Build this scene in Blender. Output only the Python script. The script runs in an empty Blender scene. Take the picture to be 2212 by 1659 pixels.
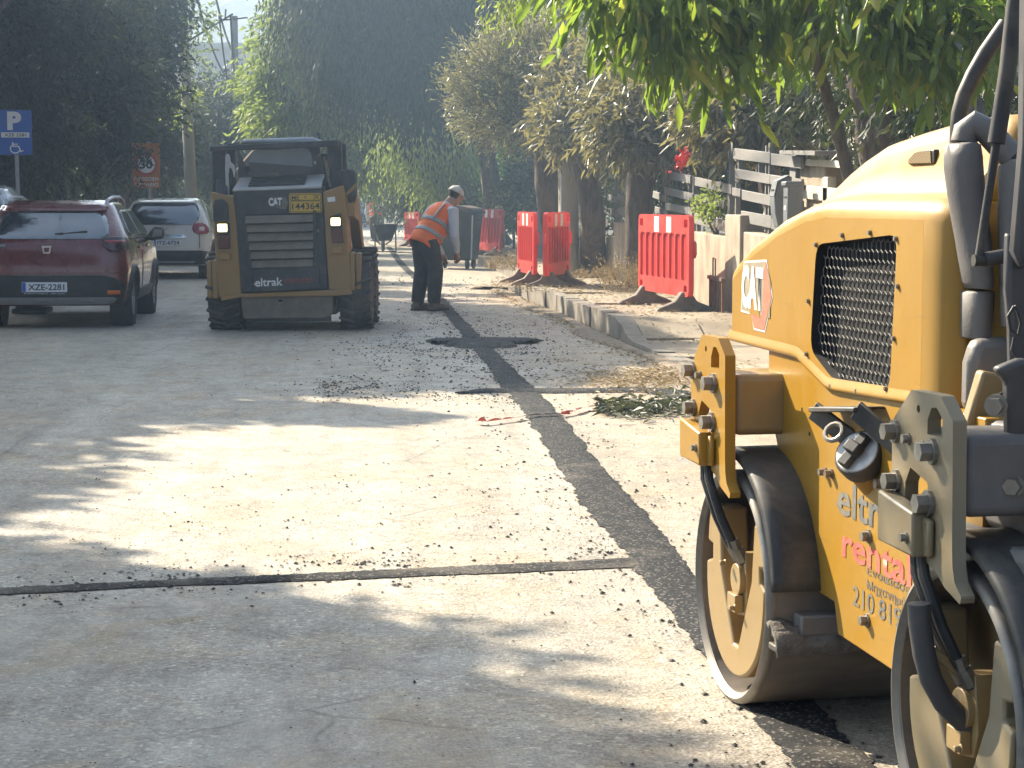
import bpy, bmesh, math, random
import numpy as np
from mathutils import Vector, Matrix, noise as mnoise
R_ = math.radians
random.seed(7); rng = np.random.default_rng(11)
scene = bpy.context.scene
COL = scene.collection

# ------------------------------------------------------------------ camera
FPX, CU, CV = 4400.0, 1106.0, 829.5           # measured on the photograph (2212 px wide view)
CAM = np.array([0.0, 0.0, 1.4])
YAW = math.atan(306 / FPX); PIT = math.atan(399.5 / FPX)
cam_d = bpy.data.cameras.new('camera'); cam = bpy.data.objects.new('camera', cam_d); COL.objects.link(cam)
cam.location = CAM; cam.rotation_euler = (math.pi / 2 - PIT, 0, -YAW)
cam_d.sensor_width = 36; cam_d.lens = 36 * FPX / 2212; cam_d.clip_start = .1; cam_d.clip_end = 2000
scene.camera = cam
# ------------------------------------------------------------------ sky, sun, exposure
SUN_AZ, SUN_EL = R_(-40), R_(35)
world = bpy.data.worlds.new('World'); scene.world = world; world.use_nodes = True
wn = world.node_tree.nodes; wl = world.node_tree.links
bg = wn['Background']; sky = wn.new('ShaderNodeTexSky'); sky.sky_type = 'NISHITA'; sky.sun_disc = False
sky.sun_elevation = SUN_EL; sky.sun_rotation = SUN_AZ; sky.air_density = .9; sky.dust_density = 3.5; sky.ozone_density = .4
wl.new(sky.outputs[0], bg.inputs[0]); bg.inputs[1].default_value = .06
sun_d = bpy.data.lights.new('sun', 'SUN'); sun_d.energy = 5.0; sun_d.angle = R_(.53); sun_d.color = (1.0, .885, .70)
sun = bpy.data.objects.new('sun', sun_d); COL.objects.link(sun)
SUNV = np.array([math.sin(SUN_AZ) * math.cos(SUN_EL), math.cos(SUN_AZ) * math.cos(SUN_EL), math.sin(SUN_EL)])
sun.rotation_euler = Vector(SUNV).to_track_quat('Z', 'Y').to_euler()
sun.location = (-20, 20, 30)
vs = scene.view_settings; vs.view_transform = 'Standard'; vs.look = 'None'; vs.gamma = 1; vs.use_curve_mapping = False
vs.exposure = 2.15
scene.render.engine = 'CYCLES'
cy = scene.cycles
cy.use_denoising = True; cy.max_bounces = 6; cy.diffuse_bounces = 3; cy.glossy_bounces = 3; cy.transmission_bounces = 4
cy.volume_bounces = 0; cy.transparent_max_bounces = 8; cy.caustics_reflective = False; cy.caustics_refractive = False
cy.sample_clamp_indirect = 6

# ------------------------------------------------------------------ measuring helpers: a pixel of the photo as a point of the place
_fw = np.array([math.sin(YAW) * math.cos(PIT), math.cos(YAW) * math.cos(PIT), -math.sin(PIT)])
_rt = np.array([math.cos(YAW), -math.sin(YAW), 0.0]); _up = np.cross(_rt, _fw)
def ray(u, v): return _fw + _rt * ((u - CU) / FPX) - _up * ((v - CV) / FPX)
def G(u, v, z=0.0):
    r = ray(u, v); return CAM + r * ((z - CAM[2]) / r[2])
def AY(u, v, y):
    r = ray(u, v); return CAM + r * (y / r[1])
def AX(u, v, x):
    r = ray(u, v); return CAM + r * (x / r[0])

# ------------------------------------------------------------------ materials
def new_mat(name):
    m = bpy.data.materials.new(name); m.use_nodes = True
    nt = m.node_tree; return m, nt, nt.nodes['Principled BSDF']
def N(nt, t, **kw):
    n = nt.nodes.new(t)
    for k, v in kw.items():
        if isinstance(k, str) and hasattr(n, k): setattr(n, k, v)
    return n
def ramp(nt, src, stops):
    r = nt.nodes.new('ShaderNodeValToRGB'); e = r.color_ramp.elements
    e[0].position, e[1].position = stops[0][0], stops[-1][0]
    for s in stops[1:-1]: e.new(s[0])
    for el, s in zip(e, stops):
        c = s[1]; el.color = (c, c, c, 1) if not hasattr(c, '__len__') else (*c, 1)
    nt.links.new(src, r.inputs[0]); return r.outputs[0]
def noise_tex(nt, scale, detail=4, rough=.55, vec=None, dist=0):
    n = nt.nodes.new('ShaderNodeTexNoise'); n.inputs['Scale'].default_value = scale
    n.inputs['Detail'].default_value = detail; n.inputs['Roughness'].default_value = rough; n.inputs['Distortion'].default_value = dist
    if vec is not None: nt.links.new(vec, n.inputs['Vector'])
    return n.outputs[0]
def mixc(nt, fac, a, b, mode='MIX'):
    m = nt.nodes.new('ShaderNodeMix'); m.data_type = 'RGBA'; m.blend_type = mode
    for s, val in ((m.inputs[0], fac), (m.inputs[6], a), (m.inputs[7], b)):
        if hasattr(val, 'is_linked'): nt.links.new(val, s)
        elif hasattr(val, '__len__'): s.default_value = (*val, 1)
        else: s.default_value = val
    return m.outputs[2]
def coords(nt, kind='Object', scale=None):
    t = nt.nodes.new('ShaderNodeTexCoord'); o = t.outputs[kind]
    if scale:
        mp = nt.nodes.new('ShaderNodeMapping'); mp.inputs['Scale'].default_value = scale
        nt.links.new(o, mp.inputs[0]); o = mp.outputs[0]
    return o
def bump(nt, bsdf, h, strength=.4, dist=.01, prev=None):
    b = nt.nodes.new('ShaderNodeBump'); b.inputs['Strength'].default_value = strength; b.inputs['Distance'].default_value = dist
    nt.links.new(h, b.inputs['Height'])
    if prev is not None: nt.links.new(prev, b.inputs['Normal'])
    nt.links.new(b.outputs[0], bsdf.inputs['Normal']); return b.outputs[0]
def mat(name, col, rough=.6, metal=0, var=.12, vscale=6, dirt=None, dfac=.5, dscale=3, bscale=None, bstr=.3, bdist=.01, coat=0, spec=None, stretch=None):
    """a plain coloured surface with a little unevenness, worn-in dust or dirt, and relief"""
    m, nt, b = new_mat(name)
    vec = coords(nt, 'Object', stretch)
    n1 = noise_tex(nt, vscale, 5, .6, vec)
    lo = tuple(c * (1 - var) for c in col); hi = tuple(min(1, c * (1 + var)) for c in col)
    c = ramp(nt, n1, [(.3, lo), (.7, hi)])
    if dirt:
        n2 = noise_tex(nt, dscale, 8, .68, vec, .4)
        f = ramp(nt, n2, [(.42, 0.0), (.72, dfac)])
        c = mixc(nt, f, c, dirt)
    nt.links.new(c, b.inputs['Base Color'])
    n3 = noise_tex(nt, vscale * 2.3, 4, .6, vec)
    nt.links.new(ramp(nt, n3, [(.3, max(.03, rough - .1)), (.7, min(1, rough + .12))]), b.inputs['Roughness'])
    b.inputs['Metallic'].default_value = metal
    if coat: b.inputs['Coat Weight'].default_value = coat; b.inputs['Coat Roughness'].default_value = .06
    if spec is not None: b.inputs['Specular IOR Level'].default_value = spec
    if bscale:
        bump(nt, b, noise_tex(nt, bscale, 6, .65, vec), bstr, bdist)
    return m
def leaf_mat(name, c1, c2, c3=None, trans=.35, rough=.45, spec=.4, tcol=None):
    m, nt, b = new_mat(name)
    g = nt.nodes.new('ShaderNodeNewGeometry')
    st = [(0, c1), (.75 if c3 else 1, c2)] + ([(1, c3)] if c3 else [])
    c = ramp(nt, g.outputs['Random Per Island'], st)
    nt.links.new(c, b.inputs['Base Color']); b.inputs['Roughness'].default_value = rough
    b.inputs['Specular IOR Level'].default_value = spec
    t = nt.nodes.new('ShaderNodeBsdfTranslucent'); tc = mixc(nt, .5, c, tcol or c2)
    nt.links.new(mixc(nt, 1.0, tc, (1.7, 1.7, 1.2), 'MULTIPLY'), t.inputs[0])
    ms = nt.nodes.new('ShaderNodeMixShader'); ms.inputs[0].default_value = trans
    nt.links.new(b.outputs[0], ms.inputs[1]); nt.links.new(t.outputs[0], ms.inputs[2])
    nt.links.new(ms.outputs[0], nt.nodes['Material Output'].inputs[0]); return m

# ------------------------------------------------------------------ objects
def tag(o, label=None, cat=None, group=None, kind=None):
    if label: o['label'] = label
    if cat: o['category'] = cat
    if group: o['group'] = group
    if kind: o['kind'] = kind
    return o
def empty(name, loc=(0, 0, 0), rz=0.0, label=None, cat=None, group=None, kind=None):
    o = bpy.data.objects.new(name, None); COL.objects.link(o); o.location = tuple(loc); o.rotation_euler = (0, 0, rz)
    o.empty_display_size = .2
    return tag(o, label, cat, group, kind)
def link(name, me, m=None, parent=None):
    o = bpy.data.objects.new(name, me); COL.objects.link(o)
    if m is not None and not len(me.materials): me.materials.append(m)
    if parent is not None: o.parent = parent
    return o
def mesh_np(name, V, F, mats=None, smooth=True, fmat=None):
    """V (n,3); F (m,k) all faces of the same size, or a list of lists"""
    me = bpy.data.meshes.new(name)
    V = np.asarray(V, dtype=np.float32)
    if isinstance(F, np.ndarray):
        m, k = F.shape
        me.vertices.add(len(V)); me.vertices.foreach_set('co', V.ravel())
        me.loops.add(m * k); me.loops.foreach_set('vertex_index', F.astype(np.int32).ravel())
        me.polygons.add(m); me.polygons.foreach_set('loop_start', np.arange(0, m * k, k, dtype=np.int32))
        me.polygons.foreach_set('loop_total', np.full(m, k, dtype=np.int32))
    else:
        me.from_pydata([tuple(map(float, v)) for v in V], [], F)
    if mats is not None:
        for mm in (mats if isinstance(mats, (list, tuple)) else [mats]): me.materials.append(mm)
    if fmat is not None: me.polygons.foreach_set('material_index', np.asarray(fmat, dtype=np.int32))
    me.polygons.foreach_set('use_smooth', np.full(len(me.polygons), bool(smooth)))
    me.update(calc_edges=True); me.validate(); return me
def copy_tree(o, parent=None):
    c = o.copy(); COL.objects.link(c)
    if parent is not None: c.parent = parent
    for ch in list(o.children): copy_tree(ch, c)
    return c

class MB:
    """collects shapes that form ONE mesh object"""
    def __init__(s): s.v = []; s.f = []
    def add(s, V, F):
        b = len(s.v); s.v += [tuple(map(float, p)) for p in V]; s.f += [[i + b for i in f] for f in F]; return s
    def box(s, x0, x1, y0, y1, z0, z1, M=None):
        V = [(x0, y0, z0), (x1, y0, z0), (x1, y1, z0), (x0, y1, z0), (x0, y0, z1), (x1, y0, z1), (x1, y1, z1), (x0, y1, z1)]
        if M is not None: V = [tuple(M @ Vector(p)) for p in V]
        return s.add(V, [(0, 3, 2, 1), (4, 5, 6, 7), (0, 1, 5, 4), (1, 2, 6, 5), (2, 3, 7, 6), (3, 0, 4, 7)])
    def bar(s, a, b, w, h, upv=(0, 0, 1)):
        a = Vector(a); b = Vector(b); d = (b - a); L = d.length; d.normalize(); x = d.cross(Vector(upv))
        if x.length < 1e-4: x = d.cross(Vector((0, 1, 0)))
        x.normalize(); z = x.cross(d)
        M = Matrix((x, d, z)).transposed().to_4x4(); M.translation = a
        return s.box(-w / 2, w / 2, 0, L, -h / 2, h / 2, M)
    def prism(s, poly, d0, d1, axis='x', M=None):
        """poly of 2D points; axis x: (y,z), axis y: (x,z), axis z: (x,y)"""
        n = len(poly)
        def p3(q, d): return {'x': (d, q[0], q[1]), 'y': (q[0], d, q[1]), 'z': (q[0], q[1], d)}[axis]
        V = [p3(q, d0) for q in poly] + [p3(q, d1) for q in poly]
        if M is not None: V = [tuple(M @ Vector(p)) for p in V]
        return s.add(V, [list(range(n))[::-1], [i + n for i in range(n)]] + [(i, (i + 1) % n, (i + 1) % n + n, i + n) for i in range(n)])
    def plate(s, outer, holes, d0, d1, axis='x'):
        """a plate with holes: outline and hole outlines as 2D polygons, triangulated through bmesh"""
        bm = bmesh.new()
        def p3(q, d): return {'x': (d, q[0], q[1]), 'y': (q[0], d, q[1]), 'z': (q[0], q[1], d)}[axis]
        es = []
        for loop in [outer] + holes:
            vs_ = [bm.verts.new(p3(q, d0)) for q in loop]
            es += [bm.edges.new((vs_[i], vs_[(i + 1) % len(vs_)])) for i in range(len(vs_))]
        bmesh.ops.triangle_fill(bm, use_beauty=True, use_dissolve=False, edges=es)
        bm.verts.index_update()
        V = [tuple(v.co) for v in bm.verts]; F = [[v.index for v in f.verts] for f in bm.faces]; bm.free()
        k = {'x': 0, 'y': 1, 'z': 2}[axis]
        V2 = [tuple(d1 if i == k else c for i, c in enumerate(p)) for p in V]
        s.add(V, F); s.add(V2, [f[::-1] for f in F])
        for loop in [outer] + holes:
            n = len(loop); s.add([p3(q, d0) for q in loop] + [p3(q, d1) for q in loop], [(i, (i + 1) % n, (i + 1) % n + n, i + n) for i in range(n)])
        return s
    def tube(s, pts, r, n=10, caps=True, flat=1.0):
        pts = [Vector(p) for p in pts]; m = len(pts)
        rs = r if hasattr(r, '__len__') else [r] * m
        V = []; F = []; prev = None
        for i, p in enumerate(pts):
            t = (pts[min(i + 1, m - 1)] - pts[max(i - 1, 0)]).normalized()
            if prev is None:
                x = t.cross(Vector((0, 0, 1)));  x = x if x.length > .05 else t.cross(Vector((0, 1, 0)))
            else: x = prev - t * prev.dot(t)
            x.normalize(); prev = x; y = t.cross(x)
            for k in range(n):
                a = 2 * math.pi * k / n; V.append(p + (x * math.cos(a) + y * math.sin(a) * flat) * rs[i])
        for i in range(m - 1):
            for k in range(n): F.append((i * n + k, i * n + (k + 1) % n, (i + 1) * n + (k + 1) % n, (i + 1) * n + k))
        if caps: F += [list(range(n))[::-1], [(m - 1) * n + k for k in range(n)]]
        return s.add(V, F)
    def lathe(s, prof, o, axis=(1, 0, 0), n=32, arc=None):
        """prof: list of (radius, along); o origin; axis direction"""
        a = Vector(axis).normalized(); x = a.orthogonal().normalized(); y = a.cross(x); o = Vector(o)
        V = []; F = []; m = len(prof)
        for r, d in prof:
            for k in range(n):
                t = 2 * math.pi * k / n; V.append(o + a * d + (x * math.cos(t) + y * math.sin(t)) * r)
        for i in range(m - 1):
            for k in range(n): F.append((i * n + k, i * n + (k + 1) % n, (i + 1) * n + (k + 1) % n, (i + 1) * n + k))
        return s.add(V, F)
    def cyl(s, a, b, r, n=16): return s.tube([a, b], r, n)
    def bolt(s, p, axis, r=.012, h=.012):
        p = Vector(p); a = Vector(axis).normalized()
        return s.tube([p, p + a * h * .4], r * 1.35, 10).tube([p + a * h * .4, p + a * h * 1.5], r, 6)
    def grid(s, rows, close=False):
        m, n = len(rows), len(rows[0]); V = [p for r in rows for p in r]; F = []
        for i in range(m - 1):
            for k in range(n if close else n - 1): F.append((i * n + k, i * n + (k + 1) % n, (i + 1) * n + (k + 1) % n, (i + 1) * n + k))
        return s.add(V, F)
    def build(s, name, m, parent=None, bevel=0, smooth=True, angle=35, seg=2, subsurf=0, label=None, solid=0, loc=None):
        me = bpy.data.meshes.new(name); me.from_pydata(s.v, [], s.f)
        bm = bmesh.new(); bm.from_mesh(me); bmesh.ops.recalc_face_normals(bm, faces=bm.faces); bm.to_mesh(me); bm.free()
        for mm in (m if isinstance(m, (list, tuple)) else [m]): me.materials.append(mm)
        if smooth:
            me.polygons.foreach_set('use_smooth', np.full(len(me.polygons), True)); me.set_sharp_from_angle(angle=R_(angle))
        o = link(name, me, None, parent)
        if loc is not None: o.location = tuple(loc)
        if solid:
            md = o.modifiers.new('solid', 'SOLIDIFY'); md.thickness = solid; md.offset = 0
        if subsurf:
            md = o.modifiers.new('sub', 'SUBSURF'); md.levels = md.render_levels = subsurf
        if bevel:
            md = o.modifiers.new('bevel', 'BEVEL'); md.width = bevel; md.segments = seg; md.limit_method = 'ANGLE'; md.angle_limit = R_(30); md.harden_normals = False
        if label: o['label'] = label
        return o
def place(o, p, rz=0.0):
    o.location = tuple(p); o.rotation_euler = (0, 0, rz); return o
def rrect(x0, x1, y0, y1, r, n=5):
    P = []
    for cx, cy_, a0 in ((x1 - r, y1 - r, 0), (x0 + r, y1 - r, 90), (x0 + r, y0 + r, 180), (x1 - r, y0 + r, 270)):
        for i in range(n + 1):
            a = R_(a0 + 90 * i / n); P.append((cx + r * math.cos(a), cy_ + r * math.sin(a)))
    return P
def round_poly(P, r, n=4):
    out = []; m = len(P)
    for i in range(m):
        a, b, c = np.array(P[i - 1], float), np.array(P[i], float), np.array(P[(i + 1) % m], float)
        d1 = (a - b) / np.linalg.norm(a - b); d2 = (c - b) / np.linalg.norm(c - b); p, q = b + d1 * r, b + d2 * r
        for t in np.linspace(0, 1, n + 1): out.append(tuple((1 - t) ** 2 * p + 2 * t * (1 - t) * b + t * t * q))
    return out
def text(name, s, m, parent, o, xd, yd, height=None, width=None, depth=.002, bold=0.0, shear=0.0, align='LEFT', space=1.0):
    """flat lettering as a thin mesh: o = lower left corner (or centre), xd/yd = directions of writing and of up"""
    cu = bpy.data.curves.new(name, 'FONT'); cu.body = s; cu.size = 1; cu.extrude = 0; cu.offset = bold; cu.shear = shear; cu.space_character = space
    cu.resolution_u = 3
    to = bpy.data.objects.new(name, cu); COL.objects.link(to)
    dg = bpy.context.evaluated_depsgraph_get(); dg.update()
    me = bpy.data.meshes.new_from_object(to.evaluated_get(dg)); bpy.data.objects.remove(to); bpy.data.curves.remove(cu)
    n = len(me.vertices); co = np.zeros(n * 3, dtype=np.float32); me.vertices.foreach_get('co', co); co = co.reshape(-1, 3)
    mn, mx = co.min(0), co.max(0)
    sx = sy = 1.0
    if height: sy = height / (mx[1] - mn[1]); sx = sy
    if width: sx = width / (mx[0] - mn[0]); sy = sy if height else sx
    p = (co - mn) * np.array([sx, sy, 1]); w = (mx - mn) * np.array([sx, sy, 1])
    if align == 'CENTER': p = p - np.array([w[0] / 2, w[1] / 2, 0])
    xd = np.array(Vector(xd).normalized()); yd = np.array(Vector(yd).normalized()); zd = np.cross(xd, yd)
    q = np.array(o, dtype=float) + p[:, :1] * xd + p[:, 1:2] * yd + zd * depth
    me.vertices.foreach_set('co', q.astype(np.float32).ravel()); me.materials.clear(); me.materials.append(m); me.update()
    ob = link(name, me, None, parent); return ob
# ================================================================== SETTING: ground, road, pavement
def road_material():
    m, nt, b = new_mat('dusty_asphalt'); vec = coords(nt, 'Object')
    st = coords(nt, 'Object', (1.0, .30, 1))
    big = ramp(nt, noise_tex(nt, .55, 7, .66, st, .5), [(.34, (.225, .195, .155)), (.5, (.315, .276, .218)), (.66, (.40, .352, .275))])
    trail = ramp(nt, noise_tex(nt, 2.3, 6, .65, coords(nt, 'Object', (1, .07, 1)), .3), [(.44, 0.0), (.62, .6)])
    c = mixc(nt, trail, big, (.42, .38, .315))
    dust = ramp(nt, noise_tex(nt, 1.5, 10, .74, vec, 1.0), [(.50, 0.0), (.64, .8)])
    c = mixc(nt, dust, c, (.36, .28, .18))
    sx = nt.nodes.new('ShaderNodeSeparateXYZ'); nt.links.new(vec, sx.inputs[0]); mr = nt.nodes.new('ShaderNodeMapRange'); mr.inputs[1].default_value = .9; mr.inputs[2].default_value = 2.0; nt.links.new(sx.outputs[0], mr.inputs[0])
    brown = ramp(nt, noise_tex(nt, 2.4, 8, .7, vec, .6), [(.36, .12), (.62, .85)])
    c = mixc(nt, mixc(nt, 1.0, mr.outputs[0], brown, 'MULTIPLY'), c, (.36, .27, .17))
    # fine aggregate: every stone its own tone
    vo = nt.nodes.new('ShaderNodeTexVoronoi'); vo.inputs['Scale'].default_value = 85; nt.links.new(vec, vo.inputs['Vector'])
    sp = nt.nodes.new('ShaderNodeSeparateColor'); nt.links.new(vo.outputs['Color'], sp.inputs[0])
    grain = ramp(nt, sp.outputs[0], [(0, .60), (.5, .98), (.9, 1.18), (1, 1.75)])
    pm = ramp(nt, noise_tex(nt, 1.1, 7, .7, vec, .4), [(.36, .35), (.60, 1.0)])
    c = mixc(nt, pm, c, mixc(nt, 1.0, c, grain, 'MULTIPLY'))
    blot = ramp(nt, noise_tex(nt, 6.5, 10, .78, coords(nt, 'Object', (1, .6, 1)), .6), [(.36, .72), (.52, 1.0), (.7, 1.14)])
    c = mixc(nt, 1.0, c, blot, 'MULTIPLY')
    wet = ramp(nt, noise_tex(nt, 1.9, 10, .76, vec, 1.6), [(.585, 0.0), (.64, .55)])
    c = mixc(nt, wet, c, (.135, .118, .098))
    # hairline cracks
    wv = mixc(nt, .12, vec, noise_col(nt, 3.0, vec)); cr = nt.nodes.new('ShaderNodeTexVoronoi'); cr.feature = 'DISTANCE_TO_EDGE'; cr.inputs['Scale'].default_value = .62; nt.links.new(wv, cr.inputs['Vector'])
    ck = ramp(nt, cr.outputs['Distance'], [(0, 1.0), (.006, .0), (1, 0)])
    cm = ramp(nt, noise_tex(nt, .7, 4, .6, vec), [(.50, 0.0), (.58, .65)])
    c = mixc(nt, mixc(nt, 1.0, ck, cm, 'MULTIPLY'), c, (.09, .08, .068))
    nt.links.new(c, b.inputs['Base Color'])
    nt.links.new(ramp(nt, noise_tex(nt, 2.0, 5, .6, vec), [(.35, .58), (.65, .9)]), b.inputs['Roughness'])
    b1 = bump(nt, b, vo.outputs['Distance'], .5, .006)
    bump(nt, b, noise_tex(nt, 7, 9, .74, vec), .45, .016, b1)
    return m
def noise_col(nt, scale, vec):
    n = nt.nodes.new('ShaderNodeTexNoise'); n.inputs['Scale'].default_value = scale; n.inputs['Detail'].default_value = 6; nt.links.new(vec, n.inputs['Vector']); return n.outputs['Color']
M_road = road_material()
M_soil = mat('garden_soil', (.10, .085, .06), .95, var=.3, vscale=3, bscale=14, bstr=.6, bdist=.05)
M_conc = mat('pavement_concrete', (.30, .25, .18), .92, var=.22, vscale=2.2, dirt=(.165, .12, .075), dfac=.85, dscale=2.4, bscale=45, bstr=.5, bdist=.006)
M_kerb = mat('kerb_concrete', (.23, .20, .16), .9, var=.22, vscale=5, dirt=(.125, .095, .065), dfac=.8, dscale=4, bscale=35, bstr=.5, bdist=.008)
def patch_material(dusty=.30, name='fresh_asphalt'):
    m, nt, b = new_mat(name); vec = coords(nt, 'Object')
    c = ramp(nt, noise_tex(nt, 150, 3, .8, vec), [(.3, .010), (.52, .026), (.70, .075)])
    d = ramp(nt, noise_tex(nt, 2.6, 7, .65, vec, .6), [(.42 if dusty > .5 else .55, 0.0), (.70, dusty)])
    c = mixc(nt, d, c, (.26, .22, .175))
    gl = nt.nodes.new('ShaderNodeTexVoronoi'); gl.inputs['Scale'].default_value = 120; nt.links.new(vec, gl.inputs['Vector']); gs = nt.nodes.new('ShaderNodeSeparateColor'); nt.links.new(gl.outputs['Color'], gs.inputs[0])
    c = mixc(nt, ramp(nt, gs.outputs[1], [(.86, 0.0), (.9, .7)]), c, (.22, .20, .18))
    nt.links.new(c, b.inputs['Base Color']); b.inputs['Roughness'].default_value = .8; b.inputs['Specular IOR Level'].default_value = .12
    bump(nt, b, noise_tex(nt, 170, 3, .75, vec), .8, .006); return m
M_patch = patch_material(); M_patch2 = patch_material(.62, 'dusty_asphalt_fill')
M_crumb = mat('asphalt_grit', (.045, .041, .037), .85, var=.35, vscale=30)

# one big sheet of terrain below everything, rising into the hill at the end of the street
def terrain():
    xs = np.concatenate([np.linspace(-420, -60, 40), np.linspace(-50, 50, 21), np.linspace(60, 420, 40)])
    ys = np.concatenate([np.linspace(-60, 120, 19), np.linspace(130, 420, 60)])
    V = []
    for y in ys:
        for x in xs:
            z = -.012
            if y > 120:
                t = min(1, (y - 120) / 260.0); t = t * t * (3 - 2 * t)
                z += t * (64 + 11 * mnoise.noise(Vector((x * .008, y * .01, 3))) + 4 * mnoise.noise(Vector((x * .04, y * .04, 1))))
            V.append((x, y, z))
    nx = len(xs); F = np.array([(i * nx + k, i * nx + k + 1, (i + 1) * nx + k + 1, (i + 1) * nx + k) for i in range(len(ys) - 1) for k in range(nx - 1)])
    m, nt, b = new_mat('scrub_ground'); vec = coords(nt, 'Object')
    c = ramp(nt, noise_tex(nt, .22, 9, .75, vec, .5), [(.38, (.055, .06, .035)), (.52, (.12, .115, .065)), (.66, (.24, .20, .13))])
    near = ramp(nt, noise_tex(nt, 4, 6, .7, vec), [(.35, (.06, .05, .035)), (.65, (.15, .12, .085))])
    sep = nt.nodes.new('ShaderNodeSeparateXYZ'); nt.links.new(vec, sep.inputs[0])
    f = nt.nodes.new('ShaderNodeMapRange'); f.inputs[1].default_value = 90; f.inputs[2].default_value = 130; nt.links.new(sep.outputs[1], f.inputs[0])
    nt.links.new(mixc(nt, f.outputs[0], near, c), b.inputs['Base Color']); b.inputs['Roughness'].default_value = .95
    bump(nt, b, noise_tex(nt, .8, 8, .7, vec), .7, .6)
    tag(link('ground', mesh_np('ground', V, F, m)), 'bare earth and scrub rising to a hazy hill beyond the street', kind='structure')
terrain()
def kx(y): return 2.48 - (y - 19.5) * .037            # the kerb line, moving in with distance
def road():
    rows = []
    for y in np.concatenate([np.linspace(-6, 40, 47), np.linspace(45, 118, 16)]):
        o = -.012 * y
        rows.append([(-4.75 + o * .4, y, 0), (-1.5 + o, y, 0), (1.2 + o, y, 0), (6.2, y, 0)])
    mb = MB().grid(rows); o = mb.build('road', M_road, smooth=False); tag(o, 'dusty pale asphalt street with a freshly filled trench', kind='structure')
road()

# ------------------------------------------------------------------ asphalt filling of the trench and its side cuts
TR = [(1718, 1883, 1659), (1600, 1760, 1500), (1480, 1610, 1370), (1365, 1480, 1215), (1265, 1385, 1100), (1198, 1292, 1000), (1140, 1215, 900), (1098, 1166, 850), (1058, 1112, 800),
      (1010, 1052, 740), (962, 990, 680), (945, 966, 650), (905, 925, 615), (868, 884, 580), (852, 866, 560), (832, 842, 530), (818, 826, 505)]
tl = np.array([G(a, v)[:2] for a, b, v in TR]); tr_ = np.array([G(b, v)[:2] for a, b, v in TR])
def trench_at(y):
    return np.interp(y, tl[:, 1], tl[:, 0]), np.interp(y, tr_[:, 1], tr_[:, 0])
def strip(name, cent, width, step, label, z0=.004, zc=.012, seed=0, m=None, rough=1.0):
    """an irregular ribbon of asphalt: cent = polyline, width per point"""
    cent = np.array(cent, float); seg = np.r_[0, np.cumsum(np.hypot(*np.diff(cent, axis=0).T))]
    s = np.arange(0, seg[-1], step); P = np.c_[np.interp(s, seg, cent[:, 0]), np.interp(s, seg, cent[:, 1])]; W = np.interp(s, seg, width)
    T = np.gradient(P, axis=0); T /= np.linalg.norm(T, axis=1)[:, None]; Nn = np.c_[-T[:, 1], T[:, 0]]
    rows = []
    for i in range(len(s)):
        e = [mnoise.fractal(Vector((s[i] * 2.2, seed + k * 9.1, 0)), 1, 2, 5) * .026 * rough + mnoise.noise(Vector((s[i] * 26, seed + k * 5.3, 4))) * .022 * (1 + (rough - 1) * .5) for k in (0, 1)]
        wl = max(.004, W[i] / 2 + e[0] * min(1, W[i] * 5)); wr = max(.004, W[i] / 2 + e[1] * min(1, W[i] * 5)); row = []
        for k in range(9):
            t = k / 8; q = P[i] + Nn[i] * (-wl + (wl + wr) * t)
            h = z0 if k in (0, 8) else z0 + (zc - z0) * (1 - (2 * t - 1) ** 4) + .005 * mnoise.noise(Vector((q[0] * 45, q[1] * 45, seed)))
            row.append((q[0], q[1], max(h, .0035)))
        rows.append(row)
    o = MB().grid(rows).build(name, m or M_patch, angle=80); return tag(o, label, kind='structure')
ys = np.r_[np.linspace(3.2, 60, 60)]
tc = [((trench_at(y)[0] + trench_at(y)[1]) / 2, y) for y in ys]; tw = [trench_at(y)[1] - trench_at(y)[0] for y in ys]
strip('asphalt_trench', tc, tw, .03, 'long dark asphalt strip filling the trench along the street', seed=1)
A_ = [G(u, v)[:2] for u, v in ((-260, 1290), (0, 1279), (350, 1262), (700, 1247), (1050, 1232), (1390, 1216))]
strip('asphalt_side_cut', A_, [.10, .13, .11, .15, .17, .19], .02, 'thin asphalt strip crossing the road in the foreground', z0=.004, zc=.010, seed=20, m=M_patch2)
B_ = [G(u, v)[:2] for u, v in ((985, 852), (1060, 846), (1110, 846), (1250, 846), (1380, 843), (1440, 848), (1500, 862))]
strip('asphalt_side_cut', B_, [.03, .20, .26, .30, .28, .36, .18], .02, 'asphalt strip crossing towards the pavement beside the dry leaves', z0=.005, zc=.02, seed=40, rough=2.5)
C_ = [G(u, v)[:2] for u, v in ((938, 744), (985, 741), (1040, 742), (1095, 741), (1140, 744))]
strip('asphalt_side_cut', C_, [.1, 1.0, 1.3, 1.0, .1], .02, 'short wide asphalt patch across the trench near the worker', z0=.005, zc=.04, seed=60, rough=7)

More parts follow.
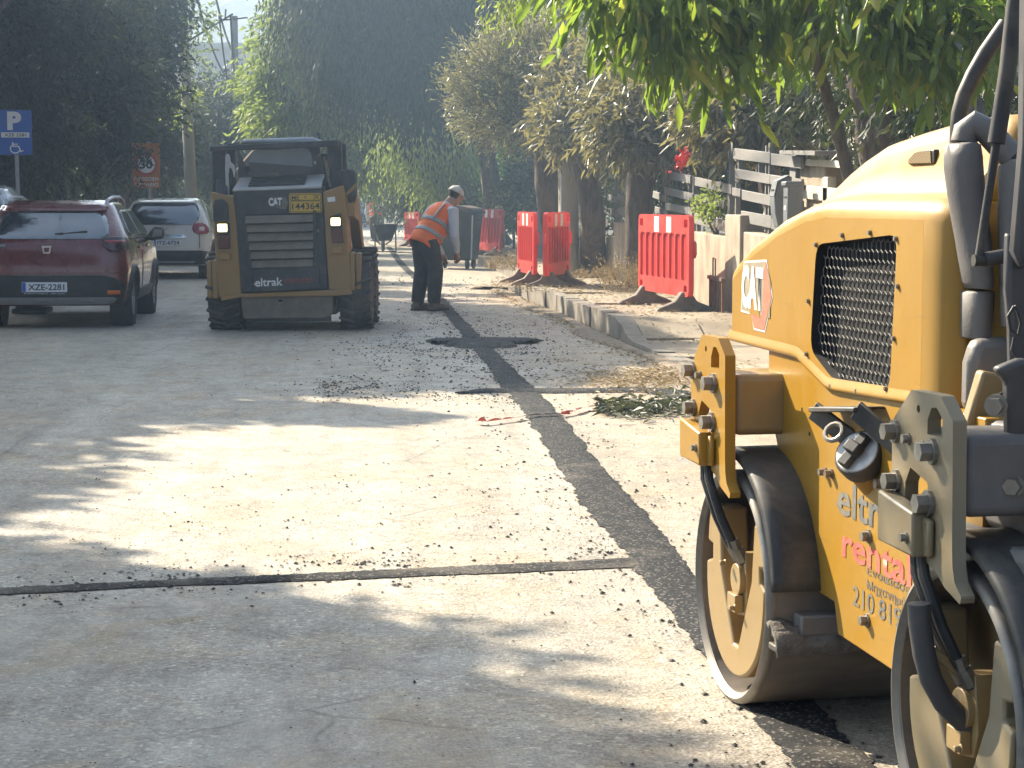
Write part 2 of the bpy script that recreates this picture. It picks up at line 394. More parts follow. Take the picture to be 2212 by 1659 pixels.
def grit(name, P, S, m, label, flat=.6, kind='stuff'):
    """small broken lumps: P (n,2|3) places, S sizes"""
    n = len(P); S = np.asarray(S)
    base = np.array([(1, 0, 0), (0, 1, 0), (-1, 0, 0), (0, -1, 0), (0, 0, 1), (0, 0, -.3)], float)
    J = rng.uniform(.55, 1.3, (n, 6, 3)); a = rng.uniform(0, 6.28, n); ca, sa = np.cos(a)[:, None], np.sin(a)[:, None]
    V = base[None] * J * S[:, None, None]; V[..., 2] *= flat
    x = V[..., 0] * ca - V[..., 1] * sa; y = V[..., 0] * sa + V[..., 1] * ca
    z0 = P[:, 2] if P.shape[1] > 2 else np.full(n, .003)
    V = np.stack([x + P[:, :1], y + P[:, 1:2], V[..., 2] + z0[:, None]], -1).reshape(-1, 3)
    f = np.array([(0, 1, 4), (1, 2, 4), (2, 3, 4), (3, 0, 4), (1, 0, 5), (2, 1, 5), (3, 2, 5), (0, 3, 5)])
    F = (f[None] + 6 * np.arange(n)[:, None, None]).reshape(-1, 3)
    return tag(link(name, mesh_np(name, V, F, m, smooth=False)), label, kind=kind)
def scatter_crumbs():
    P = []; S = []
    def add(n, fx, fy, s0, s1):
        for _ in range(n):
            P.append((fx(), fy())); S.append(s0 * (s1 / s0) ** (random.random() ** 2.2))
    for _ in range(9000):                                   # along both edges of the trench
        y = 4.5 + 33 * random.random() ** 1.3; l, r = trench_at(y); side = random.random() < .5
        d = random.expovariate(1 / (.10 + .012 * y)); P.append(((l - d) if side else (r + d), y)); S.append(.0022 * 5.0 ** (random.random() ** 3) * (1 + y * .035))
    for _ in range(4200):                                   # along the foreground cut
        u = random.uniform(-200, 1400); q = G(u, 1279 - 63 * max(0, u) / 1390 + random.gauss(-6, 22)); P.append(q[:2]); S.append(.0022 * 5.5 ** (random.random() ** 3))
    for _ in range(3200):                                   # the spilled band beside the second cut
        u = random.choice((random.gauss(830, 130), random.uniform(700, 1500), random.gauss(760, 60))); q = G(u, 848 + random.gauss(0, 13) - 8 * (u < 900)); P.append(q[:2]); S.append(.004 * 3.6 ** (random.random() ** 2.6))
    for _ in range(5200):                                   # round the patch near the worker
        q = G(random.gauss(1010, 150), 748 + random.gauss(0, 40)); P.append(q[:2]); S.append(.006 * 2.8 ** (random.random() ** 2.4))
    for _ in range(2600):                                   # thinly over the sunlit part of the road
        q = G(random.uniform(150, 1480), random.uniform(1000, 1230)); P.append(q[:2]); S.append(.0025 * 4.0 ** (random.random() ** 3.5))
    for _ in range(1500):
        q = G(random.uniform(-100, 1900), random.uniform(1230, 1659)); P.append(q[:2]); S.append(.0016 * 3.5 ** (random.random() ** 3))
    P = np.array(P); S = np.array(S)
    k = []
    for i, (x, y) in enumerate(P):                          # gathered in little drifts, thin between them
        c = mnoise.noise(Vector((x * 5, y * 2.2, 7)))
        k.append(random.random() < .22 + 2.2 * max(0, c + .05) and x < 3.2)
    P, S = P[k], S[k]
    grit('asphalt_crumbs', P, S, M_crumb, 'loose black asphalt crumbs scattered along the filled trench')
scatter_crumbs()

# ------------------------------------------------------------------ pavement on the right, its kerb and slabs
pav = empty('pavement', (0, 0, 0), label='cracked pale concrete pavement with worn kerb on the sunny side', kind='structure')
def pz(y):                                                  # top of the pavement: dropped kerb at the near driveway
    return .03 + .19 * (lambda t: t * t * (3 - 2 * t))(min(1, max(0, (y - 19.4) / 1.0)))
def slab(x0, x1, y0, y1, zf, name, m, g=.012, th=.25):
    nx, ny = 3, 3; top = []
    for j in range(ny + 1):
        t = j / ny; y = y0 + g + (y1 - y0 - 2 * g) * t
        a, b = (x0[0] + (x0[1] - x0[0]) * t) + g, (x1[0] + (x1[1] - x1[0]) * t) - g
        top.append([(a + (b - a) * i / nx, y, zf(a + (b - a) * i / nx, y)) for i in range(nx + 1)])
    mb = MB().grid(top)
    e = [top[0][i] for i in range(nx + 1)] + [top[j][nx] for j in range(1, ny + 1)] + [top[ny][i] for i in range(nx - 1, -1, -1)] + [top[j][0] for j in range(ny - 1, 0, -1)]
    n = len(e); mb.add(e + [(p[0], p[1], p[2] - th) for p in e], [(i, (i + 1) % n, (i + 1) % n + n, i + n) for i in range(n)])
    return mb.build(name, m, pav, bevel=.012, angle=30)
yy = 8.0
while yy < 30.4:                                            # slabs across the pavement
    L = random.uniform(1.0, 1.5); y1 = min(yy + L, 30.55)
    if 30.55 - y1 < .5: y1 = 30.55
    for k in range(2):
        xa = [kx(yy) + .17, kx(y1) + .17] if yy > 8 else [kx(yy) + .17, kx(y1) + .17]
        xm = [xa[0] + (3.75 - xa[0]) * (.5 + .08 * math.sin(yy * 3)), xa[1] + (3.75 - xa[1]) * (.5 + .08 * math.sin(yy * 3))]
        t = random.uniform(-.008, .008); tx = random.uniform(-.01, .01); ty = random.uniform(-.012, .012); yc = yy
        f = lambda x, y, t=t, tx=tx, ty=ty, yc=yc: pz(y) + t + tx * (x - 3) + ty * (y - yc) - .004
        slab(xa if k == 0 else xm, xm if k == 0 else [3.75, 3.75], yy, y1, f, 'paving_slab', M_conc)
    yy = y1
yy = 8.0
while yy < 30.5:                                            # kerb stones
    y1 = min(yy + random.uniform(.9, 1.1), 30.6)
    t = random.uniform(-.008, .012); o = random.uniform(-.012, .012)
    f = lambda x, y, t=t: pz(y) + t + .006
    slab([kx(yy) + o, kx(y1) + o], [kx(yy) + .175, kx(y1) + .175], yy, y1, f, 'kerb_stone', M_kerb, g=.005, th=.35)
    yy = y1
yy = 34.0
while yy < 74:                                              # pavement beyond the driveway with the bin
    y1 = yy + 2.0; xk = 2.55 - .02 * (yy - 34); t = random.uniform(-.01, .01)
    f = lambda x, y, t=t: .14 + t
    slab([xk + .15, xk + .11], [3.75, 3.75], yy, y1, f, 'paving_slab', M_conc)
    slab([xk, xk - .04], [xk + .15, xk + .11], yy, y1, lambda x, y: .15, 'kerb_stone', M_kerb, g=.006, th=.3)
    yy = y1
lp = empty('pavement', (0, 0, 0), label='shaded pavement along the left side of the street', kind='structure')
yy = 16.0
while yy < 90:
    y1 = yy + 2.2
    MB().box(-6.6, -4.93, yy + .006, y1 - .006, -.2, .13).build('paving_slab', M_conc, lp, bevel=.012)
    MB().box(-4.92, -4.76, yy + .004, y1 - .004, -.2, .14).build('kerb_stone', M_kerb, lp, bevel=.02)
    yy = y1

M_gut = mat('gutter_soil', (.20, .15, .10), .95, var=.35, vscale=6, dirt=(.34, .28, .2), dfac=.5, dscale=5, bscale=30, bstr=.8, bdist=.02)
gy = np.linspace(14, 33, 40)
strip('gutter_soil', [(kx(y) - .10 - .05 * math.sin(y), y) for y in gy], [.22 + .10 * math.sin(y * 1.3) for y in gy], .04, 'brown soil and dust gathered along the foot of the kerb', z0=.004, zc=.03, seed=80, m=M_gut)
strip('gutter_soil', [(1.9, 31.4), (2.6, 32.2), (3.4, 33)], [1.0, 1.9, 1.2], .05, 'sandy soil of the driveway beyond the kerb end', z0=.004, zc=.05, seed=90, m=M_gut)
# dry leaves, twigs and dust swept into the gutter
def litter(name, P, m, label, size=(.02, .06), lift=.02):
    n = len(P); L = rng.uniform(size[0], size[1], n); W = L * rng.uniform(.18, .4, n); a = rng.uniform(0, 6.28, n)
    d = np.c_[np.cos(a), np.sin(a), rng.uniform(-.4, .5, n)]; w = np.c_[-np.sin(a), np.cos(a), rng.uniform(-.6, .6, n)]
    c = np.array(P) + np.c_[np.zeros((n, 2)), rng.uniform(.002, lift, n)]
    mid = c + np.c_[np.zeros((n, 2)), L * .12]
    V = np.stack([c - d * L[:, None] / 2, mid + w * W[:, None] / 2, c + d * L[:, None] / 2, mid - w * W[:, None] / 2], 1).reshape(-1, 3)
    V[:, 2] = np.maximum(V[:, 2], np.repeat(c[:, 2] - lift * .2, 4))
    F = np.arange(4 * n).reshape(-1, 4)
    return tag(link(name, mesh_np(name, V, F, m, smooth=False)), label, kind='stuff')
M_dry = leaf_mat('dry_leaf', (.16, .10, .05), (.30, .22, .12), (.42, .34, .22), .15, .7)
M_cut = leaf_mat('cut_leaf', (.035, .045, .02), (.07, .078, .035), (.12, .115, .07), .2, .5)
P = []
for _ in range(2600):
    y = random.uniform(16, 30.5); P.append((kx(y) - abs(random.gauss(0, .16)) - .02, y, .004))
for _ in range(2600):
    q = G(random.gauss(1400, 90), random.gauss(822, 14)); P.append((q[0], q[1], .01 if q[0] < kx(q[1]) else pz(q[1]) + .01))
for _ in range(1500):
    y = random.uniform(19, 31); x = random.uniform(kx(y) + .1, 3.7); P.append((x, y, pz(y) + .006))
for _ in range(1800):
    q = G(random.uniform(1060, 1260), random.uniform(575, 640), .2); P.append((min(q[0], 3.7), min(q[1], 34), pz(q[1]) + .01 if q[1] < 30.6 else .01))
litter('leaf_litter', P, M_dry, 'dry brown leaves and twigs lying along the kerb')
P = []
for _ in range(520):
    u = 1290 + 200 * random.random(); q = G(u, 893 + random.gauss(0, 5 + 5 * (u > 1330)) - (u - 1290) * .03); P.append((q[0], q[1], .006))
litter('cut_twigs', P, M_cut, 'heap of cut olive twigs with green leaves on the road', (.05, .12), .07)
# ================================================================== TREES AND PLANTS
def unit(a): return a / np.maximum(1e-9, np.linalg.norm(a, axis=-1, keepdims=True))
def leaf_mesh(name, B, D, L, W, m, fold=.25, six=False, bend=.0):
    """one blade per row: B base point, D direction, L length, W width"""
    n = len(B); D = unit(D); r = rng.normal(size=(n, 3)); S = unit(np.cross(D, r)); U = np.cross(S, D)
    L = L[:, None]; W = W[:, None]
    if six:
        dn = np.array([0, 0, -1.0])
        p0 = B; p1 = B + D * L * .35 + S * W / 2 + U * W * fold; p2 = B + D * L * .35 - S * W / 2 + U * W * fold
        m1 = B + D * L * .42; t = B + D * L * (1 - bend * .3) + dn * L * bend
        p3 = B + D * L * .72 + S * W * .32 + U * W * fold * .6 + dn * L * bend * .45; p4 = B + D * L * .72 - S * W * .32 + U * W * fold * .6 + dn * L * bend * .45
        V = np.stack([p0, p1, p3, t, p4, p2, m1 + dn * L * bend * .15], 1).reshape(-1, 3)
        f = np.array([(0, 6, 1, 1), (0, 2, 2, 2)])
        F = np.array([(0, 6, 3, 1), (1, 6, 3, 2), (0, 5, 4, 6), (6, 4, 3, 3)])
        q = np.array([(0, 6, 2, 1), (6, 3, 2, 2), (0, 5, 4, 6), (6, 4, 3, 3)])
        tri = np.array([(0, 6, 1), (1, 6, 2), (6, 3, 2), (0, 5, 6), (5, 4, 6), (6, 4, 3)])
        F = (tri[None] + 7 * np.arange(n)[:, None, None]).reshape(-1, 3)
    else:
        V = np.stack([B, B + D * L * .45 + S * W / 2 + U * W * fold * .5, B + D * L, B + D * L * .45 - S * W / 2 + U * W * fold * .5], 1).reshape(-1, 3)
        F = np.arange(4 * n).reshape(-1, 4)
    return mesh_np(name, V, F, m, smooth=six)
def clump_pts(clumps, n, shell=.45):
    """points in a set of ellipsoid clumps (x, y, z, rx, ry, rz), more of them near the skin; also the outward direction"""
    C = np.array([c[:6] for c in clumps], float); vol = C[:, 3] * C[:, 4] + C[:, 4] * C[:, 5] + C[:, 3] * C[:, 5]
    k = rng.choice(len(C), n, p=vol / vol.sum()); d = unit(rng.normal(size=(n, 3)))
    r = shell + (1 - shell) * rng.random(n) ** .6; r *= 1 + .16 * rng.normal(size=n)
    return C[k, :3] + d * r[:, None] * C[k, 3:6], d
def twig_leaves(P, D, nl, tl, ll, lw, droop=.3, spread=.8, jit=.3):
    """every twig: nl leaves along a drooping line of length tl"""
    n = len(P); D = unit(D + np.array([0, 0, -droop]) + rng.normal(size=(n, 3)) * jit)
    t = (np.arange(nl) + .5) / nl; tl = tl * rng.uniform(.6, 1.3, n)
    B = P[:, None] + D[:, None] * (t[None, :, None] * tl[:, None, None]); B[..., 2] -= droop * .5 * (t[None] ** 2) * tl[:, None]
    dd = D[:, None] + rng.normal(size=(n, nl, 3)) * spread; dd[..., 2] -= droop
    L = ll * rng.uniform(.6, 1.25, (n, nl)); W = lw * rng.uniform(.7, 1.25, (n, nl))
    return B.reshape(-1, 3), unit(dd.reshape(-1, 3)), L.ravel(), W.ravel()
def wob(pts, rad, seed=0, amp=.25, n=12, sub=5):
    """a tapered, knobbly trunk or limb along pts"""
    P = np.array(pts, float); m = len(P); t = np.linspace(0, m - 1, (m - 1) * sub + 1)
    # smooth curve through the points
    Q = np.stack([np.interp(t, np.arange(m), P[:, k]) for k in range(3)], 1); Rr = np.interp(t, np.arange(m), rad)
    for _ in range(2): Q[1:-1] = (Q[:-2] + 2 * Q[1:-1] + Q[2:]) / 4
    V = []; F = []
    for i, q in enumerate(Q):
        d = unit((Q[min(i + 1, len(Q) - 1)] - Q[max(i - 1, 0)])[None])[0]; x = unit(np.cross(d, (0.31, .9, .1))[None])[0]; y = np.cross(d, x)
        for k in range(n):
            a = 2 * math.pi * k / n; w = mnoise.noise(Vector((math.cos(a) * 1.3 + seed * 7, math.sin(a) * 1.3, (q[2] + q[0]) * 1.6))) + .5 * mnoise.noise(Vector((math.cos(a) * 3 + seed, math.sin(a) * 3, q[2] * 6)))
            V.append(q + (x * math.cos(a) + y * math.sin(a)) * Rr[i] * (1 + amp * w))
    for i in range(len(Q) - 1):
        for k in range(n): F.append((i * n + k, i * n + (k + 1) % n, (i + 1) * n + (k + 1) % n, (i + 1) * n + k))
    return V, F + [[(len(Q) - 1) * n + k for k in range(n)]]
def bark(name, c1, c2, sc=7):
    m, nt, b = new_mat(name); vec = coords(nt, 'Object', (1, 1, .28))
    c = ramp(nt, noise_tex(nt, sc * 2, 8, .7, vec, .6), [(.34, c1), (.66, c2)])
    nt.links.new(c, b.inputs['Base Color']); b.inputs['Roughness'].default_value = .92
    bump(nt, b, noise_tex(nt, sc * 3, 8, .75, vec, .8), 1.0, .03); return m
M_bark = bark('rough_bark', (.07, .05, .037), (.20, .15, .11))
M_bark2 = bark('grey_bark', (.06, .052, .045), (.20, .175, .145))
M_lf_olive = leaf_mat('olive_leaf', (.14, .135, .07), (.30, .28, .17), (.44, .41, .30), .22, .42, .5, (.30, .28, .10))
M_lf_beige = leaf_mat('dull_long_leaf', (.12, .115, .06), (.24, .22, .135), (.35, .315, .21), .22, .38, .5, (.34, .29, .10))
M_lf_big = leaf_mat('glossy_green_leaf', (.05, .085, .02), (.10, .15, .035), (.30, .26, .05), .42, .3, .5, (.26, .38, .05))
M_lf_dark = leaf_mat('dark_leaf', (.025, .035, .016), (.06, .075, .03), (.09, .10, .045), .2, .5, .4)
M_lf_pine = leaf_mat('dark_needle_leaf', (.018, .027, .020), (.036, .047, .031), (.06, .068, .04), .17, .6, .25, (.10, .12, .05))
M_lf_light = leaf_mat('light_green_leaf', (.08, .12, .03), (.15, .20, .06), (.23, .25, .09), .4, .5, .35, (.28, .34, .09))
M_lf_ivy = leaf_mat('bright_ivy_leaf', (.05, .11, .015), (.09, .19, .03), (.14, .25, .05), .35, .4, .4)

def tree(name, label, group, base, trunk, rad, clumps, leaf, lm, bm_=None, limbs=True, limb_r=.35, seed=1, six=False, cat='tree', shell=.45, crown='crown', trunks=None, bend=.12):
    """trunk: points; clumps: crown ellipsoids; leaf = dict(n twigs, nl, tl, ll, lw, droop, spread)"""
    t = empty(name, base, 0, label, cat, group); b = np.array(base)
    V = []; F = []
    def addm(v, f):
        o = len(V); V.extend(v); F.extend([[i + o for i in q] for q in f])
    for tk, rd in ([(trunk, rad)] if trunks is None else trunks): addm(*wob(np.array(tk) - b, rd, seed))
    if limbs:
        top = np.array(trunk[-1]) - b
        for i, c in enumerate(clumps[:14]):
            cc = np.array(c[:3]) - b; s = top + (np.array(trunk[-2]) - np.array(trunk[-1])) * random.uniform(0, .25); mid = (s + cc) / 2 + rng.normal(size=3) * .12 + np.array([0, 0, .08])
            r0 = rad[-1] * limb_r * random.uniform(.8, 1.3)
            addm(*wob([s, mid, cc], [r0 * 1.3, r0 * .8, r0 * .35], seed + i, .2, 7, 4))
    link('trunk', mesh_np('trunk', V, F, bm_ or M_bark), None, t)
    P, D = clump_pts(clumps, leaf['n'], shell)
    B, DD, L, W = twig_leaves(P - b, D, leaf['nl'], leaf['tl'], leaf['ll'], leaf['lw'], leaf.get('droop', .3), leaf.get('spread', .8), leaf.get('jit', .3))
    link(crown, leaf_mesh('crown', B, DD, L, W, lm, six=six, bend=bend), None, t)
    if six or 'olive' in name:                              # the twigs that carry the leaves
        nl = leaf['nl']; A0 = B[0::nl]; A1 = B[nl - 1::nl]; k = len(A0); d = A1 - A0; Lt = np.linalg.norm(d, axis=1) * 1.25
        o = link('twigs', leaf_mesh('twigs', A0 - d * .2, d, Lt, np.full(k, .012), bm_ or M_bark2), None, t); o['kind'] = 'stuff'
    return t
def shed(S, h):                                             # where a leaf at height h stands so that its shadow falls on S
    k = h / math.tan(SUN_EL); return np.array([S[0] + k * math.sin(SUN_AZ), S[1] + k * math.cos(SUN_AZ), h])

# -- street trees on the sunny pavement
GRP = 'street trees along the sunny pavement'
def cl(u, v, y, rx, rz, ry=None):
    p = AY(u, v, y); return (*p, rx, ry or rx, rz)
ol = dict(n=3300, nl=9, tl=.34, ll=.085, lw=.022, droop=-.15, spread=.55)
tree('olive_tree', 'grey leaved olive tree with a leaning trunk, left of the pale concrete pole', GRP, G(1222, 588, .2),
     [G(1222, 588, .18), AY(1200, 480, 33.2), AY(1180, 380, 33.2), AY(1182, 290, 33.2)], [.28, .22, .20, .22],
     [cl(1120, 185, 33, .85, .75), cl(1180, 235, 32.6, .75, .5), cl(1060, 235, 33, .55, .42), cl(1140, 110, 33.4, .6, .5), cl(1050, 140, 33, .42, .35), cl(1215, 150, 33, .6, .7), cl(1010, 190, 33, .3, .25), cl(1090, 265, 32.5, .5, .35)], ol, M_lf_olive, seed=3)
lg = dict(n=1500, nl=8, tl=.36, ll=.155, lw=.04, droop=.25, spread=.75)
tree('street_tree', 'tree with dull olive leaves just right of the pale concrete pole', GRP, G(1275, 592, .2),
     [G(1283, 592, .18), AY(1280, 480, 32), AY(1268, 380, 32), AY(1262, 300, 32)], [.25, .19, .20, .25],
     [cl(1275, 215, 31, .75, .55), cl(1235, 275, 30.5, .5, .3), cl(1320, 160, 31.5, .65, .5), cl(1330, 260, 31, .55, .35), cl(1250, 150, 32, .5, .45), cl(1215, 255, 30.8, .3, .2)], lg, M_lf_beige, seed=8, six=True)
tree('street_tree', 'tree with a stout flaking trunk right behind the large red barrier', GRP, G(1382, 622, .2),
     [G(1385, 626, .18), AY(1383, 520, 27), AY(1380, 420, 27), AY(1400, 330, 27)], [.25, .18, .19, .23],
     [cl(1400, 225, 26.5, .7, .5), cl(1460, 250, 26.5, .55, .4), cl(1350, 275, 26.4, .45, .3), cl(1430, 165, 27, .6, .4), cl(1480, 190, 27, .5, .4), cl(1400, 285, 26.3, .5, .2), cl(1540, 215, 26, .5, .45)], lg, M_lf_beige, seed=14, six=True)
tree('street_tree', 'tree with dull leaves above the slatted fence near the letterboxes, dark slim trunk', GRP, (4.9, 23, .1),
     [(4.9, 23, 0), AY(1650, 330, 23), AY(1640, 230, 23)], [.16, .13, .12],
     [cl(1590, 190, 22.5, .6, .4), cl(1660, 160, 22.5, .6, .4), cl(1700, 220, 22.3, .5, .35), cl(1560, 250, 22.5, .4, .3), cl(1640, 260, 22, .4, .25)], dict(lg, n=900), M_lf_beige, seed=21, six=True)
# -- the near tree with large hanging leaves
bg_ = dict(n=560, nl=7, tl=.30, ll=.165, lw=.05, droop=.7, spread=.65, jit=.6)
cB = [cl(1370, -10, 12.2, .22, .14), cl(1470, 20, 12.2, .30, .18), cl(1420, 60, 12.1, .16, .12), cl(1520, 95, 12.1, .16, .13), cl(1440, -90, 12.2, .5, .2), cl(1570, -10, 12.4, .3, .2), cl(1650, -60, 12.6, .35, .2), cl(1640, 25, 12.9, .28, .12),
      cl(1845, 25, 11.6, .22, .17), cl(1920, 70, 11.5, .15, .14), cl(1960, -10, 11.5, .3, .18), cl(2050, 30, 11.5, .22, .18), cl(1990, -80, 11.6, .5, .2), cl(1770, -70, 12, .5, .22), cl(2080, 75, 11.4, .14, .12), cl(1790, 20, 12.8, .2, .15), cl(1300, -35, 12, .2, .1), cl(2150, 0, 11.5, .2, .2)]
tree('broadleaf_tree', 'slim leaning tree with large glossy hanging green leaves behind the yellow roller', None, (*AY(1850, 500, 12)[:2], .03),
     [(*AY(1850, 500, 12)[:2], .0), AY(1842, 420, 12), AY(1812, 300, 12), AY(1766, 140, 12), AY(1742, 20, 12), AY(1735, -80, 12)], [.045, .04, .036, .036, .034, .03], cB, bg_, M_lf_big, M_bark2, six=True, limb_r=.5, seed=31, bend=.22)
sp = tree('overhanging_tree', 'sprigs of yellow green leaflets hanging into view at the top edge above the olive tree', None, (4.6, 14.5, 0),
     [(4.6, 14.5, 0), (4.5, 14.6, 1.8), (4.0, 15, 3.2), (2.6, 15.2, 3.25)], [.1, .08, .06, .02],
     [cl(1105, 12, 15, .12, .05), cl(1075, 0, 15, .1, .04), cl(1240, 0, 15, .12, .05), cl(1150, -25, 15, .3, .06)], dict(n=46, nl=12, tl=.2, ll=.06, lw=.02, droop=.8, spread=.6), M_lf_light, M_bark2, seed=33, limb_r=.3)
# -- old trunk and dark evergreen behind the roller
tree('old_tree', 'old tree with a thick peeling trunk behind the roller hood, dark foliage around it', None, (4.55, 16.5, 0),
     [(4.6, 16.5, 0), AY(1905, 330, 16.5), AY(1900, 250, 16.5), AY(1870, 150, 16.5)], [.22, .2, .19, .17],
     [cl(2050, 220, 16, .55, .35), cl(1980, 150, 17, .6, .4), cl(2140, 160, 16, .5, .4), cl(1900, 120, 17.5, .6, .3), cl(2080, 300, 16.5, .5, .25), cl(1800, 180, 18, .5, .3)],
     dict(n=900, nl=8, tl=.3, ll=.11, lw=.035, droop=.5, spread=.7), M_lf_dark, M_bark, seed=41)

# -- pepper tree hanging over the street
pc = [cl(700, 30, 48, 1.0, 1.1), cl(760, -40, 48, 1.5, 1.5), cl(770, 90, 47, 1.2, 1.0), cl(880, 40, 47, 1.4, 1.3), cl(880, 120, 46, 1.1, .95), cl(980, 80, 47, 1.1, 1.2), cl(720, 110, 47.5, .7, .7), cl(1040, 20, 48, 1.1, 1.2), cl(950, 165, 46.5, .8, .6),
      cl(720, -140, 48, 1.5, 1.5), cl(900, -140, 48, 2, 1.8), cl(830, 130, 47, .9, .7), cl(1050, 130, 48, .7, .8), cl(1100, -100, 48, 1.6, 1.5), cl(790, 10, 47, 1.2, 1.2)]
tree('pepper_tree', 'large pepper tree with trailing foliage hanging over the middle of the street', None, G(1062, 535, .1), [G(1068, 535, .1), AY(1062, 420, 47), AY(1052, 320, 47), AY(1010, 200, 47)], [.30, .23, .21, .2], pc,
     dict(n=7000, nl=9, tl=.85, ll=.18, lw=.05, droop=1.7, spread=.45, jit=.35), M_lf_pine, seed=51, limb_r=.35)
tree('pepper_tree', 'smaller pepper tree with yellow green trailing leaves beyond the dark bin', None, (2.9, 55, 0), [(2.95, 55, 0), AY(985, 440, 55), AY(975, 330, 55)], [.2, .14, .12],
     [cl(930, 300, 54, .9, .7), cl(985, 320, 54, .8, .8), cl(900, 260, 55, .8, .6), cl(1010, 270, 55, .9, .8), cl(860, 300, 56, .5, .4), cl(960, 380, 54, .7, .35)],
     dict(n=1500, nl=8, tl=.7, ll=.16, lw=.045, droop=1.2, spread=.5), M_lf_light, seed=56)
# -- lighter trees further along
G2 = 'trees further down the street'
def far_tree(label, u, v, y, rx, rz, lm, n, base_x=None, seed=60, ll=.22, droop=.6, k=7, name='tree', vis=None):
    c0 = AY(u, v, y); cs = []
    for i in range(k):
        a = 2 * math.pi * i / k; cs.append((c0[0] + .6 * rx * math.cos(a), y + .6 * rx * math.sin(2 * a + 1), c0[2] + .62 * rz * math.sin(a) + random.uniform(-.1, .1) * rz, rx * random.uniform(.4, .65), rx * .6, rz * random.uniform(.35, .6)))
    cs.append((*c0, rx * .7, rx * .7, rz * .7))
    bx = c0[0] if base_x is None else base_x
    tree(name, label, G2, (bx, y, 0), [(bx, y, 0), (bx * .6 + c0[0] * .4, y, c0[2] * .45), (c0[0], y, c0[2] - rz * .3)], [.2, .15, .12], cs, dict(n=n, nl=7, tl=.55, ll=ll, lw=ll * .3, droop=droop, spread=.6), lm, seed=seed)
far_tree('light green tree with drooping sunlit foliage left of the pepper tree over the street', 655, 170, 54, 1.35, 1.9, M_lf_light, 2600, -4.6, 61)
far_tree('sunlit tree just above the loader cab at the street end', 740, 300, 60, 1.0, 1.1, M_lf_light, 1300, -3.6, 62, .2)
far_tree('bright yellow green tree above the black car at the end of the street', 800, 300, 64, .9, 1.3, M_lf_light, 1400, 2.2, 63, .2)
far_tree('pale green tree right of the loader mirror', 806, 350, 76, .8, .7, M_lf_light, 800, 1.9, 64, .17)
far_tree('dark shrub like tree above the orange dressed far worker', 850, 350, 72, 1.3, 1.1, M_lf_dark, 1300, 2.2, 65, .16)
far_tree('dark dense tree behind the bending worker', 905, 400, 66, 1.4, .9, M_lf_dark, 1500, 2.8, 66, .16)
far_tree('dark tree between the bin and the worker further back', 1000, 380, 62, 1.5, 1.3, M_lf_dark, 1600, 4.2, 67, .17)
far_tree('green leafy tree behind the leaning olive', 1110, 230, 58, 2.6, 2.2, M_lf_pine, 2200, 5.0, 68, .2)
far_tree('tall dark tree behind the olives, high above the street', 1120, 40, 62, 3.6, 3.0, M_lf_pine, 3000, 5.5, 69, .25)
far_tree('dark tree closing the view at the left of the street end', 690, 420, 104, 2.6, 1.3, M_lf_pine, 1500, None, 70, .25)
far_tree('hazy tree at the very end of the street', 800, 350, 112, 3.4, 2.6, M_lf_pine, 2200, None, 71, .3)
far_tree('hazy tree at the right of the street end', 900, 330, 108, 3.0, 2.6, M_lf_pine, 1900, None, 72, .3)
far_tree('dark rounded tree in front of the pale building', 500, 300, 78, 2.4, 2.6, M_lf_dark, 2200, -5.6, 73, .22)
# -- dark row along the left side of the street
GL = 'dark trees along the left side of the street'
def dark_tree(label, x, y, clumps, n, ll=.17, tl=.55, seed=80, lm=None, th=3.0, nl=7, droop=.35, tr=.13):
    tree('dark_tree', label, GL, (x, y, .1), [(x, y, 0), (x + .1, y, th * .5), (x - .1, y, th)], [tr * 1.3, tr, tr * .8], clumps, dict(n=n, nl=nl, tl=tl, ll=ll, lw=ll * .34, droop=droop, spread=.75), lm or M_lf_pine, M_bark2, seed=seed)
def mass(u0, u1, v0, v1, y, k, r):
    out = []
    for _ in range(k): out.append(cl(random.uniform(u0, u1), random.uniform(v0, v1), y + random.uniform(-1.2, 1.2), r * random.uniform(.7, 1.2), r * random.uniform(.7, 1.1)))
    return out
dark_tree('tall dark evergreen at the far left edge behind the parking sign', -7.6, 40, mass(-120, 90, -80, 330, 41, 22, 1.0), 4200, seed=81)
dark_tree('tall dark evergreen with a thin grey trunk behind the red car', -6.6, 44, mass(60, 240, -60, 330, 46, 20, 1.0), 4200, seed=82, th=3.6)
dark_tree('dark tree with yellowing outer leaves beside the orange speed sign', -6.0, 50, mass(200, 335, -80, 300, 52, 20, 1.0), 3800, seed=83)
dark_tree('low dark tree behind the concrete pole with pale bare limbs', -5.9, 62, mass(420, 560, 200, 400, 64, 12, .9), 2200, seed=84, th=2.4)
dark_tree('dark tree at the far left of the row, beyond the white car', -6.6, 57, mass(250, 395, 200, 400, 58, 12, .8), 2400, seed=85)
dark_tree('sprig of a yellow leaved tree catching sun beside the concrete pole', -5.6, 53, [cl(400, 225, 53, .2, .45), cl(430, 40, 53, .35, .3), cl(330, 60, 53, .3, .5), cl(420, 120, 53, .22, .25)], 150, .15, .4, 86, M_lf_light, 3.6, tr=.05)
dark_tree('low branching dark shrub whose leaves half cover the orange speed sign', -5.6, 43, [cl(288, 372, 43.2, .12, .12), cl(296, 340, 43.2, .10, .08), cl(330, 318, 43.2, .2, .10), cl(275, 330, 43.5, .25, .3), cl(285, 410, 43.4, .10, .08)], 80, .12, .25, 87, None, 1.6, tr=.03)
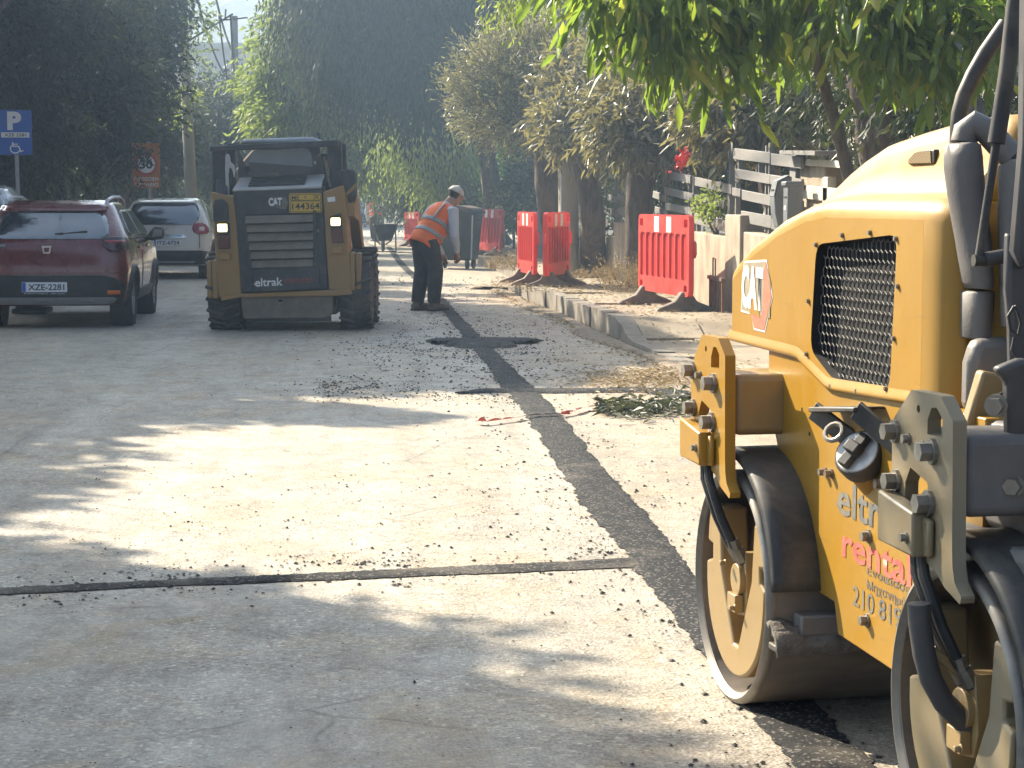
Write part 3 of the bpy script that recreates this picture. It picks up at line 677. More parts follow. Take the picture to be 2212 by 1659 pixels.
# -- roadside trees left of the frame whose shade falls across the road
def shade_tree(label, x, y, shad, h, r, n, seed, th=3.4):
    cs = []
    for q in shad:
        hh = q[3] if len(q) > 3 else h + random.uniform(-.5, .5); cs.append((*shed(q, hh), q[2] * r, q[2] * r, q[2] * r * .9))
    tree('roadside_tree', label, 'roadside trees standing left of the view', (x, y, .1), [(x, y, 0), (x, y, th * .6), (x + .1, y + .2, th)], [.22, .17, .15], cs, dict(n=n, nl=9, tl=.24, ll=.19, lw=.10, droop=.2, spread=.9), M_lf_dark, M_bark, seed=seed, shell=.1)
FG = []
for (ex, ey) in ((-2.4, 8.9), (-1.6, 8.05), (-1.0, 7.5), (-.5, 7.05), (-.1, 6.6), (.2, 6.2), (.45, 5.75), (.62, 5.3), (.78, 4.8), (1.05, 4.3), (1.45, 3.8), (1.9, 3.2), (2.4, 2.5), (2.9, 1.8)):   # just inside the edge of the shade
    FG.append((ex - (.46 if ey > 6.4 else .74), ey - (.38 if ey > 6.4 else .60), .74)); FG.append((ex - 1.7, ey - 1.4, 1.0))
FG += [(x, y, 1.3) for x, y in ((-1.9, 5.6), (-1.0, 4.6), (-.2, 3.4), (-3.6, 5.6), (-2.6, 4.4), (-1.8, 3.2), (-1.0, 2.0), (-.2, .9), (-4.6, 7.4), (-3.4, 3.0), (.8, 1.0))]
shade_tree('broad dark roadside tree shading the foreground from the left', -7.0, 11.8, FG, 5.6, 1.0, 24000, 91)
shade_tree('bushy roadside tree whose shade falls beside the parked red car', -7.6, 20.5, [(-2.7, 13.3, .9), (-2.9, 12.0, .9), (-2.7, 10.8, .85), (-2.6, 9.9, .7), (-3.8, 11.6, 1.1), (-3.4, 10.3, .9), (-.9, 13.5, .42), (-.3, 13.3, .33), (-1.5, 13.8, .5), (.1, 13.1, .2), (-2.2, 14.6, .8), (-3.6, 13.8, 1.1)], 5.2, 1.0, 9000, 92)
bd = [(x + random.uniform(-.3, .3), y + random.uniform(-.3, .3), 1.05) for y in (16.2, 17.8, 19.4) for x in (-4.2, -2.7, -1.2, .1)] + [(1.3, 18.2, .8), (2.0, 19.3, .8), (.9, 16.8, .6), (-3.5, 15.2, .8), (-1.8, 15.3, .6)]
shade_tree('tall roadside tree shading the road behind the loader', -7.8, 27, bd, 6.4, 1.0, 12000, 93)
bd = [(x + random.uniform(-.3, .3), y + random.uniform(-.3, .3), 1.1) for y in (21, 22.8, 24.6, 26.4) for x in (-4.2, -2.6, -1.0, .5)] + [(1.7, 20.9, .8), (1.6, 22.3, .7), (1.5, 24, .6)]
shade_tree('tall roadside tree shading the loader and the red car', -7.8, 31, bd, 6.8, 1.0, 12000, 94)
bd = [(x + random.uniform(-.4, .4), y + random.uniform(-.4, .4), 1.15) for y in (28.6, 31, 33.4, 36) for x in (-4.4, -2.8, -1.2)] + [(.3, 30, .6), (.8, 33.6, .5), (1.2, 28.0, .35), (1.8, 29.5, .3)]
shade_tree('tall roadside tree shading the white car', -8, 38, bd, 6.6, 1.0, 6500, 95)
# -- garden greenery behind the fence
GH = 'bushes behind the slatted fence'
def bush(label, cs, n, lm, ll=.07, name='garden_bush', seed=5, base=None, cat='bush', droop=.1):
    c0 = cs[0]; b = base or (c0[0], c0[1], 0)
    tree(name, label, GH, b, [b, (b[0], b[1], c0[2] * .4), (b[0] + .05, b[1], c0[2] * .8)], [.04, .03, .025], cs, dict(n=n, nl=8, tl=.3 if name != 'potted_plant' else .14, ll=ll, lw=ll * .5, droop=droop, spread=.9), lm, M_bark, seed=seed, cat=cat, limb_r=.5)
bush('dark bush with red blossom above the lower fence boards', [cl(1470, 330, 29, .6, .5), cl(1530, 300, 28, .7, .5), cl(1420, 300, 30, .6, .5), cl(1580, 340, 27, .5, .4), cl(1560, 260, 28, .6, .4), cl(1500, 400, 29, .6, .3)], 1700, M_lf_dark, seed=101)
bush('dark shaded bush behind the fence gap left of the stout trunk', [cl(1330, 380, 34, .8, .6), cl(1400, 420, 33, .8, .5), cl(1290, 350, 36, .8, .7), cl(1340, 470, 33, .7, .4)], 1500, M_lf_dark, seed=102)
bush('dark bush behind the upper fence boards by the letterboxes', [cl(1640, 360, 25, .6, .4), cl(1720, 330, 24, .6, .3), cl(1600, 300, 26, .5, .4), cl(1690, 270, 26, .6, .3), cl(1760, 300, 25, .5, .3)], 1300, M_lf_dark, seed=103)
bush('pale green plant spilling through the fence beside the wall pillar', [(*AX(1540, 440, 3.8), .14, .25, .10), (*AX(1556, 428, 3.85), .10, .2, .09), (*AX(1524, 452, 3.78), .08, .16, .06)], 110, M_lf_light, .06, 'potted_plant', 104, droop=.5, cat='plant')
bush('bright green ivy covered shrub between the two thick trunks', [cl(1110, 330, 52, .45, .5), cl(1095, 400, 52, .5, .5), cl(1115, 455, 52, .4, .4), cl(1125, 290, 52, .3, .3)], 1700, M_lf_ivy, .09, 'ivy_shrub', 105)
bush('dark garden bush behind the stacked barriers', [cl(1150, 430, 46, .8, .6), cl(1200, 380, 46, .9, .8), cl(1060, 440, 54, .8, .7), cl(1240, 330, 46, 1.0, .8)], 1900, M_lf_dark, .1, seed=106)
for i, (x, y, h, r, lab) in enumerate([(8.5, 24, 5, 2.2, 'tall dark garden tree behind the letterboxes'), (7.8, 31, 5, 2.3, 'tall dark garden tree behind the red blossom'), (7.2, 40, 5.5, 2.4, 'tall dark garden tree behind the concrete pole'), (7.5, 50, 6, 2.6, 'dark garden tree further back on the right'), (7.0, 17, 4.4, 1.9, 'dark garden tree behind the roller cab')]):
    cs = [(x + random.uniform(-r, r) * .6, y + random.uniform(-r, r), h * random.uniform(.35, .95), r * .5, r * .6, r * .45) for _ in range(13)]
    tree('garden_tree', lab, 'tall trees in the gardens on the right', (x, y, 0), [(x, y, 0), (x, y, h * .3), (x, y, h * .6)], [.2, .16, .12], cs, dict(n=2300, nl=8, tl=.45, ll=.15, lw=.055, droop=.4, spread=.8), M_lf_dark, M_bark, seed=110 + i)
# red blossom
fl = empty('red_blossom', AY(1475, 345, 24.4), 0, 'spray of bright red blossom hanging over the fence boards', 'flower')
M_red = mat('red_petal', (.75, .06, .03), .5, var=.2)
P = rng.normal(size=(90, 3)) * np.array([.05, .05, .065]); P[:, 0] -= P[:, 2] * -.5
link('petals', leaf_mesh('petals', P, rng.normal(size=(90, 3)), np.full(90, .06), np.full(90, .05), M_red), None, fl)
fl2 = empty('red_blossom', AY(1688, 308, 24), 0, 'few small red flowers beside the dark post above the fence', 'flower')
P = rng.normal(size=(16, 3)) * .04; link('petals', leaf_mesh('petals', P, rng.normal(size=(16, 3)), np.full(16, .05), np.full(16, .04), M_red), None, fl2)
# weeds at the tree feet
def weeds(label, p, n, r, h):
    o = empty('dry_weeds', p, 0, label, 'weeds'); a = rng.uniform(0, 6.28, n); q = rng.random(n) ** .5 * r
    B = np.c_[np.cos(a) * q, np.sin(a) * q, np.zeros(n)]; D = np.c_[rng.normal(size=(n, 2)) * .5, np.ones(n)]
    B2, DD, L, W = twig_leaves(B, D, 7, h, .05, .016, 0, .8)
    B3 = np.r_[B, B2]; D3 = np.r_[D, DD]; L3 = np.r_[np.full(n, h), L]; W3 = np.r_[np.full(n, .008), W]
    o['kind'] = 'stuff'; link('stems', leaf_mesh('stems', B3, D3, L3, W3, M_dry), None, o)
weeds('dry weeds round the foot of the tree behind the large red barrier', G(1355, 632, .2), 150, .34, .5)
weeds('dry weeds at the kerb end beside the two close red barriers', G(1100, 585, .2), 130, .4, .35)
weeds('dry twigs round the foot of the second street tree', G(1290, 600, .2), 110, .5, .14)
weeds('dry weeds below the fence wall beside the pole foot', G(1240, 590, .2), 90, .5, .2)

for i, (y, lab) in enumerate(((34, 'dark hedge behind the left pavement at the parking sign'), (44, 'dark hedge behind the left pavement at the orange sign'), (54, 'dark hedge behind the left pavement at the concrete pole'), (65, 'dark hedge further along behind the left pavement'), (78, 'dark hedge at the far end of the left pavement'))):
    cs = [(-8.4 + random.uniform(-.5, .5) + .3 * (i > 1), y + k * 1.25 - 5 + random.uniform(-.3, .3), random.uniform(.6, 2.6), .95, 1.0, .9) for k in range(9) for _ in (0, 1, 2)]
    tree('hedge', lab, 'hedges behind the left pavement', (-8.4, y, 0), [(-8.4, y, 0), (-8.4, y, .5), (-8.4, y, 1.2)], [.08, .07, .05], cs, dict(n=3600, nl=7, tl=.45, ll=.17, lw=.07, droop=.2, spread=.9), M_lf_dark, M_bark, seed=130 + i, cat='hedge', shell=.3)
# ================================================================== WALLS, FENCES, HOUSES, POLES, SIGNS
M_stucco = mat('stained_stucco', (.40, .325, .235), .9, var=.2, vscale=3, dirt=(.16, .115, .075), dfac=.85, dscale=2.6, bscale=30, bstr=.5, bdist=.012, stretch=(1, 1, .5))
M_slat = mat('grey_weathered_wood', (.20, .19, .175), .8, var=.25, vscale=5, dirt=(.15, .13, .11), dfac=.5, dscale=5, bscale=26, bstr=.4, bdist=.006, stretch=(1, .16, 1))
M_cream = mat('cream_board', (.62, .56, .44), .75, var=.1, vscale=5, dirt=(.35, .28, .18), dfac=.4, dscale=4, bscale=26, bstr=.3, bdist=.005)
M_post = mat('dark_post', (.055, .05, .045), .8, var=.25, vscale=6)
M_house = mat('house_plaster', (.66, .60, .50), .9, var=.06, vscale=2, dirt=(.45, .38, .28), dfac=.35)
M_pole = mat('pole_concrete', (.40, .365, .31), .88, var=.14, vscale=4, dirt=(.24, .2, .15), dfac=.5, dscale=3, bscale=40, bstr=.35, bdist=.006, stretch=(1, 1, .3))
M_glass = mat('window_glass', (.02, .024, .03), .08, var=.1, spec=.6)
M_metal = mat('galvanised_pole', (.30, .30, .30), .5, .5, var=.15, vscale=8, dirt=(.25, .21, .17), dfac=.3)
M_blue = mat('sign_blue', (.02, .10, .42), .45, var=.08, vscale=4, dirt=(.1, .14, .25), dfac=.25)
M_signw = mat('sign_white', (.72, .72, .70), .5, var=.05, vscale=5)
M_signo = mat('sign_orange', (.42, .15, .03), .5, var=.15, vscale=4, dirt=(.35, .15, .04), dfac=.4)
M_signr = mat('sign_red', (.45, .06, .03), .5, var=.1)
M_signk = mat('sign_black', (.02, .02, .022), .5)
FX = 3.78
def q4(a, b, x=FX): return AX((1360 + a / 2.963) * .864, (300 + b / 2.963) * .864, x)
def q5(a, b, x=FX): return AX((1700 + a / 2.305) * .864, (280 + b / 2.305) * .864, x)
wall = empty('garden_wall', (FX, 28, 0), 0, 'low stained stucco garden wall with square pillars below the grey fence boards', 'wall')
def wpart(mb, name, m, **k):
    o = mb.build(name, m, wall, **k); o.location = (-FX, -28, 0); return o
def yspan(a0, a1, b0, b1=None):                             # wall piece from photo columns a0..a1, top at b0 -> b1
    p, q = q4(a0, b0), q4(a1, b1 if b1 is not None else b0); return p, q
for a0, a1, b0, b1, d, nm in ((440, 535, 862, 868, .20, 'wall_section'), (1118, 1372, 828, 872, .20, 'wall_section'), (1478, 1900, 828, 900, .20, 'wall_section'), (650, 1118, 800, 828, .20, 'wall_section')):
    p, q = yspan(a0, a1, b0, b1)
    wpart(MB().prism([(p[1], .0), (p[1], p[2]), (q[1], q[2]), (q[1], .0)], FX, FX + d, 'x'), nm, M_stucco, bevel=.012)
for a0, a1, b0, d in ((290, 332, 768, .3), (532, 650, 756, .3), (1364, 1474, 700, .32)):
    p, q = q4(a0, b0), q4(a1, b0)
    wpart(MB().box(FX - .03, FX + d, min(p[1], q[1]), max(p[1], q[1]), 0, p[2]), 'pillar', M_stucco, bevel=.015)
fence = empty('slat_fence', (FX + .1, 26, .8), 0, 'grey weathered horizontal board fence stepping up towards the letterboxes', 'fence')
def fpart(mb, name, m, par=None, **k):
    par = par or fence; o = mb.build(name, m, par, **k); o.location = tuple(-np.array(par.location)); return o
def board(a0, b0, a1, b1, h0, h1, x=FX + .06, f=q4, m=M_slat, par=None, nm='board'):
    p0, p1, r0, r1 = f(a0, b0, x), f(a1, b1, x), f(a0, b0 + h0, x), f(a1, b1 + h1, x)
    return fpart(MB().add([tuple(p0), tuple(p1), tuple(r1), tuple(r0)] + [(p[0] + .028, p[1], p[2]) for p in (p0, p1, r1, r0)], [(0, 1, 2, 3), (7, 6, 5, 4), (0, 4, 5, 1), (1, 5, 6, 2), (2, 6, 7, 3), (3, 7, 4, 0)]), nm, m, par, bevel=.004, seg=1)
for r in ((1400, 208, 1672, 240, 82, 84), (1415, 360, 1672, 405, 70, 72), (1392, 500, 1452, 512, 58, 60), (1465, 518, 1675, 560, 72, 78), (1458, 672, 1682, 712, 84, 92),
          (1680, 248, 1905, 275, 84, 88), (1674, 405, 1905, 438, 72, 76), (1676, 566, 1905, 600, 74, 78), (1684, 730, 1905, 768, 80, 86),
          (892, 372, 1082, 412, 58, 60), (1116, 422, 1385, 480, 64, 70), (888, 494, 1100, 546, 54, 58), (1115, 552, 1330, 600, 56, 60), (900, 612, 1098, 652, 52, 56), (1112, 690, 1372, 752, 76, 86), (820, 640, 905, 668, 46, 48),
          (540, 438, 632, 468, 44, 46), (542, 544, 634, 580, 46, 46), (544, 648, 638, 690, 48, 50), (400, 528, 542, 572, 44, 46), (404, 626, 542, 672, 48, 50), (410, 716, 502, 752, 54, 58), (765, 512, 902, 556, 50, 54), (640, 470, 770, 500, 44, 46), (640, 690, 820, 720, 46, 46)):
    board(*r)
for a, b0, b1 in ((1395, 190, 720), (1665, 190, 830), (1460, 240, 420), (1612, 230, 420), (1440, 470, 830), (1690, 170, 900), (895, 370, 800), (1088, 395, 830), (1122, 415, 840), (1150, 600, 850), (570, 415, 760), (432, 520, 830), (540, 430, 760), (925, 340, 520), (1385, 460, 720)):
    p, q = q4(a, b0, FX + .12), q4(a, b1, FX + .12); fpart(MB().box(FX + .09, FX + .14, p[1] - .025, p[1] + .025, q[2], p[2]), 'post', M_slat, bevel=.004)
gate = empty('gate_boards', (FX + .2, 19, .5), 0, 'cream painted boards of the driveway gate beside a rendered pier', 'gate')
for r in ((665, 268, 925, 282, 34, 42), (706, 420, 1010, 452, 78, 84)): board(*r, x=FX + .1, f=q5, m=M_cream, par=gate)
p, q = q5(690, 310, FX + .16), q5(845, 560, FX + .16); fpart(MB().box(FX + .14, FX + .4, min(p[1], q[1]), max(p[1], q[1]), 0, p[2]), 'pier', M_stucco, gate, bevel=.015)
p, q = q5(632, 250, FX + .1), q5(662, 600, FX + .1); fpart(MB().box(FX + .1, FX + .2, min(p[1], q[1]), max(p[1], q[1]), 0, p[2]), 'gate_post', M_slat, gate, bevel=.01)
p, q = q5(822, 375, FX + .1), q5(848, 500, FX + .1); fpart(MB().box(FX + .1, FX + .18, min(p[1], q[1]), max(p[1], q[1]), 0, p[2]), 'gate_post', M_cream, gate, bevel=.01)
p, q = q5(604, 222, FX), q5(810, 238, FX)
fpart(MB().prism([(p[1], p[2]), (q[1], q[2] + .02), (q[1], q[2] - .02), (p[1], p[2] - .035)], FX - .05, FX + .4, 'x'), 'pier_cap', M_slat, gate, bevel=.004)
# letterboxes
M_lbox = mat('grey_letterbox', (.16, .165, .17), .45, var=.1, vscale=5, dirt=(.3, .27, .22), dfac=.3)
for k, (a, b, w, h, lab) in enumerate(((595, 372, .21, .46, 'grey letterbox with a curved lid hung on the fence boards'), (660, 420, .19, .40, 'flat topped dark grey letterbox right of the curved one'))):
    p = q5(a, b, FX - .06); lb = empty('letterbox', (p[0], p[1], p[2] - h), 0, lab, 'letterbox', 'letterboxes on the fence')
    prof = [(-.06, 0), (.06, .0), (.06, h), (.02, h)] + ([(-.07, h - .05), (-.10, h * .6), (-.09, h * .3)] if k == 0 else [(-.08, h), (-.08, 0)])
    MB().prism(prof, -w / 2, w / 2, 'y').build('box', M_lbox, lb, bevel=.012)
    MB().box(-.10, .07, -w / 2 - .006, w / 2 + .006, h - .01, h + .03).build('lid', M_lbox, lb, bevel=.01) if k else MB().prism([(-.105, h * .62), (-.075, h - .04), (.03, h + .012), (.03, h + .002), (-.07, h - .055), (-.1, h * .6)], -w / 2 - .006, w / 2 + .006, 'y').build('lid', M_lbox, lb)
    MB().box(-.087 - (.012 if k == 0 else 0), -.08, -w * .32, w * .32, h * .72, h * .75).build('slot', M_signk, lb)
    MB().box(-.0845, -.079, -.03, .03, h * .45, h * .55).build('name_tag', M_signw, lb) if k else None
# rusty drain grate standing against the wall
M_rust = mat('rusty_iron', (.16, .085, .05), .8, .2, var=.4, vscale=12, dirt=(.28, .17, .10), dfac=.5, dscale=8)
p = q4(1300, 1395, FX - .12); gr_ = empty('iron_grate', (p[0], p[1], pz(p[1])), 0, 'rusty iron grate leaning against the foot of the wall behind the roller', 'grate')
for i in range(8): MB().box(-.05, -.02, -.42 + i * .11, -.385 + i * .11, 0, .36).build('grate_bar', M_rust, gr_, bevel=.004)
MB().box(-.06, -.01, -.44, .44, .33, .37).build('grate_rail', M_rust, gr_, bevel=.004); MB().tube([(-.03, .1, .36), (-.03, .1, .55), (-.03, .25, .56), (-.03, .25, .36)], .008, 6).build('grate_handle', M_rust, gr_)
# dark gate posts and gate recess left of the fence
gp_ = empty('gate_post', (4.5, 24.2, 0), 0, 'tall dark square post standing behind the upper fence boards', 'post')
MB().box(-.13, .13, -.13, .13, 0, 2.42).build('shaft', M_post, gp_, bevel=.01); MB().box(-.16, .16, -.16, .16, 2.42, 2.46).build('cap', M_post, gp_, bevel=.008)
ig = empty('iron_gate', (3.95, 38.5, 0), 0, 'dark iron garden gate in the gap beside the concrete pole', 'gate')
for i in range(9): MB().box(-.012, .012, -1.0 + i * .25, -.975 + i * .25, .1, 1.7).build('gate_bar', M_post, ig)
for z in (.15, .9, 1.66): MB().box(-.02, .02, -1.05, 1.08, z, z + .05).build('gate_rail', M_post, ig)
MB().box(-.005, .005, -1.0, 1.0, .15, 1.3).build('sheet', M_post, ig)
ns = empty('street_sign', AX(1262, 446, 3.6), R_(-62), 'dark blue street name plate with white Greek letters beside the pole', 'sign')
M_navy = mat('navy_plate', (.02, .03, .07), .5)
M_dimw = mat('dull_white_print', (.42, .42, .40), .6)
y_n = ns.location.y; s_n = y_n / FPX
MB().box(-32 * s_n, 40 * s_n, -.01, .01, -16 * s_n, 18 * s_n).build('plate', M_navy, ns, bevel=.003)
for t_, z_, x_ in (('ΠΛΩΤΙΝΟΥ', 6, -28), ('ΗΡ ΙΣΤ', -3.5, -24), ('61-75', -13, -26)): text('lettering', t_, M_dimw, ns, (x_ * s_n, -.0115, z_ * s_n), (1, 0, 0), (0, 0, 1), height=6.2 * s_n, depth=.001, bold=.02)
# picket fence further along the right side
pk = empty('picket_fence', (3.6, 43, .1), 0, 'pale upright picket fence beyond the concrete pole', 'fence')
for i in range(34):
    MB().box(-.012, .012, -5 + i * .34, -4.9 + i * .34, .0, 1.05 + random.uniform(-.03, .03)).build('picket', M_slat, pk, bevel=.004, seg=1)
for z in (.25, .85): MB().box(.013, .05, -5, 6.6, z, z + .06).build('rail', M_slat, pk)
wf = empty('white_fence', (3.6, 62, .1), 0, 'pale fence and garden wall far along the pavement behind the worker', 'fence')
for i in range(30): MB().box(-.015, .015, -6 + i * .6, -5.7 + i * .6, 0, 1.25 + random.uniform(-.05, .05)).build('picket', M_cream, wf)
MB().box(.02, .12, -6, 12, 0, .7).build('base_wall', M_stucco, wf)
# house in the garden on the right
h_ = empty('house', (6.4, 27, 0), 0, 'pale plastered house glimpsed through the trees behind the fence', 'house')
MB().box(0, 6, -6, 9, 0, 3.4).build('wall', M_house, h_, bevel=.02)
MB().box(-.5, 6.3, -6.3, 9.3, 3.4, 3.62).build('roof', M_house, h_, bevel=.02)
for y in (-4, -1, 4.5):
    w_ = MB().box(-.04, .03, y - .6, y + .6, 1.0, 2.3).build('window', M_post, h_, bevel=.006); MB().box(-.05, -.042, y - .52, y + .52, 1.08, 2.22).build('pane', M_glass, w_)
MB().box(-.04, .03, 1.2, 2.2, .1, 2.2).build('door', M_post, h_, bevel=.006)
b_ = empty('apartment_building', (-7.2, 104, 0), 0, 'pale concrete building standing far off between the trees on the left', 'building')
M_bld = mat('far_plaster', (.62, .60, .54), .85, var=.06, vscale=.6, dirt=(.4, .36, .3), dfac=.3, dscale=.6)
MB().box(-3.2, 2.4, -2, 8, 0, 8.8).build('wall', M_bld, b_); MB().box(-3.35, 2.55, -2.15, 8.1, 8.8, 9.05).build('parapet', M_bld, b_); MB().box(-3.24, 2.44, -2.05, 8.05, 6.9, 7.05).build('ledge', M_pole, b_)
for x in (-2.6, -1.2): MB().box(x, x + .9, -2.04, -1.98, 4.4, 6.0).build('window', M_glass, b_)
# concrete poles
def pole(name, label, x, y, h, r0, r1, lean=(0, 0), m=M_pole, n=12):
    o = empty(name, (x, y, 0), 0, label, 'utility pole'); zs = np.linspace(-.05, h, 14)
    MB().tube([(lean[0] * z, lean[1] * z, z) for z in zs], [r0 + (r1 - r0) * z / h for z in zs], n).build('shaft', m, o); return o
p = G(1234, 592, .2); pl = pole('utility_pole', 'tall pale concrete pole on the sunny pavement between two tree trunks', p[0] - .02, p[1], 7.6, .165, .13, (-.024, 0))
MB().tube([(-.15, -.1, .4), (-.16, -.1, 3), (-.22, -.1, 6.5)], .018, 6).build('white_tube', M_signw, pl)  # thin white tube up the left edge of the pole
MB().box(-.33, .1, -.2, -.14, 4.3, 4.36).build('bracket', M_metal, pl)
lp_ = pole('utility_pole', 'grey concrete pole rising from the left pavement beside the dark trees', -4.86, 55, 9.5, .17, .11, (-.033, 0))
lp_.location.x = AY(417, 430, 55)[0]
MB().bar((-.18, 0, 5.5), (1.1, .2, 6.3), .05, .05).bar((.75, .15, 6.12), (1.5, .1, 6.2), .035, .035).bar((.9, .15, 6.15), (.92, .15, 6.42), .04, .04).build('crossarm', M_post, lp_)
arm = MB().tube([(-.2, 0, 7.0), (.2, 0, 7.45), (.7, 0, 7.5)], .03, 8).build('lamp_arm', M_rust, lp_)
MB().prism([(.3, 7.46), (.95, 7.34), (1.0, 7.26), (.35, 7.28)], -.12, .12, 'y').build('lamp_head', M_rust, arm, bevel=.02)
p2 = AY(509, 300, 82); pl2 = pole('utility_pole', 'dark wooden pole far off in front of the pale building', p2[0], 82, 8.6, .17, .14, m=M_post)
M_cable = mat('cable_black', (.02, .02, .022), .6)
for i, (z0, z1, x0, x1) in enumerate(((8.6, 6.0, .0, .05), (9.0, 6.9, .5, .3), (6.25, 6.0, 1.0, .05), (6.25, 5.2, 1.3, .2))):
    A = np.array(lp_.location) + np.array([x0 - .25, 0, z0]); B = np.array(pl2.location) + np.array([x1, 0, z1]); pts = [A + (B - A) * t - np.array([0, 0, 1.1 * 4 * t * (1 - t)]) for t in np.linspace(0, 1, 14)]
    tag(MB().tube(pts, .035 if i < 2 else .025, 6).build('overhead_cable', M_cable), ('black overhead cable from the pole top, left one of the upper pair', 'black overhead cable right of the pole top one', 'black sagging cable between the crossarm and the dark pole', 'thin lowest cable strung from the crossarm end')[i], 'cable', 'overhead cables on the left')
A = np.array(lp_.location) + np.array([-.25, 0, 9.2]); B = A + np.array([.4, -40, 3]); 
tag(MB().tube([A + (B - A) * t for t in np.linspace(0, 1, 6)], .03, 6).build('overhead_cable', M_cable), 'black overhead cable running from the pole towards the viewer', 'cable', 'overhead cables on the left')
# parking sign
sg = empty('parking_sign', (AY(33, 286, 30)[0], 30, .13), R_(4), 'blue disabled parking sign with white P on a thin pole', 'sign')
zc_ = AY(33, 286, 30)[2] - .13
MB().tube([(.04, .02, 0), (.02, .02, 1.2), (0, .02, zc_ + .28)], .028, 10).build('pole', M_metal, sg)
MB().prism(rrect(-.232, .232, zc_ - .32, zc_ + .32, .02, 3), -.008, .008, 'y').build('panel', M_blue, sg)
def tS(s, x, z, h, m, par, w=None, b=.03, y=-.0095): return text('lettering', s, m, par, (x, y, z), (1, 0, 0), (0, 0, 1), height=h, width=w, bold=b, align='CENTER', depth=.001)
tS('P', -.01, zc_ + .165, .265, M_signw, sg, .20, .055)
MB().box(-.20, .20, -.0115, -.0085, zc_ - .073, zc_ + .0).build('number_plate', M_signw, sg); tS('XZE 2281', 0, zc_ - .037, .044, M_signk, sg, .31, .02, -.0125)
wc = MB(); zw = zc_ - .2
wc.tube([(-.005 + .068 * math.cos(a), -.0105, zw - .035 + .062 * math.sin(a)) for a in np.linspace(2.2, 6.0, 14)], .0105, 6)
wc.tube([(-.045 + .0, -.0105, zw + .088), (-.045, -.0105, zw + .0881)], .022, 8)
wc.tube([(-.042, -.0105, zw + .06), (-.032, -.0105, zw + .0), (.045, -.0105, zw + .0), (.075, -.0105, zw - .075), (.11, -.0105, zw - .06)], .012, 6).tube([(-.036, -.0105, zw + .03), (.035, -.0105, zw + .032)], .009, 6)
wc.build('wheelchair_symbol', M_signw, sg)
# speed limit sign
s3 = empty('speed_sign', (AY(316, 368, 44)[0], 44, .13), R_(3), 'orange warning sign with a 30 limit, half hidden by leaves', 'sign')
z3 = AY(316, 355, 44)[2] - .13; u3 = 44 / FPX
MB().tube([(0.05, .025, 0), (.05, .025, z3 + .5)], .03, 8).build('pole', M_metal, s3)
MB().prism(rrect(-29 * u3, 29 * u3, z3 - 50 * u3, z3 + 45 * u3, .02, 3), -.01, .01, 'y').build('panel', M_signo, s3)
ci = lambda r, n=28: [(r * math.cos(2 * math.pi * k / n) * u3, z3 + r * math.sin(2 * math.pi * k / n) * u3) for k in range(n)]
MB().prism(ci(24), -.0125, -.0101, 'y').build('ring', M_signr, s3); MB().prism(ci(18.5), -.0145, -.0126, 'y').build('disc', M_signw, s3)
text('lettering', '30', M_signk, s3, (0, -.0155, z3), (1, 0, 0), (0, 0, 1), height=19 * u3, width=27 * u3, bold=.03, align='CENTER', depth=.001)
for t_, zz_ in (('ΠΡΟΣΟΧΗ', -31), ('ΣΧΟΛΕΙΟ', -43)): text('lettering', t_, M_signw, s3, (0, -.0115, z3 + zz_ * u3), (1, 0, 0), (0, 0, 1), height=8 * u3, width=50 * u3, bold=.02, align='CENTER', depth=.001)

# ------------------------------------------------------------------ red plastic barriers
def plastic(name, col, tcol, t=.3, **k):
    m = mat(name, col, **k); nt = m.node_tree; b = nt.nodes['Principled BSDF']
    tr = nt.nodes.new('ShaderNodeBsdfTranslucent'); tr.inputs[0].default_value = (*tcol, 1); ms = nt.nodes.new('ShaderNodeMixShader'); ms.inputs[0].default_value = t
    nt.links.new(b.outputs[0], ms.inputs[1]); nt.links.new(tr.outputs[0], ms.inputs[2]); nt.links.new(ms.outputs[0], nt.nodes['Material Output'].inputs[0]); return m
M_redp = plastic('red_plastic', (.70, .075, .055), (.85, .12, .09), .35, rough=.45, var=.08, vscale=4, dirt=(.6, .30, .24), dfac=.3, dscale=3)
M_redd = plastic('red_plastic_recess', (.62, .05, .04), (.85, .10, .07), .4, rough=.5, var=.08, vscale=4)
M_refl = mat('reflective_white', (.85, .82, .78), .35, var=.06, vscale=12, dirt=(.7, .4, .35), dfac=.3, dscale=9)
M_foot = mat('dusty_rubber_foot', (.15, .125, .10), .9, var=.3, vscale=8, dirt=(.33, .28, .21), dfac=.6, dscale=5, bscale=30, bstr=.4)
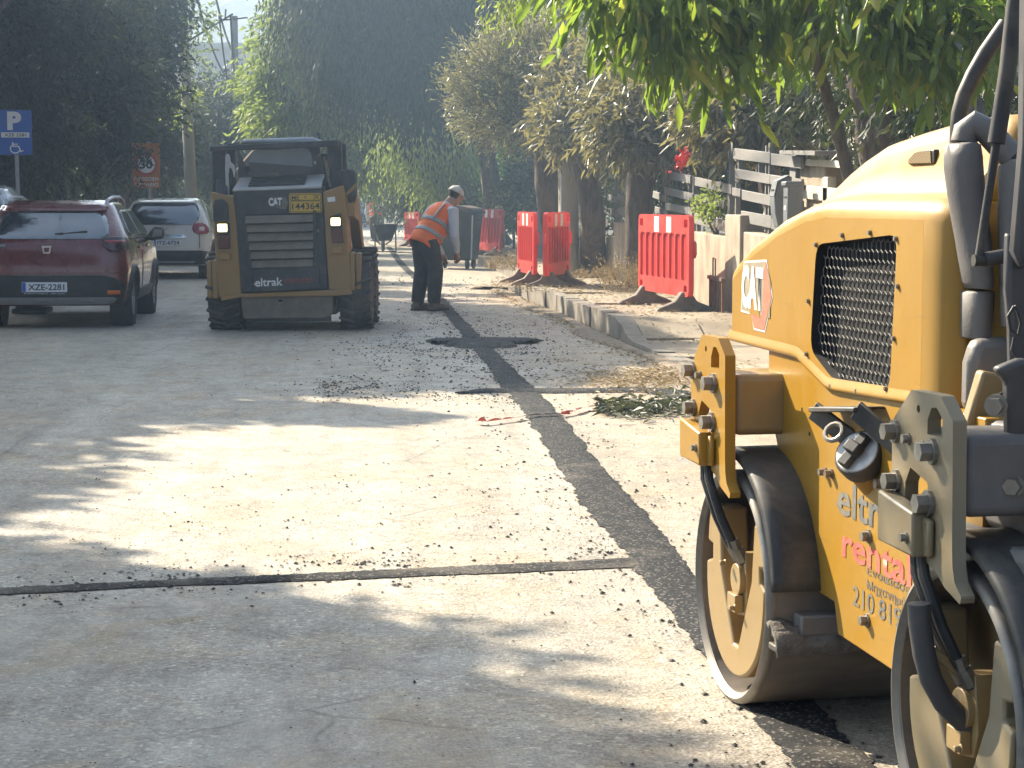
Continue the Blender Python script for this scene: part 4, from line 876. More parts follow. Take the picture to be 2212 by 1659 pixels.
def barrier(label, pn, pf, zb, lift=.16, H=.86, nslot=8, refl=True, tilt=0.0):
    """pn, pf: near and far ends on the ground"""
    pn, pf = np.array(pn, float), np.array(pf, float); L = np.linalg.norm(pf - pn); rz = math.atan2(pf[1] - pn[1], pf[0] - pn[0])
    o = empty('barrier', (*((pn + pf) / 2), zb), rz, label, 'barrier', 'red plastic barriers'); o.rotation_euler = (tilt, 0, rz)
    h = L / 2; z0, z1 = lift, lift + H; fr = .07
    slots = []; n = nslot; sw = (L - 2 * fr) / n
    for i in range(n):
        x0 = -h + fr + i * sw + .018; x1 = -h + fr + (i + 1) * sw - .018; r = min(.05, (x1 - x0) / 2 - .002)
        slots.append(round_poly([(x0, z0 + .17), (x1, z0 + .17), (x1, z1 - .20), (x0, z1 - .20)], r, 4))
    cor = [rrect(s * (h - .13) - .07, s * (h - .13) + .07, z1 - .13, z1 - .045, .02, 2) for s in (-1, 1)] + [rrect(s * (h - .13) - .06, s * (h - .13) + .06, z0 + .05, z0 + .12, .02, 2) for s in (-1, 1)]
    MB().plate(round_poly([(-h, z0), (h, z0), (h, z1), (-h, z1)], .09, 5), slots + cor, -.028, .028, 'y').build('frame', M_redp, o, bevel=.006, seg=2)
    MB().box(-h + .04, h - .04, -.008, .008, z0 + .15, z1 - .19).build('infill', M_redd, o)
    if refl:
        for s in (-1, 1):
            for c in (-.16, .16): MB().box(c * L * .75 - .07 * L / 1.5, c * L * .75 + .07 * L / 1.5, s * .0285 - .002, s * .0285 + .002, z1 - .19, z1 - .02).build('reflector', M_refl, o)
    for s in (-1, 1):
        MB().tube([(s * (h + .012), -.03, z0 + .42), (s * (h + .04), -.03, z0 + .45), (s * (h + .04), -.03, z0 + .56), (s * (h + .012), -.03, z0 + .58)], .016, 6).build('hook', M_redp, o)
        x = s * (h - .22)
        MB().prism([(-.32, 0), (.32, 0), (.30, .03), (.12, .10), (.05, .20), (-.05, .20), (-.12, .10), (-.30, .03)], x - .06, x + .06, 'x').build('foot', M_foot, o, bevel=.015)
    return o
barrier('large red barrier standing nearest on the pavement in front of the stout trunk', (3.36, 21.2), (3.09, 23.2), pz(22), .15, .86, 8)
barrier('narrow looking red barrier with a sunlit top at the kerb end, left of a pair', (2.27, 28.0), (2.15, 29.4), .21, .15, .86, 8)
barrier('red barrier glowing against the light, right of the close pair', (2.35, 27.4), (2.78, 28.6), .21, .15, .86, 8)
barrier('faded red barrier with pale patches at the foot of the pepper tree', (2.84, 44.6), (2.36, 46.0), .14, .12, .92, 8, tilt=.08)
barrier('small far red barrier just behind the bending worker', (1.45, 60), (1.05, 61), .0, .16, .86, 6)
# ------------------------------------------------------------------ red and white tape and stray stones
tp = empty('barrier_tape', G(1160, 902), 0, 'strip of red and white tape lying twisted across the filled trench', 'tape')
M_tape = mat('tape_red', (.70, .09, .06), .5, var=.2, vscale=20); M_tapew = mat('tape_white', (.75, .62, .55), .5, var=.1)
o_ = np.array(tp.location); pts = [G(u, v) - o_ for u, v in ((1030, 918), (1052, 919), (1085, 914), (1110, 911), (1130, 907), (1170, 903), (1210, 902), (1240, 896), (1262, 889), (1290, 885))]
for i in range(len(pts) - 1):
    mb = MB(); rows = []
    for k in range(5):
        t = k / 4; p = pts[i] * (1 - t) + pts[i + 1] * t; w = .028 * (1.4 if i in (0, 3, 7, 8) else .55); tw_ = mnoise.noise(Vector((i + t, 2, 3))) * 2
        rows.append([(p[0], p[1] - w * math.cos(tw_), .02 + .008 + abs(w * math.sin(tw_))), (p[0], p[1] + w * math.cos(tw_), .022)])
    mb.grid(rows).build('tape_strip', M_tape if i not in (4, 5) else M_tapew, tp, solid=.001)
MB().prism([(-.03, .012), (.03, .012), (.02, .035), (-.03, .03)], -.02, -.016, 'y').build('tape_end', M_tape, tp).location = tuple(G(1222, 898) - o_)
for p, s, l in ((G(1292, 722), .085, 'pale lump of stone lying in the gutter by the kerb'), (G(1380, 785), .05, 'small stone near the dropped end of the kerb')):
    o = grit('stone', np.array([[0, 0, .01]]), [1.0], M_conc, l, .7, None); o.location = tuple(p); o.scale = (s, s, s); o['category'] = 'stone'
    md = o.modifiers.new('s', 'SUBSURF'); md.levels = md.render_levels = 1
# ================================================================== ROAD ROLLER (tandem drums, front one far, seen along its left side)
def cat_yellow(name, base=(.36, .185, .012), dust=(.31, .205, .06), df=.4):
    m, nt, b = new_mat(name); vec = coords(nt, 'Object')
    c = ramp(nt, noise_tex(nt, 3.2, 6, .6, vec), [(.3, tuple(x * .92 for x in base)), (.7, tuple(min(1, x * 1.06) for x in base))])
    n = noise_tex(nt, 2.2, 9, .72, coords(nt, 'Object', (1, 1, .45)), .5)
    c = mixc(nt, ramp(nt, n, [(.40, 0.0), (.75, df)]), c, dust)
    scr = ramp(nt, noise_tex(nt, 30, 4, .8, coords(nt, 'Object', (.5, .12, 1.4))), [(.62, 0.0), (.68, .45)])
    c = mixc(nt, scr, c, (.22, .14, .04))
    nt.links.new(c, b.inputs['Base Color'])
    nt.links.new(ramp(nt, n, [(.35, .30), (.75, .62)]), b.inputs['Roughness'])
    b.inputs['Coat Weight'].default_value = .10; b.inputs['Coat Roughness'].default_value = .22
    bump(nt, b, noise_tex(nt, 60, 3, .6, vec), .06, .003); return m
M_yel = cat_yellow('yellow_paint')
M_yel_d = cat_yellow('dusty_yellow_paint', (.30, .19, .06), (.34, .265, .17), .8)
M_yel_shade = cat_yellow('shaded_dusty_yellow', (.21, .155, .07), (.25, .215, .16), .85)  # dusty yellow with the near yoke's shade put into the colour
M_steel = mat('drum_steel', (.115, .10, .09), .6, .2, var=.3, vscale=5, dirt=(.34, .27, .195), dfac=.9, dscale=2.4, bscale=40, bstr=.25, bdist=.003, stretch=(.4, 1, 1))
M_rim = mat('worn_rim', (.20, .185, .165), .45, .4, var=.3, vscale=9, dirt=(.38, .32, .24), dfac=.7)
M_black = mat('black_paint', (.026, .025, .024), .5, var=.3, vscale=8, dirt=(.20, .165, .12), dfac=.55, dscale=5)
M_rubber = mat('black_rubber', (.02, .02, .02), .62, var=.25, vscale=12, dirt=(.16, .13, .10), dfac=.35)
M_grey = mat('grey_plastic', (.135, .125, .12), .55, var=.12, vscale=5, dirt=(.30, .26, .21), dfac=.35, dscale=3, bscale=120, bstr=.15)
M_dgrey = mat('dark_grey_plastic', (.06, .058, .06), .5, var=.15, vscale=5, dirt=(.2, .17, .14), dfac=.25)
M_bolt = mat('zinc_bolt', (.26, .24, .21), .42, .6, var=.25, vscale=20, dirt=(.28, .22, .15), dfac=.5)
M_dustm = mat('caked_asphalt', (.17, .15, .125), .9, var=.4, vscale=22, bscale=40, bstr=1.0, bdist=.02)
M_hex = mat('mesh_steel', (.13, .12, .105), .7, .0, var=.2, vscale=20)
M_hole = mat('dark_recess', (.010, .009, .009), .9)
M_tgrey = mat('grey_print', (.12, .125, .13), .6, var=.15, vscale=30, dirt=(.5, .38, .15), dfac=.35, dscale=14)
M_tred = mat('red_print', (.62, .10, .085), .6, var=.12, vscale=30, dirt=(.6, .35, .15), dfac=.35, dscale=14)
M_white = mat('white_print', (.80, .78, .74), .55, var=.06, vscale=20, dirt=(.5, .42, .32), dfac=.35, dscale=20)
M_decal_red = mat('faded_red_print', (.42, .14, .085), .65, var=.15, vscale=30, dirt=(.5, .30, .12), dfac=.5, dscale=20)
M_decal_gry = mat('faded_grey_print', (.26, .225, .17), .65, var=.15, vscale=30, dirt=(.5, .34, .10), dfac=.45, dscale=18)
RO = G(1572, 1513); RTH = R_(8)
rol = empty('road_roller', RO, RTH, 'yellow tandem road roller with two steel drums, its left side catching the sun', 'road roller')
RAX = np.array([-math.sin(RTH), math.cos(RTH), 0]); RLX = np.array([math.cos(RTH), math.sin(RTH), 0])
def rx(u, v, c):                                            # photo pixel -> roller coordinates on the plane x = c
    r = ray(u, v); t = ((RO - CAM) @ RLX + c) / (r @ RLX); p = CAM + r * t - RO; return np.array([c, p @ RAX, p[2]])
def ry(u, v, y):
    r = ray(u, v); t = ((RO - CAM) @ RAX + y) / (r @ RAX); p = CAM + r * t - RO; return np.array([p @ RLX, y, p[2]])
def z7(a, b, y): return ry(1857.6 + a * .5208, b * .5208, y)
def z8(a, b, y): return ry((2150 + a / 1.627) * .864, (900 + b / 1.627) * .864, y)
R0 = .325; WD = .90
def rolpart(mb, name, m, **k): return mb.build(name, m, rol, **k)
def drum_set(yc, zt=0.0, motor=True):
    """drum, axle bracket, yoke plate, cross beam, scraper at axle position yc"""
    d = MB().lathe([(R0 - .03, .15), (R0 - .028, .012), (R0 - .012, .0), (R0 - .004, .004), (R0, .014), (R0, WD - .014), (R0 - .012, WD), (R0 - .03, WD - .012), (R0 - .03, WD - .2)], (0, yc, R0), (1, 0, 0), 72)
    do = rolpart(d, 'drum', M_steel, angle=50)
    MB().lathe([(R0 - .0295, .014), (R0 - .014, -.0015), (R0 - .004, .002), (R0 + .0012, .012), (R0 + .0012, .022)], (0, yc, R0), (1, 0, 0), 72).build('drum_rim', M_rim, do, angle=60)
    MB().lathe([(0.001, .16), (R0 - .03, .16)], (0, yc, R0), (1, 0, 0), 48).build('drum_disc', M_yel_d, do)
    fr = []
    for a in np.linspace(72, 172, 22):
        a = R_(a); fr.append([(x, yc + r * math.cos(a), R0 + r * math.sin(a)) for x, r in ((.0, .365), (.008, .378), (.03, .385), (.12, .386), (.5, .386), (WD, .386))])
    rolpart(MB().grid(fr), 'fender', M_black, solid=.008, angle=50)
    # bracket inside the drum end: a U of thick steel, notched on both sides
    P = []
    for i in range(21):
        a = math.pi + math.pi * i / 20; P.append((yc - .262 * math.cos(a) * -1 * -1, R0 + .262 * math.sin(a)))
    P = [(yc + .23, R0 + .2), (yc + .245, R0 + .09), (yc + .20, R0 + .085), (yc + .20, R0 + .045), (yc + .255, R0 + .03)] + \
        [(yc + .255 * math.cos(R_(-6 - 168 * i / 20)), R0 + .255 * math.sin(R_(-6 - 168 * i / 20))) for i in range(21)] + \
        [(yc - .255, R0 + .03), (yc - .215, R0 + .045), (yc - .215, R0 + .085), (yc - .26, R0 + .09), (yc - .255, R0 + .2), (yc - .165, R0 + .2), (yc - .145, R0 + .04), (yc - .035, R0 - .165), (yc + .01, R0 - .165), (yc + .115, R0 + .03), (yc + .14, R0 + .2)]
    rolpart(MB().prism(P, .015, .10, 'x'), 'axle_bracket', M_yel_d if zt == 0 else M_yel_shade, bevel=.008)
    # hydraulic motor and its hoses
    mo = rolpart(MB().prism([(yc + .035, R0 + .09), (yc - .05, R0 + .1), (yc - .07, R0 - .02), (yc - .05, R0 - .075), (yc + .01, R0 - .085), (yc + .04, R0 - .03)], .03, .15, 'x')
                 .lathe([(.001, 0), (.045, 0), (.045, .05)], (.015, yc - .01, R0 + .02), (1, 0, 0), 20).box(.005, .03, yc - .04, yc + .03, R0 - .07, R0 - .02).bolt((.0, yc + .03, R0 + .06), (-1, 0, 0), .008).bolt((.0, yc - .06, R0 - .05), (-1, 0, 0), .008), 'hydraulic_motor', M_yel_d, bevel=.005)
    for i, dy in enumerate((.012, -.028)):
        h = [(-.02, yc + .10 + dy * .4, .76), (-.045, yc + .085 + dy * .5, .70), (-.05, yc + .06 + dy, .62), (-.03, yc + .01 + dy, .52), (.0, yc - .005 + dy, .45), (.03, yc - .005 + dy, R0 + .07)]
        rolpart(MB().tube(h, .013, 10), 'hydraulic_hose', M_rubber)
        rolpart(MB().tube([(.012, yc - .005 + dy, .435), (.03, yc - .005 + dy, R0 + .075)], .018, 8).tube([(.0, yc - .005 + dy, .46), (.012, yc - .005 + dy, .43)], .0155, 8), 'hose_fitting', M_bolt, angle=30)
    # yoke plate beside the drum
    y_ = lambda q: yc + q
    out = [(y_(.126), 1.02 + zt), (y_(-.022), 1.021 + zt), (y_(-.085), .975 + zt), (y_(-.092), .70), (y_(-.096), .66), (y_(-.108), .63), (y_(-.14), .607), (y_(-.135), .592), (y_(-.06), .612), (y_(-.015), .637), (y_(.05), .652), (y_(.216), .652), (y_(.228), .906), (y_(.218), .93)]
    slot = rrect(y_(-.030), y_(.034), .935 + zt, .995 + zt, .012, 3); slot = [(y_(-.034), .935 + zt), (y_(.040), .935 + zt), (y_(.040), .965 + zt), (y_(.022), .992 + zt), (y_(-.004), .995 + zt), (y_(-.034), .975 + zt)]
    hole = [(y_(.088) + .009 * math.cos(k), .983 + zt + .009 * math.sin(k)) for k in np.linspace(0, 5.6, 9)]
    low = [(y_(.15), .755), (y_(.02), .755), (y_(.035), .815), (y_(.125), .835), (y_(.15), .80)]
    rolpart(MB().plate(out, [slot, hole, low], -.045, -.015, 'x'), 'yoke_plate', M_yel if zt == 0 else M_yel_shade, bevel=.003, seg=1)
    rolpart(MB().prism([(y_(.208), .778), (y_(.02), .755), (y_(.012), .662), (y_(.205), .668)], -.085, -.047, 'x').prism([(y_(.03), .75), (y_(-.012), .742), (y_(-.012), .665), (y_(.03), .664)], -.062, -.047, 'x'), 'hose_cover', M_yel if zt == 0 else M_yel_shade, bevel=.006)
    for q, z, r in ((.205, .913, .019), (.008, .893, .021), (.195, .807, .019), (.02, .784, .021), (.135, .905, .010), (.06, .897, .010), (.045, .71, .009)):
        rolpart(MB().bolt((-.045 if z > .72 else -.085, y_(q), z + zt * .5), (-1, 0, 0), r, r * 1.1), 'bolt', M_bolt, angle=25)
    rolpart(MB().box(-.015, WD + .02, y_(-.078), y_(.11), .755, .925), 'cross_beam', M_yel_d if zt == 0 else M_grey, bevel=.022, seg=3)  # near beam: grey stands in for dusty yellow paint in shade
    # scraper, caked with asphalt
    sb = MB().box(.0, WD, y_(-.40), y_(-.335), .222, .24)
    rows = []
    for j in range(7):
        rows.append([(x, y_(-.325 - .014 * j), .282 - .0012 * j * j + .020 * mnoise.noise(Vector((x * 18, j * .7, yc))) - (.022 if j == 6 else 0)) for x in np.linspace(.0, WD, 50)])
    rolpart(sb, 'scraper', M_black, bevel=.004)
    rolpart(MB().grid(rows), 'asphalt_crust', M_dustm, solid=.018, angle=80)
    rolpart(MB().box(.07, WD - .02, y_(-.395), y_(-.33), .262, .315), 'scraper_bar', M_grey, bevel=.006)
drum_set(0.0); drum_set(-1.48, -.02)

# ---- hood
ys_ = [.40, .388, .36, .30, .21, .10, -.03, -.14, -.25, -.40, -.6, -.85, -1.02, -1.055, -1.085, -1.105, -1.12]
zs_f = lambda y: np.interp(-y, [-.40, -.388, -.36, -.21, .03, .25, .40, 1.05, 1.11], [1.12, 1.185, 1.215, 1.278, 1.348, 1.390, 1.403, 1.403, 1.39])
zh_f = lambda y: np.interp(-y, [-.40, -.388, -.36, -.2, -.07, .03, .19, .42, .84, 1.09, 1.11], [1.125, 1.19, 1.22, 1.31, 1.377, 1.424, 1.484, 1.542, 1.58, 1.584, 1.57])
zb_f = lambda y: np.interp(-y, [-.40, .20, .26, .42, .48, 1.12], [.988, .980, .962, .918, .915, .935])
rows = []
for y in ys_:
    ins = .05 if y == .40 else (.016 if y == .388 else {-1.055: .004, -1.085: .014, -1.105: .03, -1.12: .06}.get(y, 0))
    zs, zh, zb = zs_f(y), zh_f(y), zb_f(y); x0 = .12 + ins; L = []
    for k in range(5): L.append((x0, y, zb + (zs - .05 - zb) * k / 4))
    for a in (20, 40, 60, 78): L.append((x0 + .05 - .05 * math.cos(R_(a)), y, zs - .05 + .05 * math.sin(R_(a))))
    L.append((x0 + .09, y, zs + .006))
    dz = zh - zs
    for t, q in ((.105, .05), (.12, .20), (.135, .46), (.15, .74), (.166, .93), (.188, 1.0), (.27, 1.03)): L.append((.12 + t + ins * .5, y, zs + .006 + dz * q))
    full = L + [(.45, y, zs + .006 + dz * 1.05)] + [(.9 - p[0], p[1], p[2]) for p in L[::-1]]
    rows.append(full)
hood = MB(); nr = len(rows[0]); V = [p for r in rows for p in r]; F = []
for i in range(len(rows) - 1):
    for k in range(nr - 1):
        if 2 <= i <= 11 and k < 4: continue                  # the left side wall is its own plate with the grille opening
        F.append((i * nr + k, i * nr + k + 1, (i + 1) * nr + k + 1, (i + 1) * nr + k))
F.append(list(range(nr))); F.append([(len(rows) - 1) * nr + k for k in range(nr)][::-1])
hood.add(V, F); ho = rolpart(hood, 'hood', M_yel, angle=50)
gp = [(-.332, 1.283), (-.868, 1.318), (-.838, .945), (-.475, .938), (-.297, 1.005)]
gr = round_poly(gp, .045)
yq = np.linspace(.36, -1.02, 40)
outl = [(y, zb_f(y)) for y in yq] + [(y, zs_f(y) - .05) for y in yq[::-1]]
MB().plate(outl, [gr], .1198, .1225, 'x').build('side_wall', M_yel, ho, smooth=False)
n = len(gr); c0 = np.mean(gr, axis=0)
gin = [tuple(c0 + (np.array(p) - c0) * .985) for p in gr]
rec = MB().add([(.121, *p) for p in gr] + [(.165, *p) for p in gin], [(i, (i + 1) % n, (i + 1) % n + n, i + n) for i in range(n)]).add([(.165, *p) for p in gin], [list(range(n))])
rec.build('grille_recess', M_hole, ho, angle=60)
def inside(p, poly):
    c = False; j = len(poly) - 1
    for i in range(len(poly)):
        if (poly[i][1] > p[1]) != (poly[j][1] > p[1]) and p[0] < (poly[j][0] - poly[i][0]) * (p[1] - poly[i][1]) / (poly[j][1] - poly[i][1]) + poly[i][0]: c = not c
        j = i
    return c
hx = MB(); s_ = .0165; edges = set(); dx = s_ * math.sqrt(3)
gin2 = [tuple(c0 + (np.array(p) - c0) * .995) for p in gr]
for j in range(-2, 26):
    for i in range(-2, 30):
        cy0 = -.28 - i * dx - (j % 2) * dx / 2; cz0 = .94 + j * s_ * 1.5
        H = [(round(cy0 + s_ * math.sin(R_(60 * k)), 4), round(cz0 + s_ * math.cos(R_(60 * k)), 4)) for k in range(6)]
        for k in range(6):
            e = tuple(sorted((H[k], H[(k + 1) % 6])))
            if e not in edges and inside(e[0], gin2) and inside(e[1], gin2) and ((e[0][0] + e[1][0]) / 2 < -.33 or True):
                edges.add(e)
for (a, b) in edges: hx.tube([(.139, *a), (.139, *b)], .0016, 4, caps=False)
o = hx.build('grille_mesh', M_hex, ho, smooth=False); o['kind'] = 'stuff'
for p in [z for z in [(785, 765), (935, 710), (1095, 695), (1245, 730), (1255, 1005), (1232, 1305), (1188, 1595), (1020, 1608), (872, 1580), (730, 1395), (740, 1090)]]:
    u, v = (1700 + p[0] / 2.305) * .864, (280 + p[1] / 2.305) * .864
    rolpart(MB().bolt(rx(u, v, .118), (-1, 0, 0), .0055, .004), 'screw', M_bolt)
# bright folded lip along the lower edge of the hood
lip = []
for y in np.r_[np.linspace(.385, .2, 4), np.linspace(.1, -1.1, 40)]:
    z = zb_f(y); lip.append([(.1205, y, z + .030), (.117, y, z + .018), (.113, y, z + .008), (.113, y, z + .001), (.122, y, z - .004)])
MB().grid(lip).build('hood_lip', M_yel, ho, angle=80)
# small louvre on the hump
vp = [z for z in ((1385, 303), (1383, 280), (1425, 232), (1460, 222), (1536, 215), (1540, 300))]
zz = lambda q, c: rx((1700 + q[0] / 2.305) * .864, (280 + q[1] / 2.305) * .864, c)
q3 = [zz(q, .283) for q in vp]
MB().prism([(p[1], p[2]) for p in q3], .25, .30, 'x').build('louvre', M_black, ho, bevel=.004)
m_, nt, b = new_mat('fine_mesh'); ck = nt.nodes.new('ShaderNodeTexChecker'); ck.inputs['Scale'].default_value = 230; nt.links.new(coords(nt), ck.inputs[0])
nt.links.new(mixc(nt, ck.outputs['Fac'], (.03, .022, .012), (.34, .24, .10)), b.inputs['Base Color']); b.inputs['Roughness'].default_value = .6
cc = np.mean([(p[1], p[2]) for p in q3], axis=0)
MB().prism([tuple(cc + (np.array((p[1], p[2])) - cc) * .84) for p in q3], .247, .25, 'x').build('louvre_mesh', m_, ho)
# logo: grey, red and yellow hexagon shield with the white letters
xp = .1175
def dec(P, x, name, m, th=.0012): return MB().prism(P, x, x + th, 'x').build(name, m, ho, smooth=False)
dec([(.252, 1.222), (.055, 1.232), (.0, 1.13), (.062, 1.028), (.158, 1.030), (.185, 1.072), (.275, 1.075)], .1185, 'badge_edge', M_white, .001)
dec([(.246, 1.217), (.060, 1.226), (.016, 1.17), (.02, 1.07), (.268, 1.081)], .1175, 'badge_field', M_decal_gry, .001)
dec([(.085, 1.075), (.07, 1.20), (.057, 1.226), (.006, 1.13), (.066, 1.034), (.154, 1.036), (.178, 1.066), (.19, 1.078)], .1170, 'badge_field', M_decal_red, .0005)
dec([(.195, 1.075), (.148, 1.142), (.098, 1.068)], .1160, 'badge_triangle', M_yel, .001)
text('badge_letters', 'CAT', M_white, ho, (.1158, .263, 1.088), (0, -1, -.02), (0, .0, 1), height=.125, width=.19, bold=.055, depth=.0)
# ---- lower body panel with the hire firm's lettering
pan = [(.05, .99), (.05, .90), (.01, .78), (-.05, .69), (-.14, .655), (-.22, .60), (-.30, .545), (-.345, .46), (-.37, .372), (-.48, .368), (-.51, .29), (-.95, .275), (-1.00, .33), (-1.02, .42), (-1.07, .52), (-1.16, .61), (-1.30, .67), (-1.35, .70), (-1.35, .935), (-.46, .93), (-.25, .985)]
bodyp = rolpart(MB().prism(pan, .126, .774, 'x'), 'body_panel', M_yel, bevel=.004)
for q in ((555, 715), (1188, 725), (1055, 705), (1120, 915)):
    p = rx((1700 + q[0] / 3.456) * .864, (820 + q[1] / 3.456) * .864, .1258)
    if p[1] < .0: MB().tube([p + np.array([-.0006, 0, 0]), p + np.array([.002, 0, 0])], .006, 10).build('hole', M_hole, bodyp)
def tx(s, y, z, w, h, m, b=.03, nm='lettering'): return text(nm, s, m, bodyp, (.1258, y, z), (0, -1, 0), (0, 0, 1), height=h, width=w, bold=b, depth=.0015)
tx('eltrak', -.500, .602, .47, .088, M_tgrey, .018)
MB().bar((.1243, -.497, .625), (.1243, -.53, .625), .0018, .012).build('lettering', M_tgrey, bodyp)
tx('rental', -.535, .497, .44, .078, M_tred, .018)
tx('Ενοικιάσεις', -.703, .478, .31, .026, M_tgrey, .004); tx('Μηχανημάτων', -.703, .440, .33, .030, M_tgrey, .004)
tx('210 8196800', -.612, .388, .50, .050, M_tgrey, .006)
for q in ((-.411, .696), (-.455, .698), (-.661, .721), (-.790, .718), (-.711, .577), (-.709, .367)):
    rolpart(MB().bolt((.126, *q), (-1, 0, 0), .0095 if q[0] > -.6 else .013, .014), 'bolt', M_bolt)
# black grab handle with angled ends
rolpart(MB().prism([(-.49, .875), (-.80, .905), (-.80, .893), (-.49, .862)], .045, .06, 'x').prism([(-.49, .876), (-.80, .906), (-.80, .9), (-.49, .87)], .06, .126, 'x')
        .bar((.055, -.50, .868), (.122, -.60, .80), .012, .05).bar((.055, -.79, .898), (.122, -.89, .82), .012, .05), 'grab_handle', M_black, bevel=.003)
# fuel filler with its cap
ax_ = Vector((-.66, -.50, .56)).normalized(); c_ = Vector((.085, -.735, .785))
rolpart(MB().lathe([(.058, -.12), (.055, -.02)], c_, ax_, 24), 'filler_neck', M_yel)
cap = rolpart(MB().lathe([(.062, -.035), (.063, .0), (.058, .008), (.056, .008)], c_, ax_, 28), 'fuel_cap', M_black, angle=40)
MB().lathe([(.0565, .007), (.054, .0105), (.001, .0115)], c_, ax_, 28).build('cap_face', mat('cap_alloy', (.55, .53, .50), .4, .5, var=.12, vscale=30), cap)
xx = Vector((0, -1, 0)); xx = (xx - ax_ * xx.dot(ax_)).normalized(); yy_ = ax_.cross(xx) * -1
if yy_.z < 0: yy_ = -yy_
MB().bar(c_ + ax_ * .02 - yy_ * .05, c_ + ax_ * .02 + yy_ * .045, .03, .022, ax_).bar(c_ + ax_ * .028 - xx * .02, c_ + ax_ * .028 + xx * .02, .03, .03, ax_).build('cap_lock', M_black, cap, bevel=.004)
MB().tube([c_ + ax_ * .02 + xx * -.085 + yy_ * .01 + (xx * math.cos(a) + yy_ * math.sin(a)) * .024 for a in np.linspace(0, 6.28, 13)], .0065, 8).build('lock_hasp', M_bolt, cap)
text('cap_letters', 'CAT', M_decal_gry, cap, c_ + ax_ * .0125 + yy_ * .03 - xx * .022, xx, yy_, height=.014, bold=.03, depth=0.0)
rolpart(MB().prism([(-.615, .80), (-.66, .80), (-.66, .742), (-.615, .742)], .1236, .1258, 'x'), 'fuel_sticker', M_white)
MB().prism([(-.621, .792), (-.66, .792), (-.66, .772), (-.621, .772)], .1226, .1237, 'x').prism([(-.622, .766), (-.63, .766), (-.63, .748), (-.622, .748)], .1226, .1237, 'x').prism([(-.634, .766), (-.645, .766), (-.645, .75), (-.634, .75)], .1226, .1237, 'x').build('sticker_print', M_tgrey, rol)
# decal column on the rear of the hood
M_dec = mat('amber_decal', (.34, .19, .02), .5, var=.12, vscale=10)
M_decl = mat('decal_print', (.07, .045, .02), .6)
for (z0_, z1_) in ((1.115, 1.285), (1.045, 1.112), (.985, 1.042), (.94, .982)):
    MB().box(.182, .32, -1.1225, -1.1205, z0_, z1_).build('decal', M_dec, ho)
zc_ = 1.078; DX = .038
MB().prism([(0.188, zc_ - .015), (0.216, zc_ - .015), (0.212, zc_ - .008), (0.209, zc_ + .010), (0.202, zc_ + .016), (0.195, zc_ + .010), (0.192, zc_ - .008)], -1.1245, -1.1226, 'y').prism([(0.198, zc_ - .026), (0.206, zc_ - .026), (0.206, zc_ - .017), (0.198, zc_ - .017)], -1.1245, -1.1226, 'y').build('decal_symbol', M_decl, ho)
MB().box(.188, .216, -1.1245, -1.1226, 1.012, 1.016).box(.199, .204, -1.1245, -1.1226, .998, 1.03).build('decal_symbol', M_decl, ho)
# ---- operator's platform, controls, folding roll bar
rolpart(MB().box(.06, .84, -1.95, -1.0, .60, .70).box(.13, .77, -1.60, -1.12, .70, .93), 'platform', M_grey, bevel=.02)
def poly_y(pts, y0, y1, name, m, bevel=.006, f=z7): return rolpart(MB().prism([(f(a, b, y0)[0], f(a, b, y0)[2]) for a, b in pts], y0, y1, 'y'), name, m, bevel=bevel, seg=2)
def tube7(pts, r, name, m, n=14, flat=1): return rolpart(MB().tube([z7(a, b, y) for a, b, y in pts], r, n, flat=flat), name, m)
tube7([(605, 100, -1.02), (570, 150, -1.02), (520, 222, -1.02), (470, 310, -1.02), (430, 400, -1.02), (412, 470, -1.02), (405, 540, -1.02), (404, 640, -1.02), (404, 760, -1.02)], .0185, 'grab_rail', M_black)
def loft7(prof, y, th, name, m):
    """a rounded padded shape: prof = (centre a, half width a, b)"""
    rows_ = []
    for a, hw, b in prof:
        p = z7(a, b, y); q = z7(a + hw, b, y); w = abs(q[0] - p[0]); rows_.append([(p[0] + w * math.cos(k), y + th * math.sin(k), p[2]) for k in np.linspace(0, 2 * math.pi, 20, endpoint=False)])
    mb = MB().grid(rows_, close=True); n_ = 20; mb.f += [[k for k in range(n_)], [(len(rows_) - 1) * n_ + k for k in range(n_)]]
    return rolpart(mb, name, m, angle=60)
loft7([(430, 35, 592), (428, 60, 602), (428, 69, 650), (430, 71, 700), (440, 68, 800), (455, 66, 900), (470, 62, 1000), (480, 56, 1100), (488, 52, 1170), (490, 40, 1195)], -1.15, .055, 'lever_sleeve', M_grey)
loft7([(488, 48, 1205), (488, 60, 1215), (485, 58, 1300), (480, 54, 1395), (480, 50, 1400)], -1.14, .05, 'sleeve_cuff', M_grey)
loft7([(660, 50, 660), (668, 80, 690), (668, 84, 900), (668, 78, 1100), (668, 72, 1300), (668, 66, 1355)], -1.22, .06, 'lever_sleeve', M_grey)
tube7([(432, 590, -1.15), (440, 545, -1.15), (475, 515, -1.16), (530, 545, -1.17), (590, 610, -1.19), (650, 665, -1.22)], .030, 'lever_elbow', M_grey)
tube7([(655, -60, -1.28), (640, 40, -1.28), (612, 300, -1.28), (565, 595, -1.28)], .019, 'gas_strut', M_black)
tube7([(566, 590, -1.28), (492, 1075, -1.28)], .0095, 'strut_rod', M_black)
tube7([(470, 1080, -1.28), (515, 1080, -1.28)], .013, 'strut_joint', M_black); tube7([(515, 1078, -1.28), (600, 1062, -1.28)], .016, 'strut_joint', M_dgrey)
poly_y([(655, -80), (700, -80), (700, 1000), (640, 1120), (610, 1040), (646, 600)], -1.36, -1.40, 'roll_bar_leg', M_dgrey, .01)
poly_y([(590, 960), (700, 1040), (700, 1700), (608, 1700), (600, 1350), (585, 1200)], -1.34, -1.37, 'side_plate', M_dgrey, .01)
